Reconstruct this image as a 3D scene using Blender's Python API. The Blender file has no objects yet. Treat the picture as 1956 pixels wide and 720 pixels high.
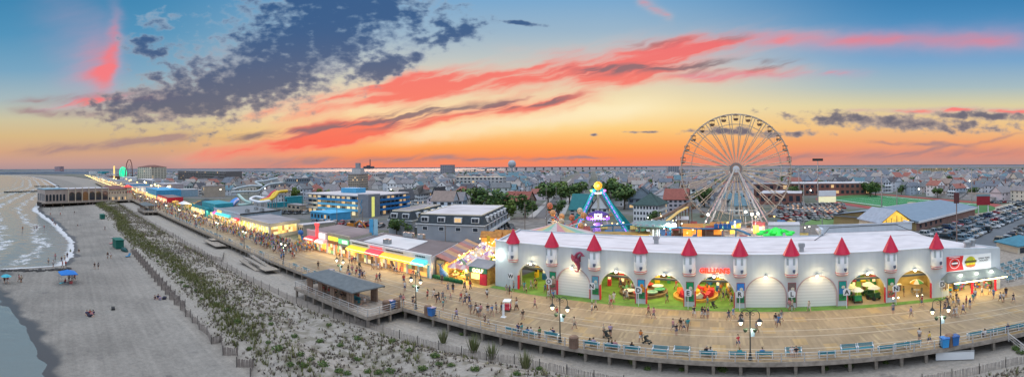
# Seaside boardwalk at dusk: castle-front amusement park, dunes, beach and town.
import bpy,math,random
from mathutils import Vector,Matrix,noise
RND = random.Random(11)
sc = bpy.context.scene
COL = sc.collection
PI = math.pi
F = 850.0        # picture units per radian of the panorama
CH = 22.0        # camera height above the boardwalk
rad = math.radians
def yh(px): return 318 - 5 * math.sin((px - 978) / F)
def G(px,py,z=0.0):
 """the point at height z seen at panorama bearing px, depression py"""
 a = (px - 1460) / F
 r = (CH - z) / math.tan((py - yh(px)) / F)
 return Vector((r * math.sin(a),r * math.cos(a),z))
def D(px,r,z=0.0):
 a = (px - 1460) / F
 return Vector((r * math.sin(a),r * math.cos(a),z))
def ZR(px,py,r): return CH - math.tan((py - yh(px)) / F) * r
def PX(p):
 a = math.atan2(p[0],p[1]); r = math.hypot(p[0],p[1]); px = 1460 + F * a
 return px,yh(px) + F * math.atan2(CH - p[2],r)
def lerp(a,b,t): return a + (b - a) * t
def sstep(a,b,x):
 t = min(1,max(0,(x - a) / (b - a))); return t * t * (3 - 2 * t)
def pl(tab,x):
 if x <= tab[0][0]: return tab[0][1]
 for (x0,y0),(x1,y1) in zip(tab,tab[1:]):
  if x <= x1: return lerp(y0,y1,(x - x0) / (x1 - x0))
 return tab[-1][1]
def S(r,g,b):
 f = lambda c: (c / 255 / 12.92) if c <= 10 else ((c / 255 + .055) / 1.055) ** 2.4
 return (f(r),f(g),f(b))
# ------------------------------------------------------------ materials
MATS = {}
def _new(name):
 m = bpy.data.materials.new(name); m.use_nodes = True
 nt = m.node_tree; b = nt.nodes['Principled BSDF']
 return m,nt,b
def _noise(nt,scale,detail=4,coord='Object',vec=None):
 if vec is None:
  tc = nt.nodes.new('ShaderNodeTexCoord'); vec = tc.outputs[coord]
 n = nt.nodes.new('ShaderNodeTexNoise'); n.inputs['Scale'].default_value = scale; n.inputs['Detail'].default_value = detail
 nt.links.new(vec,n.inputs['Vector']); return n
def _vary(nt,colsock,facsock,var):
 """multiply a colour by 1 +- var, following a noise"""
 mr = nt.nodes.new('ShaderNodeMapRange')
 mr.inputs['From Min'].default_value = .3; mr.inputs['From Max'].default_value = .7
 mr.inputs['To Min'].default_value = 1 - var; mr.inputs['To Max'].default_value = 1 + var
 nt.links.new(facsock,mr.inputs['Value'])
 vm = nt.nodes.new('ShaderNodeVectorMath'); vm.operation = 'SCALE'
 if hasattr(colsock,'links'): nt.links.new(colsock,vm.inputs[0])
 else: vm.inputs[0].default_value = colsock[:3]
 nt.links.new(mr.outputs[0],vm.inputs['Scale'])
 return vm.outputs[0]
def mat(name,rgb,rough=.75,var=.12,scale=.8,metal=0,bump=0,bscale=8,spec=.35):
 if name in MATS: return MATS[name]
 m,nt,b = _new(name)
 n = _noise(nt,scale)
 nt.links.new(_vary(nt,tuple(rgb),n.outputs[0],var),b.inputs['Base Color'])
 b.inputs['Roughness'].default_value = rough; b.inputs['Metallic'].default_value = metal
 b.inputs['Specular IOR Level'].default_value = spec
 if bump:
  n2 = _noise(nt,bscale,3); bp = nt.nodes.new('ShaderNodeBump'); bp.inputs['Strength'].default_value = bump; bp.inputs['Distance'].default_value = .1
  nt.links.new(n2.outputs[0],bp.inputs['Height']); nt.links.new(bp.outputs[0],b.inputs['Normal'])
 MATS[name] = m; return m
def emat(name,rgb,strength=1.0,var=.15,scale=1.5):
 if name in MATS: return MATS[name]
 m,nt,b = _new(name)
 n = _noise(nt,scale)
 c = _vary(nt,tuple(rgb),n.outputs[0],var)
 b.inputs['Base Color'].default_value = (*[min(.8,x) for x in rgb],1)
 nt.links.new(c,b.inputs['Emission Color']); b.inputs['Emission Strength'].default_value = strength
 MATS[name] = m; return m
def ocmat(name,rough=.8,var=.1,scale=1.0,stripes=0):
 """takes its colour from the object's own colour"""
 if name in MATS: return MATS[name]
 m,nt,b = _new(name)
 oi = nt.nodes.new('ShaderNodeObjectInfo'); n = _noise(nt,scale)
 c = _vary(nt,oi.outputs['Color'],n.outputs[0],var)
 if stripes:
  tc = nt.nodes.new('ShaderNodeTexCoord'); w = nt.nodes.new('ShaderNodeTexWave'); w.bands_direction = 'Z'
  w.inputs['Scale'].default_value = stripes; w.inputs['Distortion'].default_value = .3
  nt.links.new(tc.outputs['Object'],w.inputs['Vector']); c = _vary(nt,c,w.outputs['Fac'],.1)
 nt.links.new(c,b.inputs['Base Color']); b.inputs['Roughness'].default_value = rough; b.inputs['Specular IOR Level'].default_value = .3
 MATS[name] = m; return m
def fcmat(name,rough=.85,var=.15,scale=1.0,trans=0):
 """takes its colour from the mesh's own face colours"""
 if name in MATS: return MATS[name]
 m,nt,b = _new(name)
 at = nt.nodes.new('ShaderNodeAttribute'); at.attribute_name = 'Col'; n = _noise(nt,scale)
 nt.links.new(_vary(nt,at.outputs['Color'],n.outputs[0],var),b.inputs['Base Color'])
 b.inputs['Roughness'].default_value = rough; b.inputs['Specular IOR Level'].default_value = .25
 MATS[name] = m; return m
def fcemat(name,strength):
 if name in MATS: return MATS[name]
 m,nt,b = _new(name)
 at = nt.nodes.new('ShaderNodeAttribute'); at.attribute_name = 'Col'
 n = _noise(nt,1.5)
 nt.links.new(_vary(nt,at.outputs['Color'],n.outputs[0],.2),b.inputs['Emission Color'])
 nt.links.new(at.outputs['Color'],b.inputs['Base Color']); b.inputs['Emission Strength'].default_value = strength
 MATS[name] = m; return m
# ------------------------------------------------------------ mesh builder
class MB:
 def __init__(s): s.v = []; s.f = []; s.m = []; s.c = []; s.mi = 0; s.col = None; s.X = None
 def add(s,vs,fs):
  o = len(s.v)
  if s.X is not None: vs = [s.X @ Vector(p) for p in vs]
  s.v.extend([tuple(p) for p in vs])
  for f in fs:
   s.f.append(tuple(o + i for i in f)); s.m.append(s.mi); s.c.append(s.col)
  return s
 def box(s,x0,x1,y0,y1,z0,z1,T=None):
  vs = [(x0,y0,z0),(x1,y0,z0),(x1,y1,z0),(x0,y1,z0),(x0,y0,z1),(x1,y0,z1),(x1,y1,z1),(x0,y1,z1)]
  if T is not None: vs = [T @ Vector(p) for p in vs]
  return s.add(vs,[(0,3,2,1),(4,5,6,7),(0,1,5,4),(1,2,6,5),(2,3,7,6),(3,0,4,7)])
 def cbox(s,c,sz,rz=0.0,rx=0.0,ry=0.0):
  T = Matrix.Translation(c) @ Matrix.Rotation(rz,4,'Z') @ Matrix.Rotation(ry,4,'Y') @ Matrix.Rotation(rx,4,'X')
  a,b,d = sz[0] / 2,sz[1] / 2,sz[2] / 2
  return s.box(-a,a,-b,b,-d,d,T)
 def prism(s,poly,z0,z1):
  n = len(poly); vs = [(p[0],p[1],z0) for p in poly] + [(p[0],p[1],z1) for p in poly]
  return s.add(vs,[tuple(range(n))[::-1],tuple(range(n,2 * n))] + [(i,(i + 1) % n,n + (i + 1) % n,n + i) for i in range(n)])
 def sheet(s,poly,z): return s.add([(p[0],p[1],z) for p in poly],[tuple(range(len(poly)))])
 def yprism(s,prof,y0,y1):
  """profile in x,z pushed along y"""
  n = len(prof); vs = [(p[0],y0,p[1]) for p in prof] + [(p[0],y1,p[1]) for p in prof]
  return s.add(vs,[tuple(range(n)),tuple(range(n,2 * n))[::-1]] + [(i,n + i,n + (i + 1) % n,(i + 1) % n) for i in range(n)])
 def xprism(s,prof,x0,x1):
  n = len(prof); vs = [(x0,p[0],p[1]) for p in prof] + [(x1,p[0],p[1]) for p in prof]
  return s.add(vs,[tuple(range(n)),tuple(range(n,2 * n))[::-1]] + [(i,n + i,n + (i + 1) % n,(i + 1) % n) for i in range(n)])
 def path(s,pts,rs,n=6,closed=False,cap=True):
  pts = [Vector(p) for p in pts]
  if not isinstance(rs,list): rs = [rs] * len(pts)
  m = len(pts); vs = []
  for i,p in enumerate(pts):
   if closed: d = pts[(i + 1) % m] - pts[i - 1]
   else: d = pts[min(i + 1,m - 1)] - pts[max(i - 1,0)]
   d.normalize(); up = Vector((0,0,1)) if abs(d.z) < .9 else Vector((0,1,0))
   a = d.cross(up).normalized(); b = a.cross(d)
   rr = rs[i]; ra,rb = rr if isinstance(rr,tuple) else (rr,rr)
   vs += [p + a * ra * math.cos(k * 2 * PI / n) + b * rb * math.sin(k * 2 * PI / n) for k in range(n)]
  fs = []
  for i in range(m if closed else m - 1):
   j = (i + 1) % m
   fs += [(i * n + k,i * n + (k + 1) % n,j * n + (k + 1) % n,j * n + k) for k in range(n)]
  if cap and not closed: fs += [tuple(range(n))[::-1],tuple((m - 1) * n + k for k in range(n))]
  return s.add(vs,fs)
 def tube(s,p0,p1,r0,r1=None,n=6): return s.path([p0,p1],[r0,r0 if r1 is None else r1],n)
 def lathe(s,c,prof,n=12,T=None):
  vs = []; fs = []
  for r,z in prof: vs += [Vector((c[0] + r * math.cos(k * 2 * PI / n),c[1] + r * math.sin(k * 2 * PI / n),c[2] + z)) for k in range(n)]
  for i in range(len(prof) - 1): fs += [(i * n + k,i * n + (k + 1) % n,(i + 1) * n + (k + 1) % n,(i + 1) * n + k) for k in range(n)]
  fs += [tuple(range(n))[::-1],tuple((len(prof) - 1) * n + k for k in range(n))]
  if T is not None: vs = [T @ p for p in vs]
  return s.add(vs,fs)
 def ball(s,c,r,n=8,m=5,T=None):
  r = r if isinstance(r,(tuple,list)) else (r,r,r)
  vs = [Vector((0,0,-r[2]))]; fs = []
  for i in range(1,m):
   t = -PI / 2 + PI * i / m
   vs += [Vector((r[0] * math.cos(t) * math.cos(k * 2 * PI / n),r[1] * math.cos(t) * math.sin(k * 2 * PI / n),r[2] * math.sin(t))) for k in range(n)]
  vs.append(Vector((0,0,r[2])))
  fs += [(0,1 + (k + 1) % n,1 + k) for k in range(n)]
  for i in range(m - 2): fs += [(1 + i * n + k,1 + i * n + (k + 1) % n,1 + (i + 1) * n + (k + 1) % n,1 + (i + 1) * n + k) for k in range(n)]
  L = len(vs) - 1; b = 1 + (m - 2) * n
  fs += [(b + k,b + (k + 1) % n,L) for k in range(n)]
  if T is not None: vs = [T @ p for p in vs]
  return s.add([p + Vector(c) for p in vs],fs)
 def gable(s,w,d,z0,z1,axis='x',ov=.4,th=.18,hip=0,ends=True,endc=None):
  """pitched roof centred on the origin; ridge along axis; hip pulls the ridge ends in"""
  a,b = (w / 2 + ov,d / 2 + ov)
  if axis == 'x': P = [(-a,-b),(a,-b),(a,b),(-a,b)]; r0 = (-a + hip,0); r1 = (a - hip,0)
  else: P = [(a,-b),(a,b),(-a,b),(-a,-b)]; r0 = (0,-b + hip); r1 = (0,b - hip)
  vs = [(p[0],p[1],z0 - th) for p in P] + [(p[0],p[1],z0) for p in P] + [(*r0,z1),(*r1,z1)]
  s.add(vs,[(3,2,1,0),(0,1,5,4),(1,2,6,5),(2,3,7,6),(3,0,4,7),(4,5,9,8),(6,7,8,9)])
  if ends or hip:
   if endc and not hip: s.col = endc
   s.add([vs[i] for i in (7,4,8,5,6,9)],[(0,1,2),(3,4,5)])
  return s
 def mesh(s,name,mats,smooth=False):
  me = bpy.data.meshes.new(name); me.from_pydata(s.v,[],s.f)
  for m in (mats if isinstance(mats,(list,tuple)) else [mats]): me.materials.append(m)
  if any(s.m): me.polygons.foreach_set('material_index',s.m)
  if any(c is not None for c in s.c):
   at = me.attributes.new('Col','FLOAT_COLOR','FACE'); buf = []
   for c in s.c: buf += [*(c or (.5,.5,.5)),1.0]
   at.data.foreach_set('color',buf)
  if smooth: me.polygons.foreach_set('use_smooth',[True] * len(me.polygons))
  me.update(); return me
 def build(s,name,mats,parent=None,loc=(0,0,0),rz=0.0,smooth=False,color=None):
  return obj(name,s.mesh(name,mats,smooth),parent,loc,rz,color)
def pieces(mb,name,m,parent):
 """every loose piece of the builder as a part of its own"""
 up = list(range(len(mb.v)))
 def root(i):
  while up[i] != i: up[i] = up[up[i]]; i = up[i]
  return i
 for f in mb.f:
  for i in f[1:]: up[root(i)] = root(f[0])
 g = {}
 for f,c in zip(mb.f,mb.c): g.setdefault(root(f[0]),[]).append((f,c))
 for fs in g.values():
  q = MB(); ids = {}
  for f,c in fs:
   for i in f:
    if i not in ids: ids[i] = len(q.v); q.v.append(mb.v[i])
   q.f.append(tuple(ids[i] for i in f)); q.m.append(0); q.c.append(c)
  q.build(name,m,parent)
def obj(name,data,parent=None,loc=(0,0,0),rz=0.0,color=None):
 o = bpy.data.objects.new(name,data); COL.objects.link(o)
 o.location = loc; o.rotation_euler = (0,0,rz)
 if parent is not None: o.parent = parent
 if color is not None: o.color = (*color[:3],1)
 return o
ALL = []
def tag(o,label,cat,group=None,kind=None):
 o['label'] = label; o['category'] = cat
 if group: o['group'] = group
 if kind: o['kind'] = kind
 ALL.append(o); return o
def thing(name,label,cat,loc=(0,0,0),rz=0.0,group=None): return tag(obj(name,None,None,loc,rz),label,cat,group)
def struct(name,mb,m,label=None,loc=(0,0,0)):
 o = mb.build(name,m,None,loc); o['kind'] = 'structure'
 o['label'] = label or name.replace('_',' '); o['category'] = name.replace('_',' '); return o
def stamp(proto,name,label,cat,loc,rz=0.0,group=None,colors=None,scale=None):
 """proto: list of (part name, mesh, index of its parent or -1). The first entry may be None: then the thing is an Empty."""
 os_ = []
 for i,(pn,me,par) in enumerate(proto):
  if i == 0: o = tag(obj(name,me,None,loc,rz),label,cat,group)
  else: o = obj(pn,me,os_[par])
  if colors and pn in colors: o.color = (*colors[pn][:3],1)
  os_.append(o)
 if scale is not None: os_[0].scale = scale if isinstance(scale,tuple) else (scale,) * 3
 return os_[0]
def text_mesh(txt,size,m,depth=.03,bold=0.0):
 cu = bpy.data.curves.new('lettering','FONT'); cu.body = txt; cu.size = size; cu.extrude = depth; cu.align_x = 'CENTER'; cu.align_y = 'CENTER'
 cu.offset = bold; cu.resolution_u = 3
 t = bpy.data.objects.new('lettering_source',cu); COL.objects.link(t)
 dg = bpy.context.evaluated_depsgraph_get(); me = bpy.data.meshes.new_from_object(t.evaluated_get(dg))
 bpy.data.objects.remove(t); me.materials.clear(); me.materials.append(m)
 me.transform(Matrix.Rotation(PI / 2,4,'X')); return me   # stands upright, reads from -y
def lamp(name,kind,loc,energy,color,size=.3,rot=None,shape=None,blend=None,spot=None,parent=None):
 l = bpy.data.lights.new(name,kind); l.energy = energy; l.color = color
 if kind == 'AREA':
  l.shape = 'RECTANGLE'; l.size,l.size_y = size
 else: l.shadow_soft_size = size
 if kind == 'SPOT': l.spot_size = spot or 1.8; l.spot_blend = blend or .6
 o = bpy.data.objects.new(name,l); COL.objects.link(o); o.location = loc
 if rot: o.rotation_euler = rot
 return o
# common materials
GLASS = mat('window_glass',(.03,.04,.055),.12,.3,.3,spec=.6)
LITGLASS = emat('lit_window',(.8,.5,.22),.6,.4,.6)
WHITE = mat('white_paint',(.74,.75,.76),.6,.06,.4)
CREAM = mat('cream_paint',(.6,.54,.42),.7,.08,.5)
ROOFG = mat('flat_roof_felt',(.26,.25,.26),.9,.25,.15)
ROOFL = mat('pale_flat_roof',(.5,.48,.49),.85,.2,.12)
METAL = mat('galvanised_metal',(.35,.37,.38),.4,.15,1,metal=.6)
DARK = mat('dark_metal',(.025,.035,.035),.45,.2,2)
WOOD = mat('weathered_wood',(.3,.255,.21),.85,.3,1.6,bump=.3)
BROWN = mat('brown_wood',(.19,.12,.085),.8,.25,1.5)
ASPH = mat('asphalt',(.075,.076,.08),.9,.25,.25)
CONC = mat('concrete',(.36,.35,.34),.9,.15,.3)
RED = mat('red_paint',(.55,.03,.06),.45,.12,1)
TEAL = mat('teal_paint',(.03,.3,.36),.5,.15,1)
BLUE = mat('blue_paint',(.03,.15,.42),.5,.15,1)
SKYB = mat('sky_blue_paint',(.08,.36,.6),.6,.12,.6)
YEL = mat('yellow_paint',(.75,.5,.04),.5,.12,1)
GREEN = mat('green_paint',(.03,.25,.1),.5,.15,1)
BRICK = mat('red_brick',(.26,.115,.09),.9,.2,.8)
OCW = ocmat('house_siding',.8,.07,.8,stripes=2.2)
OCR = ocmat('shingle_roof',.9,.18,.7)
OCC = ocmat('cloth',.9,.12,6)
OCS = ocmat('skin',.6,.05,6)
OCP = ocmat('car_paint',.25,.06,1.5)
FCM = fcmat('coloured_mass')
# ------------------------------------------------------------ camera, light, sky
sc.render.engine = 'CYCLES'
cd = bpy.data.cameras.new('camera'); cam = bpy.data.objects.new('camera',cd); COL.objects.link(cam); sc.camera = cam
cd.type = 'PANO'; cd.panorama_type = 'EQUIRECTANGULAR'
HX = 978 / F
cd.longitude_min = -HX; cd.longitude_max = HX; cd.latitude_min = -402 / F; cd.latitude_max = 318 / F
cd.clip_start = .1; cd.clip_end = 60000
az = (978 - 1460) / F
cam.matrix_world = Matrix.Translation((0,0,CH)) @ Matrix.Rotation(-az,4,'Z') @ Matrix.Rotation(PI / 2,4,'X') @ Matrix.Rotation(-5 / F,4,'Z')
vs = sc.view_settings; vs.view_transform = 'Standard'; vs.look = 'None'; vs.exposure = 0.0; vs.gamma = 1.0; vs.use_curve_mapping = False
sc.cycles.use_denoising = True
sc.cycles.max_bounces = 5; sc.cycles.diffuse_bounces = 2; sc.cycles.glossy_bounces = 2; sc.cycles.transmission_bounces = 2; sc.cycles.transparent_max_bounces = 4
sc.cycles.caustics_reflective = False; sc.cycles.caustics_refractive = False
sc.cycles.sample_clamp_indirect = 4.0
sc.cycles.use_light_tree = True
sd = bpy.data.lights.new('sun','SUN'); sd.energy = 1.2; sd.angle = rad(25); sd.color = (1,.62,.42)
sun = bpy.data.objects.new('sun',sd); COL.objects.link(sun)
saz = (770 - 1460) / F; sel = rad(7)
sdir = Vector((math.sin(saz) * math.cos(sel),math.cos(saz) * math.cos(sel),math.sin(sel)))
sun.rotation_euler = sdir.to_track_quat('Z','Y').to_euler(); sun.location = (0,0,80)
W = bpy.data.worlds.new('World'); sc.world = W; W.use_nodes = True
nt = W.node_tree; nt.nodes.clear()
class NB:
 def m(s,op,*a,clamp=False):
  n = nt.nodes.new('ShaderNodeMath'); n.operation = op; n.use_clamp = clamp
  for i,x in enumerate(a):
   if hasattr(x,'links'): nt.links.new(x,n.inputs[i])
   else: n.inputs[i].default_value = x
  return n.outputs[0]
 def add(s,a,b): return s.m('ADD',a,b)
 def sub(s,a,b): return s.m('SUBTRACT',a,b)
 def mul(s,a,b): return s.m('MULTIPLY',a,b)
 def mx(s,a,b): return s.m('MAXIMUM',a,b)
 def ss(s,x,a,b,to0=0.0,to1=1.0,lin=False):
  n = nt.nodes.new('ShaderNodeMapRange'); n.interpolation_type = 'LINEAR' if lin else 'SMOOTHSTEP'
  nt.links.new(x,n.inputs['Value'])
  for k,v in (('From Min',a),('From Max',b),('To Min',to0),('To Max',to1)):
   if hasattr(v,'links'): nt.links.new(v,n.inputs[k])
   else: n.inputs[k].default_value = v
  return n.outputs[0]
 def noise(s,u,v,sx,sy,detail=6,rough=.55,off=0.0):
  c = nt.nodes.new('ShaderNodeCombineXYZ'); nt.links.new(s.m('MULTIPLY_ADD',u,sx,off),c.inputs[0]); nt.links.new(s.m('MULTIPLY_ADD',v,sy,off),c.inputs[1])
  n = nt.nodes.new('ShaderNodeTexNoise'); n.noise_dimensions = '2D'; n.inputs['Scale'].default_value = 1; n.inputs['Detail'].default_value = detail; n.inputs['Roughness'].default_value = rough
  nt.links.new(c.outputs[0],n.inputs['Vector']); return n.outputs[0]
 def ramp(s,x,stops):
  n = nt.nodes.new('ShaderNodeValToRGB'); r = n.color_ramp; nt.links.new(x,n.inputs[0])
  while len(r.elements) > 1: r.elements.remove(r.elements[-1])
  for i,(p,c) in enumerate(stops):
   e = r.elements[0] if i == 0 else r.elements.new(p)
   e.position = p; e.color = (*S(*c),1)
  return n.outputs[0]
 def mix(s,f,a,b):
  n = nt.nodes.new('ShaderNodeMix'); n.data_type = 'RGBA'
  for x,k in ((f,0),(a,6),(b,7)):
   if hasattr(x,'links'): nt.links.new(x,n.inputs[k])
   elif k == 0: n.inputs[0].default_value = x
   else: n.inputs[k].default_value = (*S(*x),1)
  return n.outputs[2]
N = NB()
tc = nt.nodes.new('ShaderNodeTexCoord'); sx = nt.nodes.new('ShaderNodeSeparateXYZ'); nt.links.new(tc.outputs['Generated'],sx.inputs[0])
dx,dy,dz = sx.outputs
# u: bearing, v: depression below the top of the visible sky, both in hundreds of picture units
U = N.m('MULTIPLY_ADD',N.m('ARCTAN2',dx,dy),8.5,14.60)
V = N.m('MULTIPLY_ADD',N.m('ARCSINE',dz),-8.5,3.18)
vr = N.ss(V,-1.0,3.3,lin=True)          # 0 at -100, 1 at 330
r_ = lambda y: (y + 100) / 430
left = N.ramp(vr,[(r_(y),c) for y,c in ((-100,(30,105,160)),(0,(48,134,180)),(60,(70,146,188)),(130,(115,165,195)),(185,(165,185,190)),(225,(205,195,160)),(255,(215,185,135)),(285,(212,165,130)),(305,(195,155,145)),(320,(170,145,150)))])
mid = N.ramp(vr,[(r_(y),c) for y,c in ((-100,(70,135,190)),(0,(116,168,208)),(60,(152,182,204)),(110,(188,198,198)),(150,(220,212,186)),(210,(252,228,172)),(245,(254,208,128)),(280,(254,165,88)),(300,(252,140,84)),(320,(238,132,108)))])
right = N.ramp(vr,[(r_(y),c) for y,c in ((-100,(25,95,150)),(0,(40,126,180)),(60,(72,145,195)),(120,(115,165,205)),(170,(165,188,195)),(205,(218,208,165)),(245,(240,195,135)),(275,(242,165,115)),(297,(232,145,118)),(320,(190,145,140)))])
base = N.mix(N.ss(U,2.2,7.6),left,mid)
base = N.mix(N.ss(U,11.5,17.5),base,right)
# warped coordinates for the clouds
wn = N.sub(N.noise(U,V,1.1,2.2,3,off=3.1),.5); wn2 = N.sub(N.noise(U,V,1.1,2.2,3,off=17.3),.5)
u = N.m('MULTIPLY_ADD',wn,.4,U); v = N.m('MULTIPLY_ADD',wn2,.2,V)
nst = N.noise(N.add(u,N.mul(v,1.2)),N.add(v,N.mul(u,.2)),.4,2.6,4,.48,off=5.0)     # long streaks
nst2 = N.noise(N.add(u,N.mul(v,1.2)),N.add(v,N.mul(u,.2)),1.3,7.0,4,.5,off=9.0)
ncu = N.noise(U,V,4.0,7.0,5,.52,off=1.7)                                               # lumpy
nco = N.noise(U,V,.9,1.6,4,.5,off=8.8)
def streak(x0,y0,x1,y1,w0,w1,amp=1.0,bend=0.0,uu=u,vv=v,fade=.15):
 x0,y0,x1,y1,w0,w1 = [q / 100 for q in (x0,y0,x1,y1,w0,w1)]
 L2 = (x1 - x0) ** 2 + (y1 - y0) ** 2; ex,ey = (x1 - x0) / L2,(y1 - y0) / L2
 t = N.m('MULTIPLY_ADD',uu,ex,N.m('MULTIPLY_ADD',vv,ey,-(x0 * ex + y0 * ey)))
 L = math.sqrt(L2); nx,ny = -(y1 - y0) / L,(x1 - x0) / L
 d = N.m('MULTIPLY_ADD',uu,nx,N.m('MULTIPLY_ADD',vv,ny,-(x0 * nx + y0 * ny)))
 if bend: d = N.add(d,N.mul(N.mul(t,N.sub(1.0,t)),bend / 100 * 4))
 w = N.m('MULTIPLY_ADD',t,w1 - w0,w0); w = N.mx(w,.02)
 q = N.m('DIVIDE',d,w)
 p = N.m('EXPONENT',N.mul(N.mul(q,q),-1.0))
 e = N.mul(N.ss(t,-fade,fade),N.ss(t,1 + fade,1 - fade))
 return N.mul(N.mul(p,e),amp)
def ell(cx,cy,rx,ry,ang=0.0):
 c,s_ = math.cos(rad(ang)),math.sin(rad(ang)); cx /= 100; cy /= 100; rx /= 100; ry /= 100
 a = N.m('MULTIPLY_ADD',U,c / rx,N.m('MULTIPLY_ADD',V,s_ / rx,-(cx * c + cy * s_) / rx))
 b = N.m('MULTIPLY_ADD',U,-s_ / ry,N.m('MULTIPLY_ADD',V,c / ry,-(-cx * s_ + cy * c) / ry))
 return N.sub(1.0,N.m('SQRT',N.add(N.mul(a,a),N.mul(b,b))))
def tot(l):
 o = l[0]
 for x in l[1:]: o = N.add(o,x)
 return o
def mxs(l):
 o = l[0]
 for x in l[1:]: o = N.mx(o,x)
 return o
strk = N.ss(nst,.26,.74,.5,1.35); strk2 = N.ss(nst2,.25,.75,.3,1.3)
col = base
# grey-mauve veils low over the land
g = tot([streak(30,207,200,214,6,8),streak(40,190,340,172,7,9),streak(40,285,380,258,9,8,.9),streak(210,266,360,258,6,6,.9),streak(470,309,900,300,9,6,.9),
  streak(880,303,1150,303,2.5,2.5,1.1),streak(1420,305,1980,292,7,10,.7),streak(1660,276,1850,282,2.5,4),streak(1700,300,1956,262,3,3,.6)])
g = N.m('MINIMUM',N.mul(g,N.mul(strk2,.8)),.8)
col = N.mix(g,col,(160,130,135))
# pale gold patch under the red band
col = N.mix(N.m('MINIMUM',streak(760,262,1250,205,14,22,.6),.75),col,(255,243,205))
# pink and red high cloud
p = tot([streak(340,302,720,246,12,24,1.25),streak(560,258,1130,188,22,13,1.5),streak(460,222,880,150,14,28,1.1),streak(740,172,1340,92,30,26,1.3),streak(1180,108,1600,70,22,14,1.1,3),
  streak(1090,152,1530,138,22,12,.95),streak(940,90,1130,100,8,12,.35),streak(1225,-6,1290,38,9,12,.9)])
fine = N.ss(nst2,.22,.78,.55,1.2)
p = N.mul(N.mul(p,strk),fine)
glow = tot([streak(400,296,1140,188,26,34,.42),streak(500,226,1480,82,34,44,.5),streak(1080,150,1560,138,22,16,.3)])
p = N.add(p,N.mul(glow,fine))
pk = N.m('MINIMUM',N.ss(p,-.25,2.2),.84)
red = N.mix(N.ss(p,.1,.9),(246,200,172),N.mix(N.ss(p,.6,2.0),(251,152,136),(251,98,90)))
col = N.mix(pk,col,red)
w_ = tot([streak(80,200,330,178,8,9,.6),streak(1640,214,1990,217,4,6,.8),streak(1300,145,1640,145,6,8,.5)])
w_ = N.add(N.add(N.mul(w_,strk2),N.mul(streak(1440,78,1960,76,13,24,.72,-4),N.ss(nst,.2,.8,.7,1.15))),N.mul(tot([streak(222,30,180,182,13,22,.62,14,fade=.4),streak(195,50,160,175,34,38,.34,10,fade=.4),streak(110,0,195,170,60,55,.26,fade=.4)]),N.ss(nst,.2,.8,.6,1.25)))
w_ = N.m('MINIMUM',w_,.92)
col = N.mix(w_,col,N.mix(N.ss(w_,.2,.85),(200,162,186),(252,122,124)))
# grey bodies inside the red bands
gb = tot([streak(440,262,800,228,8,11,.9),streak(700,225,1090,188,8,9,1.2),streak(1080,136,1500,124,9,9,.9),streak(1200,90,1430,72,8,6,.45)])
gb = N.m('MINIMUM',N.mul(gb,N.ss(nst2,.38,.66,0,1.15)),.85)
col = N.mix(gb,col,(128,112,118))
# lumpy dark cloud
E_ = mxs([ell(545,105,285,92,-20),ell(650,30,210,95,-8),ell(330,196,175,36,-3),N.mul(ell(305,36,34,18),.55),N.mul(ell(268,80,38,16),.55),N.mul(ell(296,97,26,11),.55),N.mul(ell(300,146,20,8),.55),N.mul(ell(880,62,58,20,-14),.55),N.mul(ell(802,76,24,9),.55),N.mul(ell(850,44,26,9),.55),N.mul(ell(800,104,28,16,-10),.55),ell(730,125,70,26,-14),
  ell(1000,44,40,5,6),N.mul(ell(1720,238,205,15,3),.75),N.mul(ell(1880,226,120,8,2),.6),N.mul(ell(1490,258,75,6),.55),N.mul(ell(1390,252,60,7),.5),N.mul(ell(1230,254,26,2.2),.5),N.mul(ell(1135,259,7,2.2),.5)])
cu = N.m('MULTIPLY_ADD',N.sub(ncu,.5),1.55,N.m('MULTIPLY_ADD',N.sub(nco,.5),.5,E_))
cu = N.add(cu,.1)
cd_ = N.m('MINIMUM',N.ss(cu,-.12,.46),.94)
low = N.ss(V,.3,2.3)
dark = N.mix(low,(56,90,136),(100,100,118)); pale = N.mix(low,(146,172,196),(178,160,152))
shade = N.m('MULTIPLY_ADD',N.sub(nco,.5),.9,cu)
cc = N.mix(N.ss(shade,.0,.75),pale,dark)
col = N.mix(cd_,col,cc)
# brighter overhead than at the edge of the view, and the pale eastern sky
hs = nt.nodes.new('ShaderNodeHueSaturation'); nt.links.new(col,hs.inputs['Color'])
up = N.ss(V,-.9,-5.0)
east = N.mul(N.ss(dy,-.22,-.8),.9)
fin = N.mix(N.mul(up,.85),col,(206,210,216))
fin = N.mix(east,fin,(178,190,208))
bg = nt.nodes.new('ShaderNodeBackground'); nt.links.new(fin,bg.inputs[0])
nt.links.new(N.add(N.add(1.0,N.mul(up,2.3)),N.mul(east,.7)),bg.inputs[1])
wo = nt.nodes.new('ShaderNodeOutputWorld'); nt.links.new(bg.outputs[0],wo.inputs[0])
W.cycles.sampling_method = 'MANUAL'; W.cycles.sample_map_resolution = 512
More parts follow.
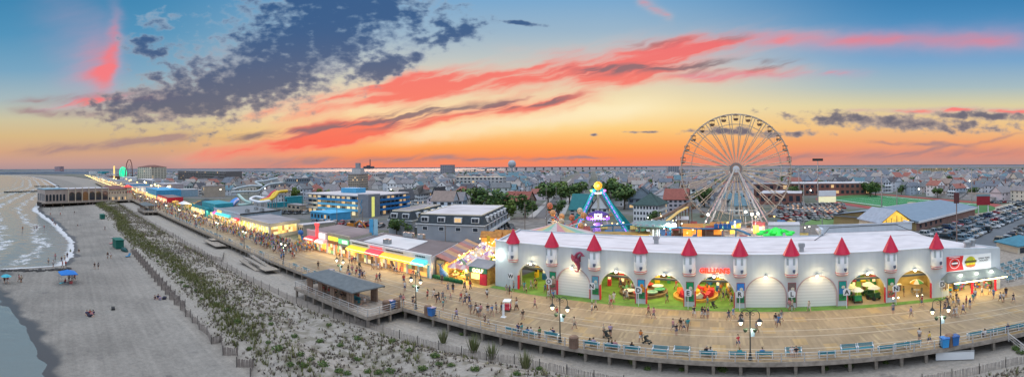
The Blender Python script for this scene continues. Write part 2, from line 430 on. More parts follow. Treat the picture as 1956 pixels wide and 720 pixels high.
# ------------------------------------------------------------ ground, sand, sea, bay
SHORE = [(-4000,-2600),(-3000,-1300),(-2200,-420),(-1616,-180),(-1416,-110),(-1000,-45),(-620,-12),(-350,-19),(-270,-20),(-196,-5),(-152,1.5),(-125,1),(-113,-2),(-107,-19),(-99,-21.5),(-82,-15),(-67,-8),(-50,-3.6),(-40,-1.5),(0,1),(600,5)]
FENCE = [(-330,36.5),(-70,37.0),(-40,40.3),(-25.5,42.3),(0,42.3),(23,41.3),(60,41.3)]
def shore(x): return pl(SHORE,x) + (1.2 * noise.noise((x * .09,3.1,0)) + .5 * noise.noise((x * .4,7.7,0)) if x > -400 else 0)
def fence_y(x): return pl(FENCE,x)
def sand_h(x,y):
 ys = pl(SHORE,x); fy = fence_y(x)
 if x < -345:
  z = -2.1
  if y < ys + 40: z = lerp(-3.05,-2.1,max(-1.5,(y - ys) / 40))
  return z
 z = -1.9 + .1 * noise.noise((x * .15,y * .15,0))
 if y < 20:
  z = lerp(-3.05,-2.0,(y - ys) / max(4,20 - ys)) if y > ys else -3.05 + (y - ys) * .06
  z += .05 * noise.noise((x * .35,y * .35,2))
 d = sstep(19.5,25,y) * (1 - sstep(fy - 4.5,fy + .3,y))
 z += d * (1.25 + .8 * noise.noise((x * .07,y * .11,4)) + .35 * noise.noise((x * .3,y * .3,9)))
 return z
def axis(a,b,st): 
 n = max(1,round((b - a) / st)); return [a + (b - a) * i / n for i in range(n)]
xs = axis(-4000,-700,110) + axis(-700,-345,12) + axis(-345,-150,2.2) + axis(-150,45,.9) + axis(45,700,40) + [700]
mb = MB(); ny = 112; nx = len(xs)
for x in xs:
 y0 = pl(SHORE,x) - 14
 for j in range(ny):
  y1 = 66 if x > -345 else (80 if x > -700 else y0 + 160)
  y = lerp(y0,y1,j / (ny - 1)); mb.v.append((x,y,sand_h(x,y)))
for i in range(nx - 1):
 for j in range(ny - 1):
  a = i * ny + j; mb.f.append((a,a + ny,a + ny + 1,a + 1)); mb.m.append(0); mb.c.append(None)
m,n_,b = _new('sand'); tcs = n_.nodes.new('ShaderNodeTexCoord'); gp = n_.nodes.new('ShaderNodeSeparateXYZ'); n_.links.new(tcs.outputs['Object'],gp.inputs[0])
def _mixn(nt,f,a,b):
 x = nt.nodes.new('ShaderNodeMix'); x.data_type = 'RGBA'
 for s_,k in ((f,0),(a,6),(b,7)):
  if hasattr(s_,'links'): nt.links.new(s_,x.inputs[k])
  elif k == 0: x.inputs[0].default_value = s_
  else: x.inputs[k].default_value = (*s_,1)
 return x.outputs[2]
def _ss(nt,x,a,b,t0=0.,t1=1.):
 q = nt.nodes.new('ShaderNodeMapRange'); q.interpolation_type = 'SMOOTHSTEP'; nt.links.new(x,q.inputs['Value'])
 for k,v_ in (('From Min',a),('From Max',b),('To Min',t0),('To Max',t1)): q.inputs[k].default_value = v_
 return q.outputs[0]
def _math(nt,op,a,b_=0.0,c=0.0):
 q = nt.nodes.new('ShaderNodeMath'); q.operation = op
 for i,x in enumerate((a,b_,c)):
  if hasattr(x,'links'): nt.links.new(x,q.inputs[i])
  else: q.inputs[i].default_value = x
 return q.outputs[0]
nb_ = _noise(n_,.12,6); nf_ = _noise(n_,1.6,5); nk_ = _noise(n_,.33,7)
dry = _mixn(n_,_ss(n_,nb_.outputs[0],.35,.65),(.192,.176,.154),(.238,.218,.19))
dry = _mixn(n_,_ss(n_,gp.outputs[2],-2.35,-1.85),dry,(.315,.28,.24))  # higher sand painted paler: lamp light on the path, pale dune sand
dry = _mixn(n_,_ss(n_,nk_.outputs[0],.62,.72,0,.55),dry,(.13,.12,.112))
dry = _vary(n_,dry,nf_.outputs[0],.12)
mpt = n_.nodes.new('ShaderNodeMapping'); mpt.inputs['Scale'].default_value = (.05,1.3,1); n_.links.new(tcs.outputs['Object'],mpt.inputs[0])
ntk = _noise(n_,1.0,4,vec=mpt.outputs[0]); dry = _vary(n_,dry,ntk.outputs[0],.1); nft = _noise(n_,5.0,3); dry = _vary(n_,dry,nft.outputs[0],.1)
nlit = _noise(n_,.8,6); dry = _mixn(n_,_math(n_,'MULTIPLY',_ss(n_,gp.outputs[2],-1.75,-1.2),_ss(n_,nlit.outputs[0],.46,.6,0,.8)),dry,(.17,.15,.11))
wl = _math(n_,'MULTIPLY_ADD',nb_.outputs[0],.25,gp.outputs[2])
wet = _ss(n_,wl,-2.75,-2.82)
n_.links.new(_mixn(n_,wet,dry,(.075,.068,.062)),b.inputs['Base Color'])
n_.links.new(_math(n_,'MULTIPLY_ADD',wet,-.6,.92),b.inputs['Roughness']); b.inputs['Specular IOR Level'].default_value = .35
bp = n_.nodes.new('ShaderNodeBump'); bp.inputs['Strength'].default_value = .6; bp.inputs['Distance'].default_value = .25
n3 = _noise(n_,2.2,7); n_.links.new(_math(n_,'MULTIPLY',n3.outputs[0],_math(n_,'SUBTRACT',1.0,wet)),bp.inputs['Height']); n_.links.new(bp.outputs[0],b.inputs['Normal'])
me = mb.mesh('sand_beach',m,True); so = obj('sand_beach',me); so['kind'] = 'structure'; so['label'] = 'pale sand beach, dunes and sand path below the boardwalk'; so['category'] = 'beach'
# sea: a rippled sheet that follows the shoreline
mb = MB(); ds = [-3 + 1.1 * i for i in range(64)] + [68 * 1.16 ** i for i in range(30)]
xs2 = axis(-4000,-700,80) + axis(-700,-300,6) + axis(-300,-30,1.6) + axis(-30,400,30) + [400,1200,4000]
for x in xs2:
 ys = shore(x)
 for d in ds:
  y = ys - d; k = 1.0 if x > -700 else .6
  ph = d + 3.2 * noise.noise((x * .03,d * .02,1)) + 1.2 * noise.noise((x * .11,d * .05,5))
  amp = .26 * sstep(2,14,d) * (1 - .5 * sstep(60,120,d))
  z = -2.98 + amp * (max(0,math.sin(ph * 2 * PI / 13)) ** 2 - .3) + .05 * noise.noise((x * .5,y * .5,0)) * sstep(0,5,d)
  mb.v.append((x,y,z))
nd = len(ds)
for i in range(len(xs2) - 1):
 for j in range(nd - 1):
  a = i * nd + j; mb.f.append((a,a + 1,a + nd + 1,a + nd)); mb.m.append(0); mb.c.append(None)
m,n_,b = _new('sea_water')
at = n_.nodes.new('ShaderNodeAttribute'); at.attribute_name = 'offshore'
nw = _noise(n_,.12,5); nw2 = _noise(n_,.5,6)
dd = _math(n_,'MULTIPLY_ADD',nw.outputs[0],14.0,at.outputs['Fac'])
dd = _math(n_,'MULTIPLY_ADD',nw2.outputs[0],4.0,dd)
fr = _math(n_,'ABSOLUTE',_math(n_,'SUBTRACT',_math(n_,'FRACT',_math(n_,'DIVIDE',dd,13.0)),.5))
band = _ss(n_,fr,.2,.05)
far = _ss(n_,at.outputs['Fac'],80,26)
nw3 = _noise(n_,1.7,6); holes = _math(n_,'MULTIPLY',_ss(n_,nw2.outputs[0],.38,.6),_ss(n_,nw3.outputs[0],.4,.6,.25,1.0))
foam = _math(n_,'MULTIPLY',_math(n_,'MULTIPLY',band,far),holes)
edge = _math(n_,'MULTIPLY',_ss(n_,_math(n_,'MULTIPLY_ADD',nw2.outputs[0],2.0,at.outputs['Fac']),2.4,.9),.75)
foam = _math(n_,'MAXIMUM',foam,edge)
deep = _mixn(n_,_ss(n_,at.outputs['Fac'],2,40),(.2,.2,.18),(.17,.195,.185))
n_.links.new(_mixn(n_,foam,deep,(.68,.68,.69)),b.inputs['Base Color'])
n_.links.new(_math(n_,'MULTIPLY_ADD',foam,.5,.16),b.inputs['Roughness']); b.inputs['IOR'].default_value = 1.33
bp = n_.nodes.new('ShaderNodeBump'); bp.inputs['Strength'].default_value = .5; bp.inputs['Distance'].default_value = .5
n5 = _noise(n_,.35,6); n_.links.new(n5.outputs[0],bp.inputs['Height']); n_.links.new(bp.outputs[0],b.inputs['Normal'])
me = mb.mesh('sea',m,True); a_ = me.attributes.new('offshore','FLOAT','POINT'); a_.data.foreach_set('value',[d + 90 * sstep(-108,-99,x) for x in xs2 for d in ds])
so = obj('sea',me); so['kind'] = 'structure'; so['label'] = 'grey green sea with foamy surf'; so['category'] = 'sea'
# land under the town, bay and mainland
TA = rad(22); E1 = Vector((math.cos(TA),math.sin(TA),0)); E2 = Vector((-math.sin(TA),math.cos(TA),0))   # street grid of the town
ZG = -1.0
low_land = mat('low_land',(.07,.085,.075),.95,.3,.003)
mb = MB(); mb.lathe((0,0,-6.2),[(30000,0),(30000,.1)],64)
struct('ground',mb,mat('far_ground',(.09,.1,.1),.95,.2,.002))
town_m,n_,b = _new('town_ground')
a1 = _noise(n_,.02,5); a2 = _noise(n_,.25,5)
c_ = _mixn(n_,_ss(n_,a1.outputs[0],.42,.55),(.15,.145,.14),(.1,.11,.075))
n_.links.new(_vary(n_,c_,a2.outputs[0],.25),b.inputs['Base Color']); b.inputs['Roughness'].default_value = .95
BAY = [(-9000,-1500),(-3500,100),(-2300,650),(-1745,985),(-1220,1570),(-489,1960),(-200,2500),(190,3300),(1980,3000),(9000,1500)]
front = [(600,66),(-344,66),(-344.5,79),(-700,79),(-705,96),(-1000,60),(-1416,20),(-1616,-60),(-2200,-280),(-3000,-1150),(-4000,-2450),(-9000,-6000)]
mb = MB(); mb.prism([(9000,66)] + front[:0] + BAY[::-1] + [(-9000,-6000)] + front[::-1][1:],-7,ZG)
struct('town_ground',mb,town_m,'flat ground of the town behind the boardwalk')
mb = MB(); mb.sheet([(x,y - 200) for x,y in BAY] + [(20000,12000),(-20000,9000)],-1.9)
wm,n_,b = _new('bay_water'); b.inputs['Roughness'].default_value = .5
q = _noise(n_,.01,5); bp = n_.nodes.new('ShaderNodeBump'); bp.inputs['Strength'].default_value = .3; bp.inputs['Distance'].default_value = 2; n_.links.new(q.outputs[0],bp.inputs['Height']); n_.links.new(bp.outputs[0],b.inputs['Normal'])
n_.links.new(_vary(n_,(.16,.14,.14),q.outputs[0],.2),b.inputs['Base Color'])
struct('bay',mb,wm,'calm bay behind the town')
def ridge(name,r0,a0,a1,hgt,m,step=.004,z0=-2):
 mb = MB(); k = int((a1 - a0) / step) + 1
 for i in range(k + 1):
  a = a0 + (a1 - a0) * i / k; h = hgt * (.65 + .5 * noise.noise((a * 40,hgt,0)) + .3 * noise.noise((a * 170,3,hgt)))
  for r,z in ((r0,z0),(r0 + 40,h),(r0 + 900,h * .9),(r0 + 2500,z0)): mb.v.append((r * math.sin(a),r * math.cos(a),z))
 for i in range(k):
  for j in range(3): mb.f.append((i * 4 + j,i * 4 + j + 1,i * 4 + j + 5,i * 4 + j + 4)); mb.m.append(0); mb.c.append(None)
 return mb
shore_m = mat('far_shore_haze_paint',(.1,.13,.16),.95,.2,.004)  # bluish base colour carries the distance haze of the mainland
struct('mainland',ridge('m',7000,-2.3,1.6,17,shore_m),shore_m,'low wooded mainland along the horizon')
marsh_m = mat('salt_marsh',(.13,.13,.1),.95,.25,.01)
for i,(pa,pb,r) in enumerate(((575,690,2300),(730,900,3200),(1010,1160,3000),(1120,1250,2600),(1530,1760,5200),(880,960,2450))):
 a,b_ = (pa - 1460) / F,(pb - 1460) / F; pts = []
 for k in range(16): t = k / 16 * 2 * PI; pts.append(((a + b_) / 2 + (b_ - a) / 2 * math.cos(t),r + 130 * math.sin(t) * (1 + .5 * math.sin(3 * t + i))))
 mb = MB(); mb.prism([(q_[1] * math.sin(q_[0]),q_[1] * math.cos(q_[0])) for q_ in pts],-3,-1.2)
 struct('marsh_land',mb,marsh_m,'low marsh island in the bay')
far_m = mat('far_island_haze_paint',(.085,.11,.14),.95,.25,.004)  # blue-grey base colour carries the haze over the island's far end
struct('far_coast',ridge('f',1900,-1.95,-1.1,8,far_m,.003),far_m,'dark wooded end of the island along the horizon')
# ------------------------------------------------------------ boardwalk
YE = 46.3; YF = 66.0
bm,n_,b = _new('boardwalk_planks')
t_ = n_.nodes.new('ShaderNodeTexCoord'); q = n_.nodes.new('ShaderNodeSeparateXYZ'); n_.links.new(t_.outputs['Object'],q.inputs[0])
strip = _math(n_,'FLOOR',_math(n_,'DIVIDE',q.outputs[1],2.05))
def cell(w,k):
 c = n_.nodes.new('ShaderNodeCombineXYZ'); n_.links.new(_math(n_,'FLOOR',_math(n_,'DIVIDE',_math(n_,'MULTIPLY_ADD',q.outputs[1],.12,q.outputs[0]),w)),c.inputs[0]); n_.links.new(strip,c.inputs[1]); c.inputs[2].default_value = k
 wn_ = n_.nodes.new('ShaderNodeTexWhiteNoise'); wn_.noise_dimensions = '3D'; n_.links.new(c.outputs[0],wn_.inputs['Vector']); return wn_.outputs['Value']
w1,w2 = cell(.3,1),cell(1.6,4); ns_ = _noise(n_,.25,5)
cc_ = _mixn(n_,_ss(n_,w2,.9,.93),(.275,.203,.125),(.345,.237,.115))
cc_ = _mixn(n_,_ss(n_,w1,.93,.95,0,.7),cc_,(.34,.26,.15))
cc_ = _vary(n_,cc_,w1,.07); cc_ = _vary(n_,cc_,ns_.outputs[0],.18)
n_.links.new(cc_,b.inputs['Base Color']); b.inputs['Roughness'].default_value = .72; b.inputs['Specular IOR Level'].default_value = .3
strip_m = mat('pale_deck_board',(.42,.36,.28),.7,.15,.6)
DX0,DX1 = -700,140
mb = MB(); mb.box(DX0,DX1,YE,66.2,-.3,0)
board = struct('boardwalk',mb,bm,'wide wooden boardwalk of grey planks')
def bkid(name,mb,m): return mb.build(name,m,board)
for y in (60.4,56.2,54.1,50.0):
 mb = MB(); x = -340
 while x < 90:
  L = 7 + RND.random() * 5; mb.box(x + .05,x + L,y - .09,y + .09,.004,.012); x += L
 bkid('stringer_board',mb,strip_m)
mb = MB(); mb.box(DX0,DX1,YE - .12,YE - .003,-.55,.03); bkid('edge_beam',mb,WOOD)
post_me = MB().box(-.17,.17,-.17,.17,-2.2,-.3).mesh('support_post',WOOD)
x = -49; k = 0
while x < 62: obj('support_post',post_me,board,(x,YE + .5,0)); x += 2.9
x = -73
for i in range(62): obj('support_post',post_me,board,(x,YE + .5,0)); x -= 3.3
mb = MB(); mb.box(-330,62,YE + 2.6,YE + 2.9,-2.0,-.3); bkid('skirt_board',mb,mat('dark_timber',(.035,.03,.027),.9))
# railing runs
RAILM = mat('railing_paint',(.45,.43,.41),.6,.12,1)
rpost = MB().box(-.055,.055,-.055,.055,0,1.12).mesh('post',RAILM)
def railing(pts,label,step,cat='railing',rails=(1.1,.72,.36)):
 p0 = Vector(pts[0]); t = thing('railing',label,cat,p0)
 for a,b_ in zip(pts,pts[1:]):
  a = Vector(a) - p0; b_ = Vector(b_) - p0; L = (b_ - a).length; k = max(1,round(L / step)); ang = math.atan2(b_.y - a.y,b_.x - a.x)
  for i in range(k + (1 if b_ + p0 == Vector(pts[-1]) else 0)): obj('post',rpost,t,a.lerp(b_,i / k),ang)
  for z in rails:
   mb = MB(); mb.path([a + Vector((0,0,z)),b_ + Vector((0,0,z))],(.06,.035) if z > 1 else .035,4); mb.build('rail',RAILM,t)
 return t
railing([(-49,YE + .1,0),(62,YE + .1,0)],'pale painted railing along the near edge of the boardwalk beside the castle front',2.4)
railing([(-71.5,YE + .1,0),(-300,YE + .1,0)],'long pale railing along the far stretch of boardwalk left of the pavilion',2.6)
# green apron before the castle
TURF = mat('green_carpet',(.12,.24,.045),.95,.3,.6)
mb = MB(); mb.sheet([(-47,64.2),(28.3,64.2),(28.3,65.75),(-47,65.75)],.006); struct('turf_strip',mb,TURF,'strip of green artificial turf along the castle front')
# ------------------------------------------------------------ street lamps with two lanterns
LAMPG = emat('lamp_glow',(1,.93,.66),3.2,.05)
def lamp_proto():
 mb = MB(); mb.lathe((0,0,0),[(.24,0),(.24,.25),(.15,.35),(.12,.9),(.075,1.1),(.06,5.6),(.03,6.1)],8)
 mb.tube((-.1,0,3.9),(-.55,0,3.9),.03); mb.tube((.1,0,3.9),(.55,0,3.9),.03)
 P = [('lamp_post',None,-1),('pole',mb.mesh('pole',DARK),0)]
 for s in (-1,1):
  a = MB(); pts = [(s * .04,0,5.2)] + [(s * (.5 - .5 * math.cos(t)),0,5.5 + .62 * math.sin(t)) for t in [PI * i / 8 for i in range(9)]] + [(s * 1.0,0,5.1)]
  a.path(pts,.045,5)
  c = [(s * (.3 + .17 * math.cos(t)),0,5.6 + .17 * math.sin(t)) for t in [2 * PI * i / 8 for i in range(8)]]
  a.path(c,.025,4,closed=True); P.append(('arm',a.mesh('arm',DARK),0)); ai = len(P) - 1
  h = MB(); h.lathe((s * 1.0,0,0),[(.05,5.15),(.12,5.05),(.34,4.8),(.36,4.74)],8); P.append(('lantern_cap',h.mesh('lantern_cap',DARK),ai))
  g = MB(); g.lathe((s * 1.0,0,0),[(.08,4.3),(.16,4.42),(.23,4.73)],8); P.append(('globe',g.mesh('globe',LAMPG),ai))
 f = MB(); f.add([(.08,-.02,3.9),(.08,-.02,2.9),(.5,-.02,2.95),(.5,-.02,3.85),(.08,.02,3.9),(.08,.02,2.9),(.5,.02,2.95),(.5,.02,3.85)],[(0,1,2,3),(7,6,5,4),(0,3,7,4),(1,5,6,2),(2,6,7,3),(0,4,5,1)])
 P.append(('banner',f.mesh('banner',mat('lamp_banner',(.45,.62,.7),.8,.3,3)),0))
 for s in (-1,1): bk = MB(); bk.lathe((s * .5,0,3.45),[(.12,0),(.22,.2),(.26,.38)],8); P.append(('flower_basket',bk.mesh('flower_basket',mat('basket_plants',(.05,.08,.05),.9,.4,6)),0))
 return P
LP_ = lamp_proto()
LAMPX = [(19.6,'by the entrance canopy'),(-1.6,'before the closed middle arches'),(-23.4,'before the dragon arch'),(-47.0,'beside the pavilion deck'),(-66.5,'behind the pavilion roof'),(-88.5,'beside the wooden ramp'),(-111,'left of the wooden ramp'),(-133,'on the crowded stretch'),(-157,'before the turquoise slide building'),(-180,'before the orange lit golf'),(-204,'before the red lit shops'),(-228,'near the far pavilion'),(-252,'before the blue building'),(-276,'near the arched pier'),(-300,'behind the arched pier')]
for i,(x,w_) in enumerate(LAMPX):
 stamp(LP_,'lamp_post','black two-lantern lamp post ' + w_,'lamp post',(x,YE + .75,0),0,'lamp posts along the boardwalk')
 if i < 12: lamp('lamp_light','POINT',(x,YE + .75,4.0),300,(1,.88,.62),.4)
# ------------------------------------------------------------ benches, bins
TEALB = mat('teal_slats',(.035,.22,.28),.5,.15,2)
def bench_proto():
 P = [('bench',None,-1)]; s = MB(); k = MB(); 
 for i in range(4): s.box(-.95,.95,-.28 + i * .14,-.17 + i * .14,.44,.48)
 for i in range(3): k.box(-.95,.95,.28 + i * .02,.31 + i * .02,.56 + i * .14,.67 + i * .14)
 P += [('seat',s.mesh('seat',TEALB),0),('backrest',k.mesh('backrest',TEALB),0)]
 for x in (-.85,.85):
  l = MB(); l.box(x - .04,x + .04,-.28,-.2,0,.66); l.box(x - .04,x + .04,.26,.34,0,.98); l.box(x - .04,x + .04,-.28,.3,.38,.44); l.box(x - .05,x + .05,-.3,.3,.64,.69)
  P.append(('side_frame',l.mesh('side_frame',WHITE),0))
 return P
BENCH = bench_proto()
for i,(px,py,face) in enumerate(((976,637,0),(1010,643,0),(1053,646,0),(1127,664,0),(1167,668,0),(1205,672,0),(1259,676,1),(1300,677,1),(1351,682,0),(1407,683,0),(1458,683,0),(1514,679,1),(1578,682,0),(1620,673,1),(1652,670,1),(1691,671,0),(1722,666,0),(1742,663,0),(1860,645,0),(1890,640,0),(1906,637,0),(1934,631,0),(1953,628,0))):
 p = G(px,py); p.y = max(p.y,47.2)
 stamp(BENCH,'bench','teal slatted bench with white frame by the boardwalk railing','bench',p,PI if face == 0 else 0,'teal benches by the boardwalk railing')
for i in range(30):
 x = -75 - i * 4.3
 if RND.random() < .7: stamp(BENCH,'bench','small slatted bench by the far railing left of the pavilion','bench',(x,47.6,0),PI,'benches along the far railing')
for r in range(4):
 for c in range(6):
  p = Vector((42.8 + c * 2.6 + r * .6,69.5 + r * 3.1 + c * .9,0)); stamp(BENCH,'bench','teal bench in the rows right of the castle','bench',p,.32,'rows of teal benches right of the castle')
mb = MB(); mb.prism([(38.9,66.2),(75,66.2),(75,100),(36,100)],-.3,0); struct('side_deck',mb,WOOD,'wooden deck right of the castle')
def bin_proto(m,lid,r,h,slats=False):
 b_ = MB(); b_.lathe((0,0,0),[(r * .86,0),(r * .95,h * .5),(r,h)],12)
 if slats:
  for i in range(12): a = i * PI / 6; b_.cbox((r * .97 * math.cos(a),r * .97 * math.sin(a),h / 2),(.05,.2,h),a)
 l = MB(); l.lathe((0,0,h),[(r * 1.06,0),(r * 1.06,.08),(r * .8,.2),(r * .4,.24)],12)
 return [('bin',None,-1),('body',b_.mesh('body',m),0),('lid',l.mesh('lid',lid),0)]
def cart_proto(m,lid):
 b_ = MB(); b_.add([(-.28,-.32,.1),(.28,-.32,.1),(.28,.3,.1),(-.28,.3,.1),(-.34,-.4,1.0),(.34,-.4,1.0),(.34,.36,1.0),(-.34,.36,1.0)],[(0,3,2,1),(4,5,6,7),(0,1,5,4),(1,2,6,5),(2,3,7,6),(3,0,4,7)])
 l = MB(); l.xprism([(-.44,1.0),(.42,1.0),(.42,1.1),(-.3,1.16),(-.44,1.08)],-.37,.37)
 P = [('bin',None,-1),('body',b_.mesh('body',m),0),('lid',l.mesh('lid',lid),0)]
 for s in (-1,1): w = MB(); w.tube((s * .3,.3,.12),(s * .36,.3,.12),.12,n=10); P.append(('wheel',w.mesh('wheel',DARK),0))
 return P
BB = cart_proto(BLUE,mat('dark_blue_plastic',(.02,.08,.25),.4)); WB = bin_proto(BROWN,BROWN,.42,1.05,True); SB = cart_proto(mat('bright_blue_plastic',(.04,.3,.65),.4),BLUE)
for px,py,P,l in ((823,604,BB,'tall blue recycling bin behind the railing below the double lamp'),(816,602,WB,'round brown slatted bin beside the blue bin below the lamp'),(746,590,BB,'blue recycling bin on the pavilion deck corner'),(736,592,WB,'brown slatted bin left of the blue bin on the pavilion deck'),(756,588,WB,'brown slatted bin right of the blue bin on the pavilion deck'),
     (1094,664,WB,'brown slatted bin standing right of the lamp by the railing'),(1803,664,SB,'bright blue bin beside the lamp near the entrance'),(1822,660,BB,'dark blue bin right of the bright blue bin'),(1812,661,WB,'brown bin between the two blue bins'),(632,527,BB,'blue bin left of the pavilion roof')):
 stamp(P,'bin',l,'bin',G(px,py),0,'waste bins',scale=1.25)
# white board leaning below the deck edge
t = thing('white_panel','long white board lying on the sand against the boardwalk edge','panel',G(1823,687,-1.8),-.35); mb = MB(); mb.box(-2.2,2.2,-.1,.1,0,1.1); mb.build('board',WHITE,t); mb = MB(); mb.box(-2.25,2.25,-.14,.14,1.1,1.18); mb.build('cap',METAL,t)
# side ramp railings at the right end
railing([tuple(G(1926,652)),tuple(G(1975,690,-1.2))],'grey sloping handrail of the beach ramp at the right edge',2.0)
t = thing('beach_ramp','wooden ramp going down to the sand at the right edge','ramp',(31.0,43,0)); mb = MB(); mb.add([(0,3.2,-.05),(8,3.2,-.05),(8,-5,-1.75),(0,-5,-1.75),(0,3.2,-.3),(8,3.2,-.3),(8,-5,-2),(0,-5,-2)],[(0,3,2,1),(4,5,6,7),(0,1,5,4),(1,2,6,5),(2,3,7,6),(3,0,4,7)]); mb.build('planking',WOOD,t)
# ------------------------------------------------------------ pavilion on its own deck
def pavilion(x0,x1,y0,y1,label,group=None,near=True):
 cx,cy = (x0 + x1) / 2,(y0 + y1) / 2; W_,D_ = x1 - x0,y1 - y0
 t = thing('pavilion',label,'pavilion',(cx,cy,0),0,group)
 mb = MB(); mb.box(-W_ / 2,W_ / 2,-D_ / 2,D_ / 2,-.3,-.004); mb.box(-W_ / 2 - .05,W_ / 2 + .05,-D_ / 2 - .08,-D_ / 2 - .003,-.55,.02); mb.box(W_ / 2 + .003,W_ / 2 + .1,-D_ / 2,D_ / 2,-.55,.02); mb.build('deck',WOOD,t)
 for i in range(8): obj('support_post',post_me,t,(-W_ / 2 + .3 + i * (W_ - .6) / 7,-D_ / 2 + .3,0))
 for i in (1,2): obj('support_post',post_me,t,(W_ / 2 - .3,-D_ / 2 + i * D_ / 3,0))
 rw,rd,rx = W_ * .66,D_ * .8,-W_ * .06
 mb = MB(); mb.X = Matrix.Translation((rx,.4,0)); mb.gable(rw,rd,2.75,3.9,'x',.55,.2,hip=rd * .62); mb.build('roof',mat('pavilion_shingles',(.135,.15,.155),.85,.15,1.2),t)
 mb = MB(); mb.X = Matrix.Translation((rx,.4,0)); mb.box(-rw / 2 - .5,rw / 2 + .5,-rd / 2 - .5,-rd / 2 - .35,2.4,2.55); mb.box(-rw / 2 - .5,rw / 2 + .5,rd / 2 + .35,rd / 2 + .5,2.4,2.55); mb.build('roof_beam',BROWN,t)
 for i,f in enumerate((-.46,-.2,.06,.33)):
  for yy in (-rd / 2 + .45,rd / 2 - .2):
   for j in range(4 if f in (-.46,.33) or i == 3 else 3):
    mb = MB(); mb.box(-.13,.13,-.13,.13,0,2.5); mb.build('column',mat('pavilion_column',(.24,.165,.12),.8,.2,2),t,(rx + f * rw * 1.0 + j * .42 + (.9 if i == 3 else 0),yy,0))
 for i in range(4):
  x = rx - rw * .36 + i * rw * .23; mb = MB(); mb.box(x - .9,x + .9,-.25,.25,.42,.48); mb.box(x - .9,x + .9,.2,.27,.5,.9); mb.box(x - .8,x - .7,-.2,.2,0,.42); mb.box(x + .7,x + .8,-.2,.2,0,.42); mb.build('bench_seat',TEALB if i == 3 else BROWN,t)
 p0 = (x0 + .1,y1 - .1,0)
 railing([(x0 + .1,y1 - .1,0),(x0 + .1,y0 + .1,0),(x1 - .1,y0 + .1,0),(x1 - .1,y1 - .1,0)],'pale railing round the deck of the ' + ('near' if near else 'far') + ' pavilion',2.2)
 return t
pavilion(-69.8,-49,39.4,46.15,'open wooden pavilion with grey hip roof on a deck over the sand')
p = G(310,398); pavilion(-242,-221,39.4,46.15,'small far pavilion with grey roof beyond the dunes',near=False)
# switchback ramp left of the pavilion
t = thing('beach_ramp','grey wooden switchback ramp down to the sand left of the pavilion','ramp',(-96.5,44.3,0)); t.scale = (.55,.7,1)
mb = MB(); mb.box(9,16,-3,1.9,-1.1,-.95); mb.build('landing',WOOD,t)
for y0,za,zb in ((.9,-.05,-.95),(-1.2,-.5,-.95),(-3,-1.0,-1.7)):
 mb = MB(); mb.add([(-9,y0 - .8,za),(9,y0 - .8,zb),(9,y0 + .8,zb),(-9,y0 + .8,za),(-9,y0 - .8,za - .2),(9,y0 - .8,zb - .2),(9,y0 + .8,zb - .2),(-9,y0 + .8,za - .2)],[(0,1,2,3),(7,6,5,4),(0,4,5,1),(1,5,6,2),(2,6,7,3),(3,7,4,0)]); mb.build('planking',WOOD,t)
 mb = MB()
 for i in range(7): mb.box(-9 + i * 3 - .05,-9 + i * 3 + .05,y0 + .75,y0 + .85,lerp(za,zb,i / 6) - 1,lerp(za,zb,i / 6) + 1)
 mb.path([(-9,y0 + .8,za + 1),(9,y0 + .8,zb + 1)],.05,4); mb.build('handrail',RAILM,t)
t = thing('beach_ramp','small dark wooden steps down to the sand beside the far lamps','ramp',(-128,44,0)); mb = MB(); mb.box(-6,6,-1.2,2.2,-1.2,-1.0); mb.box(-6,-2,.4,2.2,-.7,-.5); mb.build('planking',WOOD,t)
# ------------------------------------------------------------ castle front building
TX = [-41.8 + 7.62 * i for i in range(10)]; BX = [x + 3.81 for x in TX[:-1]]
HWA,SPR,RIS,ZT = 3.02,1.95,3.15,8.48
WALLM,n_,b = _new('castle_wall_paint'); t_ = n_.nodes.new('ShaderNodeTexCoord'); mp = n_.nodes.new('ShaderNodeMapping'); mp.inputs['Scale'].default_value = (1.6,1.6,.12); n_.links.new(t_.outputs['Object'],mp.inputs[0])
q1 = _noise(n_,1.0,5,vec=mp.outputs[0]); q2 = _noise(n_,.3,4); n_.links.new(_vary(n_,_vary(n_,(.5,.545,.58),q2.outputs[0],.06),q1.outputs[0],.05),b.inputs['Base Color']); b.inputs['Roughness'].default_value = .75
castle = thing('castle_building','long white castle front building with ten red-capped turrets and nine arches','amusement hall',(0,YF,0))
def ck(name,mb,m,p=None,smooth=False): return mb.build(name,m,p or castle,smooth=smooth)
mb = MB(); x = -45.7; T0,T1 = 0,.55
def quadw(x0,x1,z0a,z0b,z1a,z1b,th=T1):
 mb.add([(x0,0,z0a),(x1,0,z0b),(x1,0,z1b),(x0,0,z1a),(x0,th,z0a),(x1,th,z0b),(x1,th,z1b),(x0,th,z1a)],[(0,1,2,3),(7,6,5,4),(0,4,5,1),(2,6,7,3)])
def ztop(x): return ZT if x < 26.9 else lerp(ZT - .1,7.45,(x - 26.9) / 11.7)
NA = 18
for xc in BX:
 quadw(x,xc - HWA,0,0,ZT,ZT); A = [(xc - HWA * math.cos(PI * k / NA),SPR + RIS * math.sin(PI * k / NA)) for k in range(NA + 1)]
 for (xa,za),(xb,zb) in zip(A,A[1:]): quadw(xa,xb,za,zb,ZT,ZT)
 for s,xx in ((1,xc - HWA),(-1,xc + HWA)): mb.add([(xx,0,0),(xx,0,SPR),(xx,T1,SPR),(xx,T1,0)],[(0,1,2,3)])
 x = xc + HWA
quadw(x,26.9,0,0,ZT,ZT); quadw(26.9,29,0,0,ZT - .1,ztop(29)); quadw(29,37.8,3.7,3.7,ztop(29),ztop(37.8)); quadw(37.8,38.6,0,0,ztop(37.8),ztop(38.6))
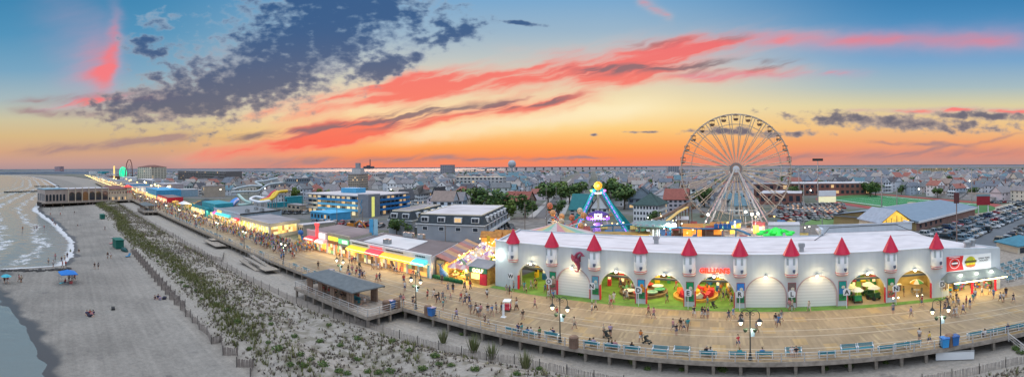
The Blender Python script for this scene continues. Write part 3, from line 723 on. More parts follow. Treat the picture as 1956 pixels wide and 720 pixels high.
mb.add([(29,0,0),(29,0,3.7),(29,T1,3.7),(29,T1,0)],[(0,1,2,3)]); mb.add([(37.8,0,0),(37.8,0,3.7),(37.8,T1,3.7),(37.8,T1,0)],[(3,2,1,0)])
ck('front_wall',mb,WALLM)
mb = MB()
for a,b_ in (((-45.7,.56),(-50,15.5)),((-50,15.5),(11,19)),((30.5,16),(38.6,.56))):
 d = Vector((b_[0] - a[0],b_[1] - a[1],0)).normalized(); n2 = Vector((-d.y,d.x,0)) * .15
 if a[0] == -50: mb.prism([(a[0] + n2.x,a[1] + n2.y),(b_[0] + n2.x,b_[1] + n2.y),(b_[0] - n2.x,b_[1] - n2.y),(a[0] - n2.x,a[1] - n2.y)],5.6,8.35)
 else:
  z1 = ZT if a[0] < 0 else 7.5
  mb.prism([(a[0] + n2.x,a[1] + n2.y),(b_[0] + n2.x,b_[1] + n2.y),(b_[0] - n2.x,b_[1] - n2.y),(a[0] - n2.x,a[1] - n2.y)],0,z1)
ck('side_wall',mb,WALLM)
rm,n_,b = _new('castle_roof_membrane')
t_ = n_.nodes.new('ShaderNodeTexCoord'); mp = n_.nodes.new('ShaderNodeMapping'); mp.inputs['Scale'].default_value = (.06,.9,1); n_.links.new(t_.outputs['Object'],mp.inputs[0])
q1 = _noise(n_,1.0,6,vec=mp.outputs[0]); q2 = _noise(n_,.35,5)
c_ = _mixn(n_,_ss(n_,q1.outputs[0],.58,.66,0,.6),(.66,.61,.61),(.33,.26,.25)); n_.links.new(_vary(n_,c_,q2.outputs[0],.1),b.inputs['Base Color']); b.inputs['Roughness'].default_value = .7
mb = MB(); mb.prism([(-45.5,.56),(26.9,.56),(26.9,19),(11,19),(-49.7,15.3)],7.7,8.15); ck('roof',mb,rm)
mb = MB(); mb.add([(26.9,.56,8.15),(38.4,.56,7.2),(30.5,15.8,7.9),(30.5,28,8.1),(26.9,28,8.15)],[(0,1,2,3,4)]); mb.prism([(11,19.003),(26.897,19.003),(26.897,30),(11,30)],7.7,8.15); ck('roof',mb,rm)
mb = MB(); mb.box(10.9,30.6,23,23.5,8.15,9.75); mb.box(10.9,11.4,19.2,22.997,7.9,9.4); mb.box(30.2,30.7,23.503,28,8.1,9.6); mb.box(10.5,31,22.8,22.99,9.65,9.85); ck('raised_parapet',mb,WALLM)
mb = MB(); mb.path([(9,14,8.2),(12,21,8.5),(13,22.7,9.2),(20,22.75,9.35),(27,22.75,9.4),(29,21,8.5),(31,14,8.1),(35,8,7.75)],.07,4); ck('roof_cable',mb,DARK)
mb = MB(); mb.box(-45.72,26.9,-.06,.62,ZT,ZT + .12); mb.box(-45.9,-45.7,0,.6,ZT,ZT + .35); ck('coping',mb,WHITE)
for X_,Y_,l in ((-18.9,10,'grey box vent on the castle roof behind the fourth turret'),(5.8,4.0,'grey capped vent pipe on the castle roof behind the seventh turret')):
 t = thing('roof_vent',l,'vent',(X_,YF + Y_,8.15)); mb = MB(); mb.box(-.35,.35,-.35,.35,0,.8); mb.build('duct',METAL,t); mb = MB(); mb.box(-.5,.5,-.5,.5,.8,1.3); mb.build('hood',METAL,t)
for X_,Y_,l in ((33.4,2.2,'grey louvred vent on the low roof corner above the billboard'),(35.0,3.6,'squat grey roof fan right of the louvred vent')):
 t = thing('roof_vent',l,'vent',(X_,YF + Y_,7.5)); mb = MB(); mb.lathe((0,0,0),[(.55,0),(.5,.9)],10); mb.build('duct',METAL,t); mb = MB(); mb.lathe((0,0,.9),[(.75,0),(.75,.3),(.3,.55)],10); mb.build('hood',METAL,t)
# arch trims, roller doors, turrets
WALLT = mat('arch_trim_white',(.66,.66,.66),.6); REDT = mat('arch_trim_red',(.6,.02,.05),.45,.1,1)
DOORM,n_,b = _new('roller_door'); t_ = n_.nodes.new('ShaderNodeTexCoord'); w_ = n_.nodes.new('ShaderNodeTexWave'); w_.bands_direction = 'Z'; w_.inputs['Scale'].default_value = .65; n_.links.new(t_.outputs['Object'],w_.inputs[0])
n_.links.new(_vary(n_,(.72,.71,.68),w_.outputs['Fac'],.05),b.inputs['Base Color']); b.inputs['Roughness'].default_value = .5
CONE = mat('turret_cone_red',(.58,.018,.055),.4,.1,.8); CREST = mat('crest_grey',(.12,.14,.2),.6)
ARCHK = ['open','door','open','open','open','door','door','open','open']
for i,xc in enumerate(BX):
 mb = MB(); P_ = [(-HWA,0)] + [(-HWA * math.cos(PI * k / NA),SPR + RIS * math.sin(PI * k / NA)) for k in range(NA + 1)] + [(HWA,0)]
 for (xa,za),(xb,zb) in zip(P_,P_[1:]):
  mb.add([(xc + xa * .985,.02,za * .99),(xc + xb * .985,.02,zb * .99),(xc + xb * 1.045,-.03,zb * 1.02),(xc + xa * 1.045,-.03,za * 1.02),(xc + xa * .985,.5,za * .99),(xc + xb * .985,.5,zb * .99)],[(0,1,2,3),(0,4,5,1)])
 ck('arch_trim',mb,WALLT if ARCHK[i] == 'open' else mat('arch_trim_rose',(.42,.27,.29),.6))
 mb = MB()
 for s in (-1,1):
  mb.box(xc + s * (HWA - .07) - .06,xc + s * (HWA - .07) + .06,-.08,.5,.02,2.6)
 if ARCHK[i] == 'open' or i == 1: pieces(mb,'arch_jamb',REDT,castle)
 if ARCHK[i] == 'door':
  mb = MB(); mb.yprism([(xc + a_ * .99,z_ * .985 + .02) for a_,z_ in P_],.3,.4); ck('roller_door',mb,DOORM)
for i,x in enumerate(TX):
 tw = MB(); tw.lathe((x,-.12,0),[(.88,5.2),(.98,5.3),(.98,8.5)],16); o = ck('turret',tw,WHITE,None,True)
 mb = MB(); mb.lathe((x,-.12,8.45),[(1.27,0),(1.27,.06),(.03,2.6)],10); ck('cone_roof',mb,CONE,o)
 mb = MB(); mb.lathe((x,-.12,5.2),[(.9,-.06),(.97,.02)],16); mb.lathe((x,-.12,5.48),[(1.005,0),(1.005,.09)],16); ck('trim_band',mb,REDT,o)
 mb = MB(); mb.yprism([(x + .15,6.35),(x + .15,6.0),(x + .35,5.75),(x + .55,6.0),(x + .55,6.35)],-1.17,-.9); ck('crest',mb,CREST,o)
 mb = MB()
 for a in (-2.2,-1.2): mb.cbox((x + .97 * math.cos(a),-.12 + .97 * math.sin(a),7.6),(.35,.06,1.1),a + PI / 2)
 pieces(mb,'slit_panel',mat('turret_panel',(.36,.42,.46),.6),o)
# floors and insides
GC,TAN = TURF,mat('tan_floor',(.34,.26,.16),.9,.15,.4)
INW = mat('inner_wall',(.32,.28,.16),.9,.4,.25); INB = mat('inner_steel',(.1,.12,.15),.6)
mb = MB(); mb.sheet([(-45.5,-.2),(11.4,-.2),(11.4,22),(-45.5,22)],.012); ck('floor',mb,GC)
mb = MB(); mb.sheet([(11.4,-.2),(38.4,-.2),(38.4,6),(32,22),(11.4,22)],.012); ck('floor',mb,TAN)
mb = MB(); mb.sheet([(11.6,4.6),(19,4.6),(19,22),(11.6,22)],.018); ck('floor',mb,GC)
mb = MB(); mb.box(-45,19.2,2.1,2.5,3.55,3.85); mb.box(19.3,27,2.1,2.5,3.5,3.85); ck('steel_beam',mb,INB)
for x in TX: mb = MB(); mb.box(x - .2,x + .2,2.15,2.45,0,3.5); ck('inner_column',mb,mat('inner_column',(.45,.45,.42),.7))
mb = MB(); mb.box(-45,11,18.2,18.5,0,5.5); mb.box(11,19.1,18.2,18.5,0,5.5); ck('inner_wall',mb,INW)
mb = MB(); mb.box(19.2,19.4,3,12,0,5.5); mb.box(19.4,28,9,9.3,0,5.5); mb.box(28,28.2,.6,9,0,5.5); ck('inner_wall',mb,mat('cafe_wall',(.5,.38,.16),.8,.5,.35))
for i,xc in enumerate(BX):
 if ARCHK[i] == 'open':
  for yy in (5,12): mb = MB(); mb.box(xc - 2.2,xc + 2.2,yy - .3,yy + .3,6.2,6.3); ck('ceiling_light',mb,emat('ceiling_tube',(1,.85,.5),6,.02))
  lamp('hall_light','AREA',(xc,YF + 8,6.1),1000,(1,.76,.34),(6.5,15),(0,0,0))
# lamp above each arch
for i,xc in enumerate(BX):
 t = thing('wall_lamp','small bright lamp over the crown of ' + ('the closed' if ARCHK[i] == 'door' else 'the open') + ' arch','wall lamp',(xc,YF - .03,5.28),0,'lamps over the castle arches')
 mb = MB(); mb.path([(0,0,.25),(0,-.45,.3),(0,-.55,.1)],.035,4); mb.build('bracket',DARK,t)
 mb = MB(); mb.lathe((0,-.55,-.12),[(.06,.22),(.26,.06),(.27,.03)][::-1],8); mb.build('shade',WHITE,t); mb = MB(); mb.ball((0,-.55,-.14),.16); mb.build('bulb',emat('wall_bulb',(1,.92,.7),25,.02),t)
 lamp('deck_light','SPOT',(xc,YF - .75,5.35),1100,(1,.7,.28),.15,Vector((0,.8,.62)).to_track_quat('Z','Y').to_euler(),spot=2.1,blend=.9)
 lamp('arch_light','POINT',(xc,YF - .9,5.15),190,(1,.8,.42),.15)
t = thing('floodlight','bright floodlight on the wall left of the first turret','floodlight',(-44.6,YF - .05,6.0)); mb = MB(); mb.box(-.05,.05,-.5,0,-.05,.05); mb.build('bracket',DARK,t); mb = MB(); mb.cbox((0,-.6,0),(.8,.2,.6)); mb.build('lens',emat('flood_lens',(.92,1,.85),22,.02),t)
lamp('flood_light','POINT',(-44.6,YF - 1.0,6.0),170,(.9,1,.85),.25)
# letter signs on poles
BLK = mat('black_letter',(.02,.03,.03),.6)
for i,ch in enumerate('WONDERLAND'):
 x = TX[i] - (.0 if i else -.2) + (.5 if i >= 7 else 0)
 t = thing('letter_sign','white pole sign with black letter ' + ch + (', between letters %s and %s' % ('WONDERLAND'[i - 1],'WONDERLAND'[i + 1]) if 0 < i < 9 else ', row end by the ' + ('floodlight' if i == 0 else 'entrance')),'sign',(x,YF - 1.25,0),0,'letter signs before the castle')
 mb = MB(); mb.tube((0,0,0),(0,0,2.5),.05); mb.build('pole',WHITE,t)
 mb = MB(); mb.yprism([(-.5,2.1),(.5,2.1),(.56,2.9),(.35,3.05),(.3,3.2),(-.3,3.2),(-.35,3.05),(-.56,2.9)],-.06,.06); o = mb.build('sign_board',WHITE,t)
 obj('letter',text_mesh(ch,1.0,BLK,.02,.02),o,(0,-.09,2.6))
# posters on the piers
PC = [((.02,.2,.1),(.5,.1,.1),(.02,.2,.1)),((.01,.22,.12),(.4,.3,.25),(.35,.1,.12)),((.1,.3,.42),(.3,.45,.5),(.02,.25,.08)),((.03,.3,.55),(.6,.25,.04),(.02,.25,.1)),((.01,.25,.1),(.3,.32,.28),(.01,.28,.12)),((.04,.2,.6),(.4,.5,.5),(.02,.2,.1)),((.16,.12,.12),(.35,.3,.28),(.05,.2,.08)),((.02,.27,.25),(.03,.2,.45),(.02,.3,.1)),((.01,.25,.1),(.6,.45,.2),(.55,.12,.1))]
PD = ['dark green with a pale band','green over a dull red foot','pale blue over green','bright blue with an orange sun','plain green with a grey middle','deep blue over green','grey brown with a pale band','teal with a blue middle','green with a cream disc and red foot']
for i in range(1,10):
 if i == 9: continue
 x = TX[i]; t = thing('wall_poster','tall narrow poster on a castle pier, ' + PD[i],'poster',(x + .1,YF - .06,0)); c = PC[i]
 mb = MB(); mb.box(-.62,.62,0,.05,.85,4.1); mb.build('frame',mat('poster_frame',(.3,.08,.1),.6),t)
 mb = MB(); mb.col = c[0]; mb.box(-.54,.54,-.03,-.002,2.9,4.02); mb.col = c[1]; mb.box(-.54,.54,-.03,-.002,2.0,2.897); mb.col = c[2]; mb.box(-.54,.54,-.03,-.002,.93,1.997)
 mb.col = (.6,.55,.45) if i != 3 else (.7,.25,.03); mb.X = Matrix.Translation((.1,-.045,3.1)) @ Matrix.Rotation(PI / 2,4,'X'); mb.lathe((0,0,0),[(.27,0),(.27,.01)],10); mb.X = None
 mb.col = (.05,.15,.08)
 for k in range(4): mb.cbox((-.3 + .2 * k,-.05,1.4 + .25 * (k % 2)),(.16,.02,.5),0,0,.4 * (k % 3 - 1))
 mb.build('picture',fcmat('poster_print',.6,.25,5),t)
# red neon name
t = thing('neon_sign',"glowing red neon letters GILLIAN'S above an open arch",'neon sign',(BX[4] + .05,YF - .2,5.95))
NEON = emat('neon_red',(1,.045,.018),1.7,.05)
obj('lettering',text_mesh("GILLIAN'S",1.05,NEON,.05,.04),t,(0,0,0)); mb = MB(); mb.box(-2.4,2.4,.06,.14,-.06,.06); mb.build('mounting_bar',WHITE,t)
lamp('neon_light','POINT',(BX[4],YF - .8,6.0),22,(1,.15,.06),.5)
# dragon on the wall above the second arch
DRG = mat('dragon_skin',(.32,.05,.1),.6,.35,2.5,bump=.4); t = thing('dragon_sculpture','winged dark pink dragon sculpture hanging above the second arch','sculpture',(BX[1] + .9,YF - .4,6.6))
sx_ = 1.0
mb = MB(); mb.path([(-.35,0,.2),(-.1,-.15,.0),(.1,-.1,-.5),(.25,0,-1.0),(.3,0,-1.5),(.15,0,-1.95),(-.2,0,-2.0),(-.4,0,-1.8),(-.38,0,-1.65)],[.3,.55,.45,.3,.2,.15,.12,.08,.04],8); mb.path([(-.2,-.1,.2),(-.1,-.2,.7),(.2,-.3,1.15),(.7,-.3,1.35),(1.0,-.3,1.15),(1.05,-.35,.85)],[.35,.28,.22,.2,.17,.12],8); mb.build('body',DRG,t,smooth=True)
mb = MB(); mb.ball((1.1,-.4,.95),(.3,.18,.2)); mb.add([(1.2,-.5,1.05),(1.7,-.45,.85),(1.2,-.3,.75),(1.2,-.4,.95)],[(0,1,2),(0,3,1),(1,3,2)]); mb.cbox((1.0,-.4,1.2),(.08,.08,.35),0,0,-.5); mb.build('head',DRG,t)
for s in (-1,1):
 mb = MB(); mb.add([(-.2,-.1 * s,.3),(-.9,.1 * s - .1,1.0),(-1.05,.1 * s,.4),(-.95,.1 * s,.0),(-.8,.05,-.35),(.1,-.1 * s,-.3),(-.2,-.05 * s,.3)],[(0,1,2),(0,2,3),(0,3,4),(0,4,5)]); mb.X = Matrix.Translation((0,.06,0)); mb.add([(-.2,-.1 * s,.3),(-.9,.1 * s - .1,1.0),(-.8,.05,-.35),(.1,-.1 * s,-.3)],[(3,2,1,0)]); o = mb.build('wing',DRG,t); o.rotation_euler = (0,0,0 if s < 0 else .6); o.scale.x = 1 if s < 0 else -.8
# billboard and entrance canopy
t = thing('billboard','wide white billboard with red left panel and yellow emblem over the entrance','billboard',(32.6,YF - .12,5.65))
mb = MB(); mb.add([(-4.15,0,-1.4),(4.15,0,-1.55),(4.15,0,1.1),(-4.15,0,1.25),(-4.15,.1,-1.4),(4.15,.1,-1.55),(4.15,.1,1.1),(-4.15,.1,1.25)],[(0,1,2,3),(7,6,5,4),(0,4,5,1),(1,5,6,2),(2,6,7,3),(3,7,4,0)]); mb.build('panel',WHITE,t)
mb = MB(); mb.add([(-4.1,-.02,-1.36),(-1.0,-.02,-1.3),(-1.3,-.02,-.1),(-1.0,-.02,1.14),(-4.1,-.02,1.2)],[(0,1,2,3,4)]); mb.build('red_panel',mat('billboard_red',(.65,.03,.03),.5),t)
def disc(r,n=20,y=0,z0=0,x0=0,r1=None):
 mb = MB(); mb.X = Matrix.Translation((x0,y,z0)) @ Matrix.Rotation(PI / 2,4,'X'); mb.lathe((0,0,0),[(r,0),(r,.015)],n); mb.X = None; return mb
o = disc(.88,20,-.03,-.05,-2.65).build('emblem',WHITE,t); disc(.8,20,-.05,-.05,-2.65).build('emblem_field',mat('billboard_red',RED),o); disc(.5,14,-.07,-.05,-2.65).build('emblem_core',mat('emblem_dark',(.12,.02,.02),.6),o); mb = MB(); mb.box(-3.2,-2.1,-.1,-.09,-.15,.1); mb.build('lettering',WHITE,o); mb = MB(); mb.box(-3.6,-1.7,-.04,-.03,.95,1.06); mb.build('heading',WHITE,o)
o = disc(.95,20,-.03,-.05,.25).build('round_emblem',mat('emblem_yellow',(.6,.5,.02),.5,.3,2),t); disc(.5,14,-.05,.3,.25).build('emblem_core',mat('emblem_green',(.35,.4,.03),.5),o); mb = MB(); mb.yprism([(-.75,-.55),(1.25,-.55),(.9,-.9),(.25,-1.0),(-.4,-.9)],-.06,-.05); mb.build('emblem_foot',mat('emblem_orange',(.6,.16,.03),.5),o); mb = MB(); mb.box(-.85,1.35,-.08,-.07,-.2,.2); mb.build('lettering',mat('emblem_lettering',(.1,.09,.02),.6),o)
o = obj('lettering',text_mesh('OPEN YEAR\nROUND!',.42,BLK,.01),t,(2.75,-.03,.15)); 
t = thing('entrance_canopy','grey sloping canopy over the lit entrance with a row of bright tubes','canopy',(33.4,YF,0))
CANM = mat('canopy_metal',(.2,.23,.21),.5,.1,1)
mb = MB(); v_ = [(-4.6,-.02,4.15),(4.2,-.02,4.15),(5.1,-2.7,3.15),(-5.8,-2.7,3.15),(-5.8,-2.7,2.95),(5.1,-2.7,2.95),(5.1,-.02,2.95),(-5.8,-.02,2.95),(-5.8,-.02,3.15),(5.1,-.02,3.15)]
mb.add(v_,[(0,3,2,1),(3,4,5,2),(4,7,6,5),(0,8,3),(1,2,9),(8,7,4,3),(9,2,5,6)]); mb.build('hood',CANM,t)
mb = MB(); mb.box(-4.6,5.0,-2.62,-2.5,2.78,2.9); mb.build('light_tube',emat('entrance_tube',(1,.86,.4),14,.02),t)
for x in (-3.0,-.2,2.6):
 mb = MB(); mb.cbox((x,-1.6,3.85),(.4,.25,.2)); mb.build('floodlamp',emat('canopy_flood',(1,1,.85),12,.02),t); lamp('canopy_flood','POINT',(33.4 + x,YF - 1.5,4.2),75,(1,1,.88),.15)
lamp('entrance_light','AREA',(33.4,YF - 1.4,2.7),500,(1,.8,.4),(9,1.5),(0,0,0)); lamp('shop_light','AREA',(33.2,YF + 3,3.55),420,(1,.82,.5),(7,4),(0,0,0))
mb = MB(); mb.box(29,37.6,6.5,6.8,0,3.7); ck('shop_wall',mb,mat('shop_wall',(.5,.42,.25),.8,.5,.8))
RETAIL = fcmat('shop_goods',.7,.1,3)
GOODC = [(.6,.1,.08),(.7,.5,.05),(.1,.35,.12),(.1,.2,.5),(.7,.65,.6),(.5,.2,.4),(.05,.4,.45),(.65,.3,.05)]
def shelf(label,loc,w,h,d,rz=0,rows=3,cat='display shelf',group=None):
 t = thing('display_shelf',label,cat,loc,rz,group); mb = MB()
 for k in range(rows + 1): mb.box(-w / 2,w / 2,-d / 2,d / 2,k * h / rows,k * h / rows + .05)
 mb.box(-w / 2,w / 2,d / 2,d / 2 + .04,0,h + .05); mb.build('rack',BROWN,t)
 for k in range(rows):
  g_ = MB(); x = -w / 2 + .1
  while x < w / 2 - .25:
   q_ = .18 + RND.random() * .3; g_.col = RND.choice(GOODC); g_.box(x,x + q_,-d / 2 + .05,d / 2 - .1,k * h / rows + .06,k * h / rows + .06 + (.4 + .5 * RND.random()) * h / rows); x += q_ + .04
  o = g_.build('goods',RETAIL,t); o['kind'] = 'stuff'
 return t
for i,(x,y,w,rz) in enumerate(((30.6,70.8,2.6,0),(33.4,71.2,2.4,0),(36.2,70.8,2.6,0),(32,68.5,2.2,.3),(35.2,68.7,1.8,-.2),(36.9,67.5,1.6,-1.2),(30,68,1.6,1.3))): shelf('shelf of colourful souvenirs inside the lit entrance',(x,y,.02),w,2.1 if i < 3 else 1.3,.6,rz,group='souvenir shelves inside the entrance')
for x,c in ((33.0,REDT),(37.4,REDT)): t = thing('door_post','red post ' + ('in the middle' if x < 35 else 'at the right end') + ' of the lit entrance','post',(x,YF - .4,0)); mb = MB(); mb.box(-.15,.15,-.15,.15,0,2.7); mb.build('shaft',c,t); mb = MB(); mb.box(-.22,.22,-.22,.22,0,.15); mb.build('foot',c,t)
t = thing('notice_board','framed notice board with small pictures left of the lit entrance','notice board',(28.2,YF - .05,1.7)); mb = MB(); mb.box(-.6,.6,-.05,0,-.7,.8); mb.build('board',CREAM,t); mb = MB()
for k in range(4): mb.box(-.5 + .28 * k,-.3 + .28 * k,-.08,-.055,-.5 + .2 * (k % 2),.5 + .1 * (k % 2))
pieces(mb,'picture',BROWN,t)
# rides inside the arches
def saucer_ride(label,loc,r,rimc,cars,colsx,n=8):
 t = thing('kiddie_ride',label,'ride',loc); mb = MB(); mb.lathe((0,0,0),[(r,0),(r,.45),(r - .25,.5),(r - .3,.3)],28); mb.build('platform',rimc,t)
 mb = MB(); mb.lathe((0,0,.3),[(.8,0),(.7,.8),(.25,1.2),(.2,2.4)],12); mb.build('hub',YEL,t); mb = MB(); mb.ball((0,0,2.8),.45); mb.build('hub_ball',emat('hub_glow',(1,.4,.1),2.5),t)
 for k in range(n):
  a = 2 * PI * k / n; c = colsx[k % len(colsx)]; mb = MB(); mb.X = Matrix.Translation((r * .68 * math.cos(a),r * .68 * math.sin(a),.5)) @ Matrix.Rotation(a,4,'Z')
  if cars == 'saucer': mb.lathe((0,0,0),[(.3,0),(.95,.25),(1.0,.4),(.6,.45),(.5,.3)],10)
  else: mb.xprism([(-.9,0),(.9,0),(1.1,.5),(.6,.9),(.2,.5),(-.6,.5),(-.9,1.0)],-.45,.45)
  mb.build('car',c,t)
 return t
saucer_ride('round kiddie ride with green and white saucer cars inside the arches',(-20.2,72.2,.02),4.1,mat('ride_rim',(.16,.11,.07),.6),'saucer',[mat('saucer_green',(.05,.3,.18),.4),WHITE,mat('saucer_red',(.5,.04,.05),.4),mat('saucer_teal',(.2,.42,.4),.4)])
saucer_ride('round red kiddie ride with glowing hub under the neon sign',(-11.2,71.6,.02),3.7,mat('ride_rim_yellow',(.6,.33,.06),.5),'car',[RED,mat('ride_orange',(.7,.17,.04),.4),RED,mat('ride_pale',(.55,.6,.55),.4)],9)
saucer_ride('small carousel-like ride deep inside the first arch',(-36.6,74.5,.02),2.2,BROWN,'car',[YEL,WHITE,RED],6)
# umbrella carts in the eighth arch, cafe table in the ninth
def parasol(mb,z,r,h,n,cols,c0=(0,0)):
 for k in range(n):
  a0,a1 = 2 * PI * k / n,2 * PI * (k + 1) / n; mb.col = cols[k % len(cols)]
  p = [(c0[0] + r * q_ * math.cos(a),c0[1] + r * q_ * math.sin(a),z + h * (1 - q_ ** 1.7)) for q_ in (.5,1) for a in (a0,a1)]
  mb.add([(c0[0],c0[1],z + h),p[0],p[1],p[2],p[3]],[(0,1,2),(1,3,4,2)])
PARA = fcmat('parasol_cloth',.8,.06,2)
for i,(x,y) in enumerate(((13.6,69.6),(14.2,67.5),(16.6,70.3),(17.0,68.2))):
 t = thing('parasol_cart',['green four-wheel cart under a pale yellow domed parasol, back left','green four-wheel cart under a white domed parasol, front left','dark green cart under a white domed parasol, back right','dark green cart under a white domed parasol, front right'][i] + ' in the arch','cart',(x,y,.02),.3 * (i - 1)); mb = MB(); mb.xprism([(-.9,.4),(.9,.4),(1.1,.8),(.4,.9),(.2,.6),(-.5,.6),(-.6,1.3),(-.9,1.3)],-.55,.55); mb.build('body',GREEN if i < 2 else mat('dark_green_paint',(.02,.1,.05),.5),t)
 for sx2 in (-.62,.62):
  for sy in (-.6,.7): w = MB(); w.tube((sx2 - .05,sy,.38),(sx2 + .05,sy,.38),.38,n=10); w.build('wheel',DARK,t)
 mb = MB(); mb.tube((0,-.3,.6),(0,-.1,2.4),.035); mb.build('pole',WHITE,t); mb = MB(); parasol(mb,1.95,1.05,.6,10,[(.75,.75,.55) if i == 0 else (.72,.72,.68)],(0,-.1)); mb.build('parasol',PARA,t)
def cafe(label,loc,cols,r=1.25):
 t = thing('cafe_table',label,'table',loc); mb = MB(); mb.lathe((0,0,0),[(.35,0),(.3,.05),(.06,.1),(.06,.7),(.6,.72),(.6,.77)],12); mb.build('table',WHITE,t); mb = MB(); mb.tube((0,0,.7),(0,0,2.6),.03); mb.build('pole',METAL,t); mb = MB(); parasol(mb,2.0,r,.65,8,cols); mb.build('parasol',PARA,t)
 for k in range(4):
  a = k * PI / 2 + .4; mb = MB(); mb.X = Matrix.Translation((.95 * math.cos(a),.95 * math.sin(a),0)) @ Matrix.Rotation(a,4,'Z'); mb.box(-.2,.2,-.2,.2,.42,.46); mb.box(.18,.22,-.2,.2,.46,.9); mb.box(-.2,-.16,-.2,-.16,0,.42); mb.box(.16,.2,.16,.2,0,.42); mb.build('chair',METAL,t)
cafe('cafe table under an orange, green and white parasol in the ninth arch',(24.6,69.2,.02),[(.7,.3,.03),(.75,.72,.6),(.1,.4,.12),(.75,.72,.6)])
t = thing('counter','pale counter with dark base deep inside the ninth arch','counter',(21.6,72.5,.02)); mb = MB(); mb.box(-1.2,1.2,-.4,.4,0,1); mb.build('base',BROWN,t); mb = MB(); mb.box(-1.3,1.3,-.5,.5,1,1.08); mb.build('top',WHITE,t)
for i,(x,y,c,l) in enumerate(((-43,80.5,RED,'red and yellow game stall at the back of the first arch'),(-35,82,YEL,'yellow game stall at the back behind the first arch'),(-26,81,GREEN,'green game stall deep behind the third arch'),(-18,82,YEL,'yellow roofed game stall deep inside the hall'),(-8,81.5,RED,'red roofed game stall deep behind the neon arch'),(0,82,GREEN,'green stall behind the closed doors'))):
 t = thing('game_stall',l,'stall',(x,y,.02)); mb = MB(); mb.box(-2.2,2.2,-.8,.8,0,1.0); mb.build('counter',BROWN,t); mb = MB(); mb.X = Matrix.Translation((0,0,0)); mb.gable(4.6,2.2,2.6,3.3,'x',.2); mb.build('awning',c,t)
 for s in (-2.1,2.1): mb = MB(); mb.box(s - .06,s + .06,-.75,-.63,1.0,2.6); mb.build('post',WHITE,t)
 g_ = MB()
 for k in range(18): g_.col = RND.choice(GOODC); g_.ball((-2 + k * .235,.1 * (k % 2),1.2 + .25 * (k % 3)),.2,6,4)
 o = g_.build('prizes',RETAIL,t); o['kind'] = 'stuff'
for x,l in ((19.7,'small lamp stand with two white shades on the turf by the ninth arch'),(23.6,'low light on the turf at the foot of the ninth arch')):
 t = thing('path_light',l,'garden light',(x,YF - 1.0,0)); mb = MB(); mb.tube((0,0,0),(0,0,.9),.04); mb.box(-.45,.45,-.03,.03,.85,.9); mb.build('stand',DARK,t)
 for s in (-.4,.4): mb = MB(); mb.ball((s,0,1.0),.16); mb.build('globe',LAMPG,t)
for i,xc in enumerate(BX):
 if i in (1,5,6,8): continue
 for k in range(9):
  x = xc - 4.2 + (k % 5) * 1.9 + RND.uniform(-.4,.4); y = YF + (8.5 if k < 5 else 13.5) + RND.uniform(-.8,1.2)
  if i in (2,3,4) and (x + 20.2) ** 2 + (y - 72.2) ** 2 < 26 or (x + 11.2) ** 2 + (y - 71.6) ** 2 < 22: continue
  nm,c = RND.choice((('red',RED),('yellow',YEL),('green',GREEN),('brown',BROWN),('blue',BLUE),('orange',MATS['ride_orange'])))
  t = thing('game_machine',nm + ' upright game machine on the turf inside the ' + ['first','','third','fourth','fifth','','','eighth',''][i] + ' arch','game machine',(x,y,.02),RND.uniform(-.5,.5),'game machines inside the arches')
  h_ = RND.uniform(1.5,2.6); w_ = RND.uniform(.5,1.1); mb = MB(); mb.xprism([(-.4,0),(.4,0),(.4,h_),(-.1,h_),(-.2,h_ * .55),(-.45,h_ * .45)],-w_ / 2,w_ / 2); mb.build('cabinet',c,t); mb = MB(); mb.box(-w_ * .4,w_ * .4,-.2,-.12,h_ * .58,h_ * .9); mb.build('screen',RND.choice([MATS['ceiling_tube'] if False else emat('machine_screen',(.9,.7,.4),.8,.5,4),GLASS]),t); mb = MB(); mb.box(-w_ * .5 - .08,w_ * .5 + .08,-.25,.3,h_ + .003,h_ + .25); mb.build('top_sign',RND.choice([YEL,RED,WHITE,GREEN]),t)
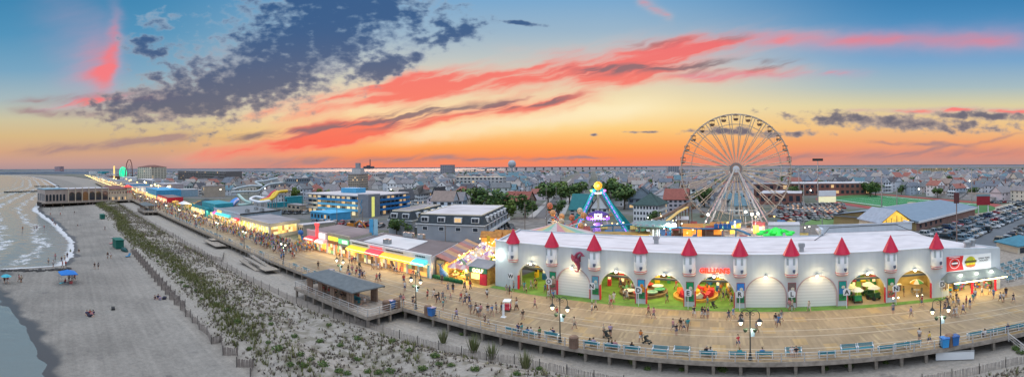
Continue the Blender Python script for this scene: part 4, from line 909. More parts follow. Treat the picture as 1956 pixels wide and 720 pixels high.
# ------------------------------------------------------------ shops along the boardwalk, left of the castle
YS = 63.0
SHOPE = fcemat('lit_shopfront',.85)
LITC = [(1,.68,.2),(1,.8,.38),(1,.5,.12),(.9,.75,.45),(.5,.28,.08),(.25,.13,.05),(.8,.2,.07),(.2,.35,.15),(.1,.06,.03),(.4,.2,.06)]
def par(mb,x0,x1,y0,dep,z0,z1):
 q = E2 * (dep / E2.y); mb.prism([(x0,y0),(x1,y0),(x1 + q.x,y0 + dep),(x0 + q.x,y0 + dep)],z0,z1)
def shop(label,x0,x1,h,dep,wall,roof,front_h=2.7,bays=4,rlab='roof',light=500,col=(1,.8,.45),lit=LITC,y0=YS,cat='shop',awn=(),signs=(),group='lit shops along the boardwalk',parapet=.5):
 t = thing('shop',label,cat,(x0,y0,0),0,group); w = x1 - x0
 mb = MB(); par(mb,0,w,0,dep,-1,h); mb.build('wall',wall,t)
 mb = MB(); par(mb,.25,w - .25,.35,dep - .6,h + .002,h + .06); mb.build('roof',roof,t)
 mb = MB(); mb.box(-.05,w + .05,-.12,.25,h,h + parapet); mb.build('parapet',wall,t)
 bw = w / bays
 for k in range(bays):
  mb = MB(); xa,xb = k * bw + .25,(k + 1) * bw - .25; n = max(2,int((xb - xa) / .7))
  for i in range(n):
   for j in range(3):
    mb.col = RND.choice(lit); mb.box(lerp(xa,xb,i / n) + .02,lerp(xa,xb,(i + 1) / n) - .02,-.04,-.003,.1 + j * front_h / 3,.07 + (j + 1) * front_h / 3)
  mb.build('shopfront',SHOPE,t)
 mb = MB()
 for k in range(bays + 1): mb.box(k * bw - .2,k * bw + .2,-.3,-.003,0,front_h + .1)
 pieces(mb,'pilaster',WHITE,t)
 for xa,xb,m,z,out in awn:
  mb = MB(); mb.xprism([(-.003,z + .75),(-.003,z - .05),(-out,z - .25),(-out,z),(-out * .55,z + .55)],xa,xb); mb.build('awning',m,t)
 for xa,xb,z0,z1,m in signs: mb = MB(); mb.box(xa,xb,-.35,-.13,z0,z1); mb.build('sign',m,t)
 if light:
  n = max(1,round(w / 12))
  for k in range(n): lamp('shop_light','AREA',(x0 + (k + .5) * w / n,y0 - 1.6,3.0),light,col,(w / n,.8),(rad(-20),0,0))
 return t
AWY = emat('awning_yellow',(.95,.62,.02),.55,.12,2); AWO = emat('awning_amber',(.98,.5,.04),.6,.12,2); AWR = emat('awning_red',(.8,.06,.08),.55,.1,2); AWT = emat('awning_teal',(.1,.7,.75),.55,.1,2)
DARKR = mat('dark_roof_felt',(.15,.125,.125),.9,.35,.12); MAUVER = mat('mauve_roof_felt',(.2,.16,.16),.9,.3,.15)
BUFF = mat('buff_wall',(.42,.37,.3),.8,.1,.6); PINKW = mat('pink_wall',(.62,.46,.44),.75,.1,.5); SIGNW = emat('lit_white_sign',(.9,.95,.85),.9,.1); SIGNG = emat('lit_green_sign',(.15,.65,.25),.8,.2); SIGNY = emat('lit_yellow_letters',(1,.7,.05),1.6,.1); SIGNR = emat('lit_red_sign',(.95,.08,.08),.9,.1)
tA = shop('long white shop with yellow, red and teal awnings and a dark flat roof',-84.8,-58.7,4.2,16,WHITE,DARKR,2.75,8,awn=((.3,7.2,AWY,2.75,1.5),(7.3,12.2,AWR,2.85,1.7),(12.3,21.8,AWO,2.75,1.4),(21.9,25.2,AWT,2.75,1.6)),light=650)
mb = MB(); par(mb,2,17,2.5,11,4.27,4.33); mb.X = None; mb.build('pale_roof_patch',mat('pale_roof_patch',(.6,.58,.57),.8,.12,.2),tA)
LB = MB()
for x in [1 + .42 * i for i in range(14)] + [13 + .42 * i for i in range(13)] + [22 + .45 * i for i in range(6)]: LB.box(x,x + .26,-.2,-.125,3.95,4.25)
pieces(LB,'letter',mat('dark_letters',(.06,.05,.05)),tA); LB = MB()
for x in [7.7 + .42 * i for i in range(10)]: LB.box(x,x + .26,-.2,-.125,3.95,4.3)
pieces(LB,'letter',SIGNR,tA)
mb = MB(); mb.box(25.2,26.15,-.16,-.003,0,2.6); mb.build('blue_door',mat('pale_blue_door',(.2,.42,.5),.5),tA)
tB = shop('buff shop with glowing yellow letters and a green and white sign',-94.2,-85,4.9,14,BUFF,MAUVER,2.5,3,signs=((5.0,9.0,3.3,4.4,SIGNG),(.3,4.6,2.9,3.3,mat('orange_band',(.5,.18,.06)))),light=380)
LB = MB()
for i in range(6): LB.box(.5 + i * .7,.98 + i * .7,-.3,-.13,3.6,4.5)
pieces(LB,'letter',SIGNY,tB); LB = MB(); LB.box(6.6,8.8,-.38,-.36,3.45,4.25); LB.build('sign_panel',SIGNW,tB)
tC = shop('pink walled shop with a curved red awning and tall red sign',-104.5,-94.4,4.6,15,PINKW,MAUVER,2.4,3,awn=((1.2,5.4,AWR,2.7,1.9),(6.2,9.8,emat('awning_pink',(.85,.45,.42),.5),2.6,1.6)),signs=((6.4,9.2,3.5,4.8,SIGNW),(8.0,9.6,.8,2.2,emat('lit_orange_window',(1,.5,.08),1.1))),light=450)
mb = MB(); mb.box(5.2,6.0,-.6,-.12,3.6,6.6); mb.box(4.8,6.4,-.65,-.1,6.603,7.3); mb.build('tower_sign',SIGNR,tC)
t = thing('sculpture','tall blue and yellow figure sign standing left of the red awning','sculpture',(-106.3,62,0)); mb = MB(); mb.lathe((0,0,0),[(.5,0),(.5,.8),(.3,1.2),(.8,2.4),(.5,3.4)],10); mb.build('base',mat('yellow_statue',(.7,.5,.15),.5),t); mb = MB(); mb.ball((0,0,3.9),(1.1,.7,.8)); mb.cbox((.8,0,2.6),(.6,.5,1.2)); mb.build('blue_top',BLUE,t)
tD = shop('corner arcade with bright yellow lit glass on two sides',-152,-128,3.8,15,CREAM,ROOFG,2.7,7,light=700,lit=[(1,.85,.1),(1,.8,.3),(1,.9,.5),(.8,.5,.1),(.3,.25,.1),(1,.75,.1)],parapet=.25)
sd_ = MB(); q = E2 * (14 / E2.y)
for i in range(12):
 for j in range(3):
  sd_.col = RND.choice([(1,.7,.2),(1,.85,.4),(.4,.2,.08),(1,.5,.15)]); a = E2 * (1 + i * 1.1); sd_.add([(24.04 + a.x,a.y,.2 + j * .85),(24.04 + a.x + E2.x,a.y + E2.y,.2 + j * .85),(24.04 + a.x + E2.x,a.y + E2.y,1.0 + j * .85),(24.04 + a.x,a.y,1.0 + j * .85)],[(0,1,2,3)])
sd_.build('side_shopfront',SHOPE,tD); lamp('shop_light','POINT',(-126,70,2.5),500,(1,.75,.35),.5)
tE = shop('shop with grey roof, black fascia and blue and white front',-182,-152.3,4.5,22,mat('pale_blue_wall',(.4,.5,.58),.7),mat('slate_roof',(.2,.215,.23),.85,.12,.2),2.6,6,light=600,awn=((4,20,AWT,2.7,1.0),(1,4,emat('awning_magenta',(.8,.1,.35),.8),2.7,1.2),(25.5,29.3,AWR,2.4,1.6)),signs=((5,10,3.4,4.3,emat('lit_amber_sign',(1,.6,.2),.9)),))
mb = MB(); mb.box(-.1,29.9,-.1,.3,4.5,4.95); par(mb,29.5,29.9,.31,21,4.5,4.95); mb.build('black_fascia',mat('black_fascia',(.03,.03,.03)),tE)
tF = shop('turquoise water park building with a sloping dark window roof',-216,-183,3.6,20,TEAL,MAUVER,2.5,5,light=450,lit=[(1,.7,.2),(.9,.8,.4),(.2,.5,.5),(.8,.4,.1)])
mb = MB(); mb.box(27,29.5,-2,0,0,4.2); mb.build('turquoise_pillar',TEAL,tF); mb = MB(); par(mb,14,32.8,1,10,3.7,6.2); mb.build('upper_storey',TEAL,tF); mb = MB(); mb.add([(1,.5,3.8),(13,.5,3.8),(10,8,6.2),(-2,8,6.2),(1,8.5,3.8),(13,8.5,3.8)],[(0,1,2,3),(1,5,2),(0,3,4),(5,4,3,2)]); mb.build('sloping_roof',DARK,tF)
shop('low red lit food stall with amber counters',-300,-272,3.4,12,RED,MAUVER,2.8,5,light=600,lit=[(1,.2,.08),(1,.6,.2),(1,.8,.5),(.9,.1,.05)],col=(1,.6,.4))
shop('blue boxy shop over a red and green lit counter',-345,-304,6.5,20,SKYB,SKYB,2.8,5,light=500,lit=[(1,.3,.1),(.3,.8,.3),(1,.8,.2)])
# rock golf course, lit orange
t = thing('golf_course','orange lit rock golf course behind the crowd','mini golf',(-243,70,0)); mb = MB()
for i in range(26): mb.ball((RND.uniform(-24,22),RND.uniform(-5,14),RND.uniform(0,1.2)),(RND.uniform(1.5,3.4),RND.uniform(1.2,3),RND.uniform(1,3)),7,5)
pieces(mb,'boulder',mat('golden_rock',(.42,.25,.08),.9,.5,.4),t); mb = MB(); mb.box(-25,24,-7,15,-.05,.05); mb.build('turf',TURF,t)
mb = MB(); mb.box(10,17,-8.5,-5.5,0,3); mb.build('kiosk',CREAM,t); mb = MB(); mb.X = Matrix.Translation((13.5,-7,0)); mb.gable(8,4.5,3.05,4.3,'x',.3,hip=2); mb.build('kiosk_roof',WHITE,t)
for i in range(4): lamp('golf_light','POINT',(-262 + i * 13,66,4),900,(1,.62,.15),.5)
# generic lit shops to the left and far along the boardwalk
x = -345; i = 0; NAMES = ['white','cream','rose','pale blue','ochre','grey']; WALLS = [WHITE,CREAM,PINKW,SKYB,BUFF,CONC]
while x > -1000:
 w = 22 + 20 * RND.random(); k = i % 6
 shop('small far ' + NAMES[k] + ' shop with bright lit front beyond the pier',x - w,x - .5,3.5 + 2.5 * RND.random(),22,WALLS[k],ROOFG,2.8,3,light=0,group='far lit shops along the boardwalk',y0=64)
 lamp('shop_light','POINT',(x - w / 2,60,3),700,(1,.7,.3),.5); x -= w + (8 if i % 4 == 3 else 0); i += 1
t = thing('string_lights','dotted line of yellow lamps along the far boardwalk','lights'); ob = MB()
for i in range(110):
 x = -330 - i * 8.5; ob.ball((x,47.5 + 1.2 * (x < -650) * (-x - 650) / 100 ,4.5),.3,6,4)
 if i % 2: ob.ball((x + 3,61 + RND.uniform(-1,3),RND.uniform(2.5,5)),.36,6,4)
o = ob.build('bulbs',emat('far_bulb',(1,.74,.28),4.5,.1),t); o['kind'] = 'stuff'
# AC units and vents on the shop roofs
def ac(label,p,s=1.0):
 t = thing('air_conditioner',label,'air conditioner',p,.2); mb = MB(); mb.box(-.8 * s,.8 * s,-.6 * s,.6 * s,0,1.1 * s); mb.build('casing',METAL,t); mb = MB(); mb.lathe((0,0,1.1 * s),[(.45 * s,0),(.45 * s,.08)],10); mb.build('fan',DARK,t)
for px,py,z,l in ((739,466,4.3,'grey roof unit at the middle of the long white shop'),(776,452,4.3,'left of two dark roof units behind the white roof'),(784,453,4.3,'right of two dark roof units behind the white roof'),(804,456,4.3,'pale roof unit at the back corner of the white roof'),(489,401,4.6,'left grey unit on the slate roof with black fascia'),(500,403,4.6,'right grey unit on the slate roof with black fascia'),(472,405,4.6,'small unit near the black fascia corner')): ac(l,G(px,py,z))
t = thing('wall','long white wall behind the slate-roofed shop','wall',G(515,414,-.5),-.05); mb = MB(); mb.box(-9,9,-.2,.2,-.5,3.2); mb.build('face',WHITE,t); mb = MB(); mb.box(-9.1,9.1,-.3,.3,3.2,3.35); mb.build('coping',METAL,t)
# ------------------------------------------------------------ mini golf with parasols
t = thing('golf_wing','yellow lit side stall with a sloping pink awning beside the parasols','stall',(-59.5,64.6,0)); mb = MB(); L = 22
def along(a,off=0,z=0): p = E2 * a + E1 * off; return (p.x,p.y,z)
mb.prism([along(0,.6)[:2],along(0,2.2)[:2],along(L,2.2)[:2],along(L,.6)[:2]],0,3.3); mb.build('wall',mat('warm_wall',(.7,.5,.2),.7,.2,1),t)
for k in range(9):
 mb = MB(); a0,a1 = k * L / 9,(k + 1) * L / 9 - .05; mb.add([along(a0,.4,4.3),along(a1,.4,4.3),along(a1,3.4,3.1),along(a0,3.4,3.1),along(a0,.4,4.1),along(a1,.4,4.1),along(a1,3.4,2.95),along(a0,3.4,2.95)],[(0,1,2,3),(7,6,5,4),(3,2,6,7),(0,3,7,4),(1,5,6,2),(0,4,5,1)]); mb.build('awning',mat('awning_stripe_%d' % (k % 3),[(.42,.17,.13),(.3,.2,.2),(.5,.28,.14)][k % 3],.7),t)
mb = MB()
for k in range(16):
 for j in range(2): mb.col = RND.choice(LITC[:5]); a0 = .6 + k * 1.33; mb.add([along(a0,2.23,.9 + j),along(a0 + 1.1,2.23,.9 + j),along(a0 + 1.1,2.23,1.8 + j),along(a0,2.23,1.8 + j)],[(0,1,2,3)])
mb.build('lit_hatch',SHOPE,t)
mb = MB(); mb.prism([(-59,63.2),(-45.9,63.2),(-45.9,66),(-50.4,82),(-62,108),(-78,108)],-.3,.01); struct('golf_ground',mb,mat('golf_floor',(.4,.3,.1),.9,.4,.5),'turf and paths of the mini golf between shop and castle')
PCOL = [[(.68,.64,.66),(.3,.2,.42)],[(.68,.52,.5),(.62,.3,.3)],[(.7,.62,.6),(.6,.42,.5)],[(.7,.5,.3),(.68,.6,.5)]]; PNM = ['white and purple','pink and red','white and mauve','peach and cream']
for i,(px,py) in enumerate(((868,505),(882,497),(898,502),(895,489),(901,482),(906,471),(916,477),(921.5,465),(923.5,490),(933,482),(940,474),(911,493),(886,507),(928,470),(909,485))):
 p = G(px,py,2.75); p.z = 0; c = PCOL[(i * 7 + 1) % 4]
 t = thing('parasol',PNM[(i * 7 + 1) % 4] + ' panelled parasol in the mini golf between shop and castle','parasol',p,i * .4,'parasols of the mini golf'); mb = MB(); mb.tube((0,0,0),(0,0,3.1),.04); mb.build('pole',WHITE,t); mb = MB(); parasol(mb,2.25,1.5,.9,8,c); mb.build('canopy',PARA,t); mb = MB(); mb.lathe((0,0,0),[(.8,.7),(.8,.76)],10); mb.build('table',WOOD,t)
 if i % 2 == 0: lamp('golf_light','POINT',(p.x + .8,p.y - .6,1.9),800,(1,.52,.12),.3)
mb = MB()
for k in range(240):
 a,o_ = RND.uniform(1,32),RND.uniform(3.5,11); p = Vector((-59.5,64.6,0)) + E2 * a + E1 * o_
 if p.x > -46.8 or (p.y > 66 and p.x > -46.5 - (p.y - 66) * .3): continue
 mb.col = RND.choice([(.5,.3,.05),(.6,.45,.1),(.1,.28,.05),(.2,.35,.05),(.55,.15,.05),(.6,.5,.3)]); h = RND.uniform(.2,1.0); s = RND.uniform(.15,.55); mb.ball((p.x,p.y,h * .6),(s,s,h * .7),6,4)
o = mb.build('golf_planting',fcmat('planting',.9,.3,3)); tag(o,'flowers, rocks and low obstacles packed between the golf parasols','planting',None,'stuff')
t = thing('hedge','low dark green hedge along the mini golf front','hedge',(-55,63.5,0)); mb = MB()
for k in range(60): s = .3 + .1 * RND.random(); mb.ball((-3.6 + k * .12,RND.uniform(-.2,.2),.35),(s,s,.42),6,4)
mb.build('foliage',mat('hedge_leaves',(.02,.12,.04),.9,.5,4),t)
t = thing('ticket_booth','ticket booth with lit GOLF letters and grey roof beside the castle','booth',(-48.9,65.2,0)); mb = MB(); mb.box(-2,2,0,2.4,0,3.3); mb.build('wall',mat('booth_wall',(.5,.28,.06),.7,.4,1.5),t); mb = MB(); mb.add([(-2.4,-.4,3.3),(2.4,-.4,3.3),(2.4,2.8,4.2),(-2.4,2.8,4.2),(-2.4,2.8,3.3),(2.4,2.8,3.3)],[(0,1,2,3),(0,3,4),(1,5,2),(3,2,5,4),(0,4,5,1)]); mb.build('roof',ROOFG,t)
mb = MB(); mb.box(-2.0,2.0,-.3,-.1,2.2,3.2); o = mb.build('sign',mat('sign_green',(.04,.2,.12)),t); obj('lettering',text_mesh('GOLF',1.0,emat('lit_cream_letters',(1,.85,.5),1.5),.03,.03),o,(0,-.34,2.62))
mb = MB(); mb.box(.5,1.9,-.35,-.003,0,2.1); mb.build('red_panel',RED,t); mb = MB(); mb.box(-1.7,.2,-.05,-.003,.9,2.0); mb.build('lit_hatch',emat('booth_hatch',(1,.65,.25),1.2),t); lamp('booth_light','POINT',(-48.9,64.2,2.2),110,(1,.75,.35),.2)
t = thing('sculpture','tall green long-necked dinosaur sculpture left of the booth','sculpture',(-52.4,66.5,0)); mb = MB(); mb.path([(1.8,0,.5),(1,0,1.0),(0,0,1.3),(-.5,0,2.3),(-.9,0,3.4),(-1.4,0,3.7)],[.1,.5,.7,.4,.28,.2],8)
for s in (-.4,.4): mb.tube((s + .3,-.3,0),(s + .3,-.2,1),.22)
mb.build('body',mat('dino_skin',(.25,.33,.2),.7,.4,2),t,smooth=True); mb = MB(); mb.ball((-1.7,0,3.75),(.45,.25,.25)); mb.build('head',MATS['dino_skin'],t)
t = thing('sculpture','blue and white whale-like sculpture at the mini golf front','sculpture',(-57,64.6,0)); mb = MB(); mb.path([(-.8,0,2.4),(-.5,0,1.6),(0,0,.9),(.7,0,.6),(1.2,0,.5)],[.15,.4,.7,.6,.2],8); mb.build('body',mat('whale_skin',(.08,.2,.4),.5,.5,2),t,smooth=True); mb = MB(); mb.add([(-.8,0,2.3),(-1.5,-.3,3.0),(-.8,0,2.7),(-.3,.3,3.1)],[(0,1,2),(0,2,3)]); mb.add([(-.8,.05,2.3),(-1.5,-.25,3.0),(-.8,.05,2.7),(-.3,.35,3.1)],[(2,1,0),(3,2,0)]); mb.build('tail_fin',MATS['whale_skin'],t)
t = thing('flag_pole','yellow banner pole at the back of the mini golf','pole',(-60.5,84,0)); mb = MB(); mb.tube((0,0,0),(0,0,6),.08); mb.build('shaft',YEL,t); mb = MB(); mb.box(.08,.9,-.03,.03,4.4,5.8); mb.build('banner',YEL,t)
t = thing('string_lights','golden string of bulbs hung across the mini golf between shop and castle','lights',(-60,66,0)); mb = MB()
for k in range(60): a = E2 * RND.uniform(1,26) + E1 * RND.uniform(3,10); mb.ball((a.x,a.y,RND.uniform(1.2,4.2)),.13,5,4)
o = mb.build('added_bulbs',emat('added_golf_bulb',(1,.72,.25),8,.05),t); o['kind'] = 'stuff'  # bulbs added to strengthen the golden glow over the mini golf
mb = MB(); mb.path([E2 * 1 + E1 * 4 + Vector((0,0,4.5)),E2 * 14 + E1 * 7 + Vector((0,0,4.0)),E2 * 27 + E1 * 4 + Vector((0,0,4.6))],.02,4); mb.build('cable',DARK,t)
for i,(a,o_,w_) in enumerate(((30,4.5,5),(33,8,6),(29,10.5,4),(24,11,4))):
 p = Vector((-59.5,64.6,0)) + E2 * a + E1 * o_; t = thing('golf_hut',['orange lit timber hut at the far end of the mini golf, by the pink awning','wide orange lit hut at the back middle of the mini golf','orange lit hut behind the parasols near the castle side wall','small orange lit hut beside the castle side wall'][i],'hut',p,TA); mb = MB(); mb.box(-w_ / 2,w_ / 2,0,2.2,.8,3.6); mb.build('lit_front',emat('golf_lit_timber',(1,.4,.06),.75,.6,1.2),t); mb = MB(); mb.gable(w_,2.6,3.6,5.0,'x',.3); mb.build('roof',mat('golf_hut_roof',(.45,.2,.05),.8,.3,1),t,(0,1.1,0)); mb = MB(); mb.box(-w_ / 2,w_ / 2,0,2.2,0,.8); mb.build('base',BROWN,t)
# ------------------------------------------------------------ amusement rides behind the castle
mb = MB(); mb.prism([(-62,83),(36,87),(60,165),(-105,168),(-95,140)],-1.5,-.6); struct('ride_park',mb,mat('ride_park_paving',(.19,.17,.15),.9,.35,.3),'paved ground of the ride park behind the castle')
ZR0 = -.6
def face(px): return -(px - 1460) / F
r = 154.0; c = D(1406,r,ZR0); hz = ZR(1406,323,r) - ZR0; RW = 105 * r / F
WHM = mat('wheel_steel',(.5,.42,.34),.5,.12,.5); WHW = mat('wheel_white_steel',(.5,.48,.45),.5,.1,.5)
t = thing('ferris_wheel','giant ferris wheel with many gondolas standing behind the castle','ferris wheel',c,face(1406))
for y in (-1.3,1.3):
 for rr,th in ((RW,.14),(RW * .82,.075)):
  mb = MB(); mb.path([(rr * math.cos(a),y,hz + rr * math.sin(a)) for a in [2 * PI * k / 84 for k in range(84)]],th,5,closed=True); mb.build('rim',WHM,t)
sp = MB(); cr = MB()
for k in range(28):
 a = 2 * PI * (k + .5) / 28
 for y in (-1.3,1.3):
  for da in (-.028,.028): sp.tube((2.0 * math.cos(a),y * 1.2,hz + 2.0 * math.sin(a)),(RW * math.cos(a + da),y,hz + RW * math.sin(a + da)),.14,n=4)
 cr.tube((RW * math.cos(a),-1.3,hz + RW * math.sin(a)),(RW * math.cos(a),1.3,hz + RW * math.sin(a)),.08,n=4)
 b2 = a + 2 * PI / 28; cr.tube((RW * .82 * math.cos(a),-1.3,hz + RW * .82 * math.sin(a)),(RW * math.cos(b2),1.3,hz + RW * math.sin(b2)),.035,n=4)
sp.build('spokes',mat('spoke_steel',(.56,.44,.32),.5,.1,.5),t); cr.build('rim_braces',WHM,t)
mb = MB(); mb.X = Matrix.Translation((0,0,hz)) @ Matrix.Rotation(PI / 2,4,'X'); mb.lathe((0,0,-1.9),[(2.2,0),(2.2,3.8)],24); o = mb.build('hub',mat('hub_grey',(.22,.2,.2),.5),t); mb = MB(); mb.X = Matrix.Translation((0,-1.92,hz)) @ Matrix.Rotation(PI / 2,4,'X'); mb.lathe((0,0,0),[(1.2,0),(1.2,.12)],20); mb.build('hub_cap',mat('hub_cap_pale',(.6,.62,.66),.4),o)
mb = MB(); mb.X = Matrix.Translation((0,-1.92,hz)) @ Matrix.Rotation(PI / 2,4,'X'); mb.lathe((0,0,0),[(1.75,0),(1.75,.06)],20); mb.build('hub_ring',mat('hub_ring_brown',(.3,.2,.15),.5),o)
gm = MB(); gm.lathe((0,0,-2.3),[(.45,0),(.85,.25),(.9,.8),(.82,.82),(.8,.3)],8); gm.lathe((0,0,-.5),[(1.05,0),(.9,.2),(.15,.5),(.05,.6)],8)
for k in range(4): a = k * PI / 2 + .4; gm.tube((.8 * math.cos(a),.8 * math.sin(a),-1.5),(.85 * math.cos(a),.85 * math.sin(a),-.45),.05,n=4)
gme = gm.mesh('gondola',mat('gondola_bronze',(.2,.12,.08),.5,.3,2))
for k in range(28): a = 2 * PI * k / 28; obj('gondola',gme,t,((RW - .1) * math.cos(a),0,hz + (RW - .1) * math.sin(a) + .2))
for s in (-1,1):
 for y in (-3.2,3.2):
  for dx_ in (0,1.6): mb = MB(); mb.tube((s * .5,y * .7,hz),(s * (10.2 + dx_ * 1.3),y * 1.7,0),.34 if dx_ == 0 else .22,n=6); mb.build('support_leg',WHW if dx_ == 0 else mat('pink_light_painted_steel',(.6,.42,.4),.5),t)  # pink light on the outer legs is put into their base colour
for f in (.35,.65):
 mb = MB(); h_ = hz * (1 - f); x_ = 10.2 * f
 for y in (-3.2,3.2): mb.tube((-x_,y * (.7 + f),h_),(x_,y * (.7 + f),h_),.1,n=4)
 pieces(mb,'cross_brace',WHW,t)
mb = MB(); mb.box(-12,12,-6,6,0,.5); mb.box(-6,6,-7,-6.003,0,1.6); mb.build('platform',mat('ride_platform',(.3,.27,.25),.7),t)
for px,py,e in ((1352,410,200),(1447,408,260),(1436,409,260),(1424,405,150)):
 p = D(px,146,ZR(px,py,146)); lamp('wheel_light','POINT',p,e * 3,(1,.95,.8),.4)
 t = thing('flood_lamp','bright lamp on a post at the foot of the ferris wheel, ' + {1352: 'by its left leg',1447: 'by its right leg',1436: 'inside its right leg',1424: 'under its right spokes'}[px],'lamp',(p.x,p.y,ZR0),face(px),'lamps at the ferris wheel foot'); mb = MB(); mb.tube((0,.3,0),(0,.3,p.z - ZR0),.08); mb.build('pole',METAL,t); mb = MB(); mb.ball((0,0,p.z - ZR0),.42); mb.build('globe',emat('flood_globe',(1,.98,.8),9,.02),t)
lamp('wheel_light','POINT',D(1380,138,3),3500,(1,.9,.8),1); lamp('wheel_light','POINT',D(1436,138,3),3500,(1,.85,.85),1)  # two fixtureless lights added to brighten the wheel from below
# pendulum ride
r = 150.0; q = r / F; c = D(1142,r,ZR0); pz = ZR(1142,354,r) - ZR0
TEALS = mat('teal_ride_steel',(.04,.5,.52),.45); PURP = emat('purple_tubes',(.42,.14,1),1.3,.1); WARMW = emat('white_tubes',(.9,.85,1),1.6,.1)
t = thing('pendulum_ride','teal legged pendulum ride with purple lights and a yellow round medallion','ride',c,face(1142))
for sx_,xx in ((-1,-45 * q),(1,55 * q)):
 for y in (-4,4):
  mb = MB(); mb.tube((sx_ * 1.2,y * .5,pz - 1.5),(xx,y * 1.6,0),.7,.8,n=6); mb.build('leg',TEALS,t)
  mb = MB()
  for k in range(9): f0,f1 = .05 + k * .1,.12 + k * .1; mb.tube(Vector((sx_ * 1.2,y * .5 - .85,pz - 1.4)).lerp(Vector((xx,y * 1.6 - .95,.1)),f0),Vector((sx_ * 1.2,y * .5 - .85,pz - 1.4)).lerp(Vector((xx,y * 1.6 - .95,.1)),f1),.15,n=4)
  if y < 0: mb.build('light_tube',PURP,t)
 mb = MB(); a,b_ = Vector((sx_ * 1.2,2,pz - 1.5)),Vector((xx,6.4,0)); mb.add([a,b_,b_ - Vector((sx_ * -3.4,0,0)),a + Vector((0,.1,0)),b_ + Vector((0,.1,0))],[(0,1,2),(4,3,2)]); mb.build('side_fin',mat('teal_panel',(.02,.33,.33),.6),t)
mb = MB(); mb.X = Matrix.Translation((0,-2.6,pz)) @ Matrix.Rotation(PI / 2,4,'X'); mb.lathe((0,0,0),[(1.4,0),(1.4,.4)],24); o = mb.build('medallion',emat('medallion_gold',(.8,.38,.02),.7,.15),t)
for rr,m in ((.95,emat('medallion_brown',(.5,.2,.02),.8)),(.65,emat('medallion_yellow',(.85,.5,.05),.7)),(.3,emat('medallion_core',(.8,.35,.3),.8))): mb = MB(); mb.X = Matrix.Translation((0,-3.0 - .05 * (2 - rr),pz)) @ Matrix.Rotation(PI / 2,4,'X'); mb.lathe((0,0,0),[(rr,0),(rr,.06)],20); mb.build('medallion_ring',m,o)
for sx_,m in ((-1,emat('lime_lamps',(.4,1,.15),1.6)),(1,emat('magenta_lamps',(.9,.2,1),1.8))):
 mb = MB()
 for k in range(6): a = -.3 - k * .33; mb.ball((sx_ * 2.3 * math.cos(a) * (1.0),-2.5,pz - 1.2 + 1.4 * math.sin(a)),(.55,.3,.35),6,4)
 mb.build('light_cluster',m,t)
zg = ZR(1142,407,r) - ZR0
mb = MB(); mb.tube((0,0,pz),(0,0,zg),.45,.45,8); mb.build('arm',mat('pendulum_arm',(.5,.48,.42),.5),t)
mb = MB(); mb.lathe((0,0,zg - 1.4),[(.8,2.2),(3.0,1.4),(3.6,.9),(3.6,.1),(2.5,-.4)],20); mb.build('gondola_ring',mat('purple_panel',(.12,.05,.3),.5),t)
mb = MB()
for k in range(24): a = 2 * PI * k / 24; mb.cbox((3.75 * math.cos(a),3.75 * math.sin(a),zg - 1.6),(.25,.14,1.1),a)
pieces(mb,'light_bar',PURP,t)
for k in range(12):
 a = 2 * PI * k / 12; mb = MB(); mb.cbox((4.8 * math.cos(a),4.8 * math.sin(a),zg - .7),(1.5,.8,.25),a,0,-.3); mb.build('seat',mat('gold_seat',(.45,.28,.08),.5),t)
obj('lettering',text_mesh('IOI',2.0,emat('white_sign_glow',(1,.95,1),2.5,.02),.05,.08),t,(0,-4.1,zg - .6)); mb = MB(); mb.box(-2.4,2.4,-4.1,-4.0,zg - 1.65,zg - 1.45); mb.build('sign_bar',MATS['white_sign_glow'],t)
mb = MB(); mb.lathe((0,0,0),[(2.1,0),(1.5,zg - 3.2)],12); mb.build('pedestal',mat('lilac_pedestal',(.4,.32,.55),.6),t); lamp('ride_light','POINT',c + Vector((0,-4,zg - 2.5)),900,(.6,.3,1),.8); lamp('ride_light','POINT',c + Vector((0,-5,pz)),500,(.4,.9,.9),.8)
# balloon ride, tent, chair swing, coaster, flume, monorail, spider ride
r = 138.0; c = D(1082,r,ZR0); t = thing('balloon_ride','orange lit spinning ride with balloon shaped cars on long arms','ride',c,face(1082)); mb = MB(); mb.lathe((0,0,0),[(5,0),(5,.8),(1.4,1.2),(.9,4.2)],16); mb.build('base',mat('orange_base',(.45,.2,.08),.6,.4,1),t)
for k in range(10):
 a = 2 * PI * k / 10; e = Vector((5.2 * math.cos(a),5.2 * math.sin(a),3.8 + 2.6 * math.sin(a * 2 + .6) + (3 if k in (3,5) else 0))); mb = MB(); mb.tube((0,0,3.6),e,.16,n=5); mb.build('arm',RED if k % 2 else WHITE,t); mb = MB(); mb.ball(e + Vector((0,0,2.0)),(.95,.95,1.1),8,6); mb.lathe(e,[(.4,-.3),(.6,.3)],8); mb.build('balloon_car',mat('balloon_%d' % (k % 3),[(.62,.3,.12),(.6,.45,.3),(.5,.16,.08)][k % 3],.5,.3,1.5),t)
mb = MB()
for k in range(30): a = 2 * PI * k / 30; mb.ball((5.1 * math.cos(a),5.1 * math.sin(a),.9),.22,6,4)
pieces(mb,'bulb',emat('lime_bulbs',(.9,1,.3),3),t); lamp('ride_light','POINT',c + Vector((-2,-5,3)),900,(1,.65,.3),.6)
c = D(1063,112,ZR0); t = thing('tent','low striped pastel tent roof rising behind the castle roof','tent',c,face(1063)); mb = MB(); PT = [(.55,.25,.25),(.55,.42,.2),(.25,.42,.32),(.5,.45,.42)]
for k in range(16):
 a0,a1 = 2 * PI * k / 16,2 * PI * (k + 1) / 16; mb.col = PT[k % 4]; mb.add([(0,0,8.4),(3.5 * math.cos(a0),3.5 * math.sin(a0),7.2),(3.5 * math.cos(a1),3.5 * math.sin(a1),7.2),(9.5 * math.cos(a0),9.5 * math.sin(a0),5.6),(9.5 * math.cos(a1),9.5 * math.sin(a1),5.6)],[(0,1,2),(1,3,4,2)])
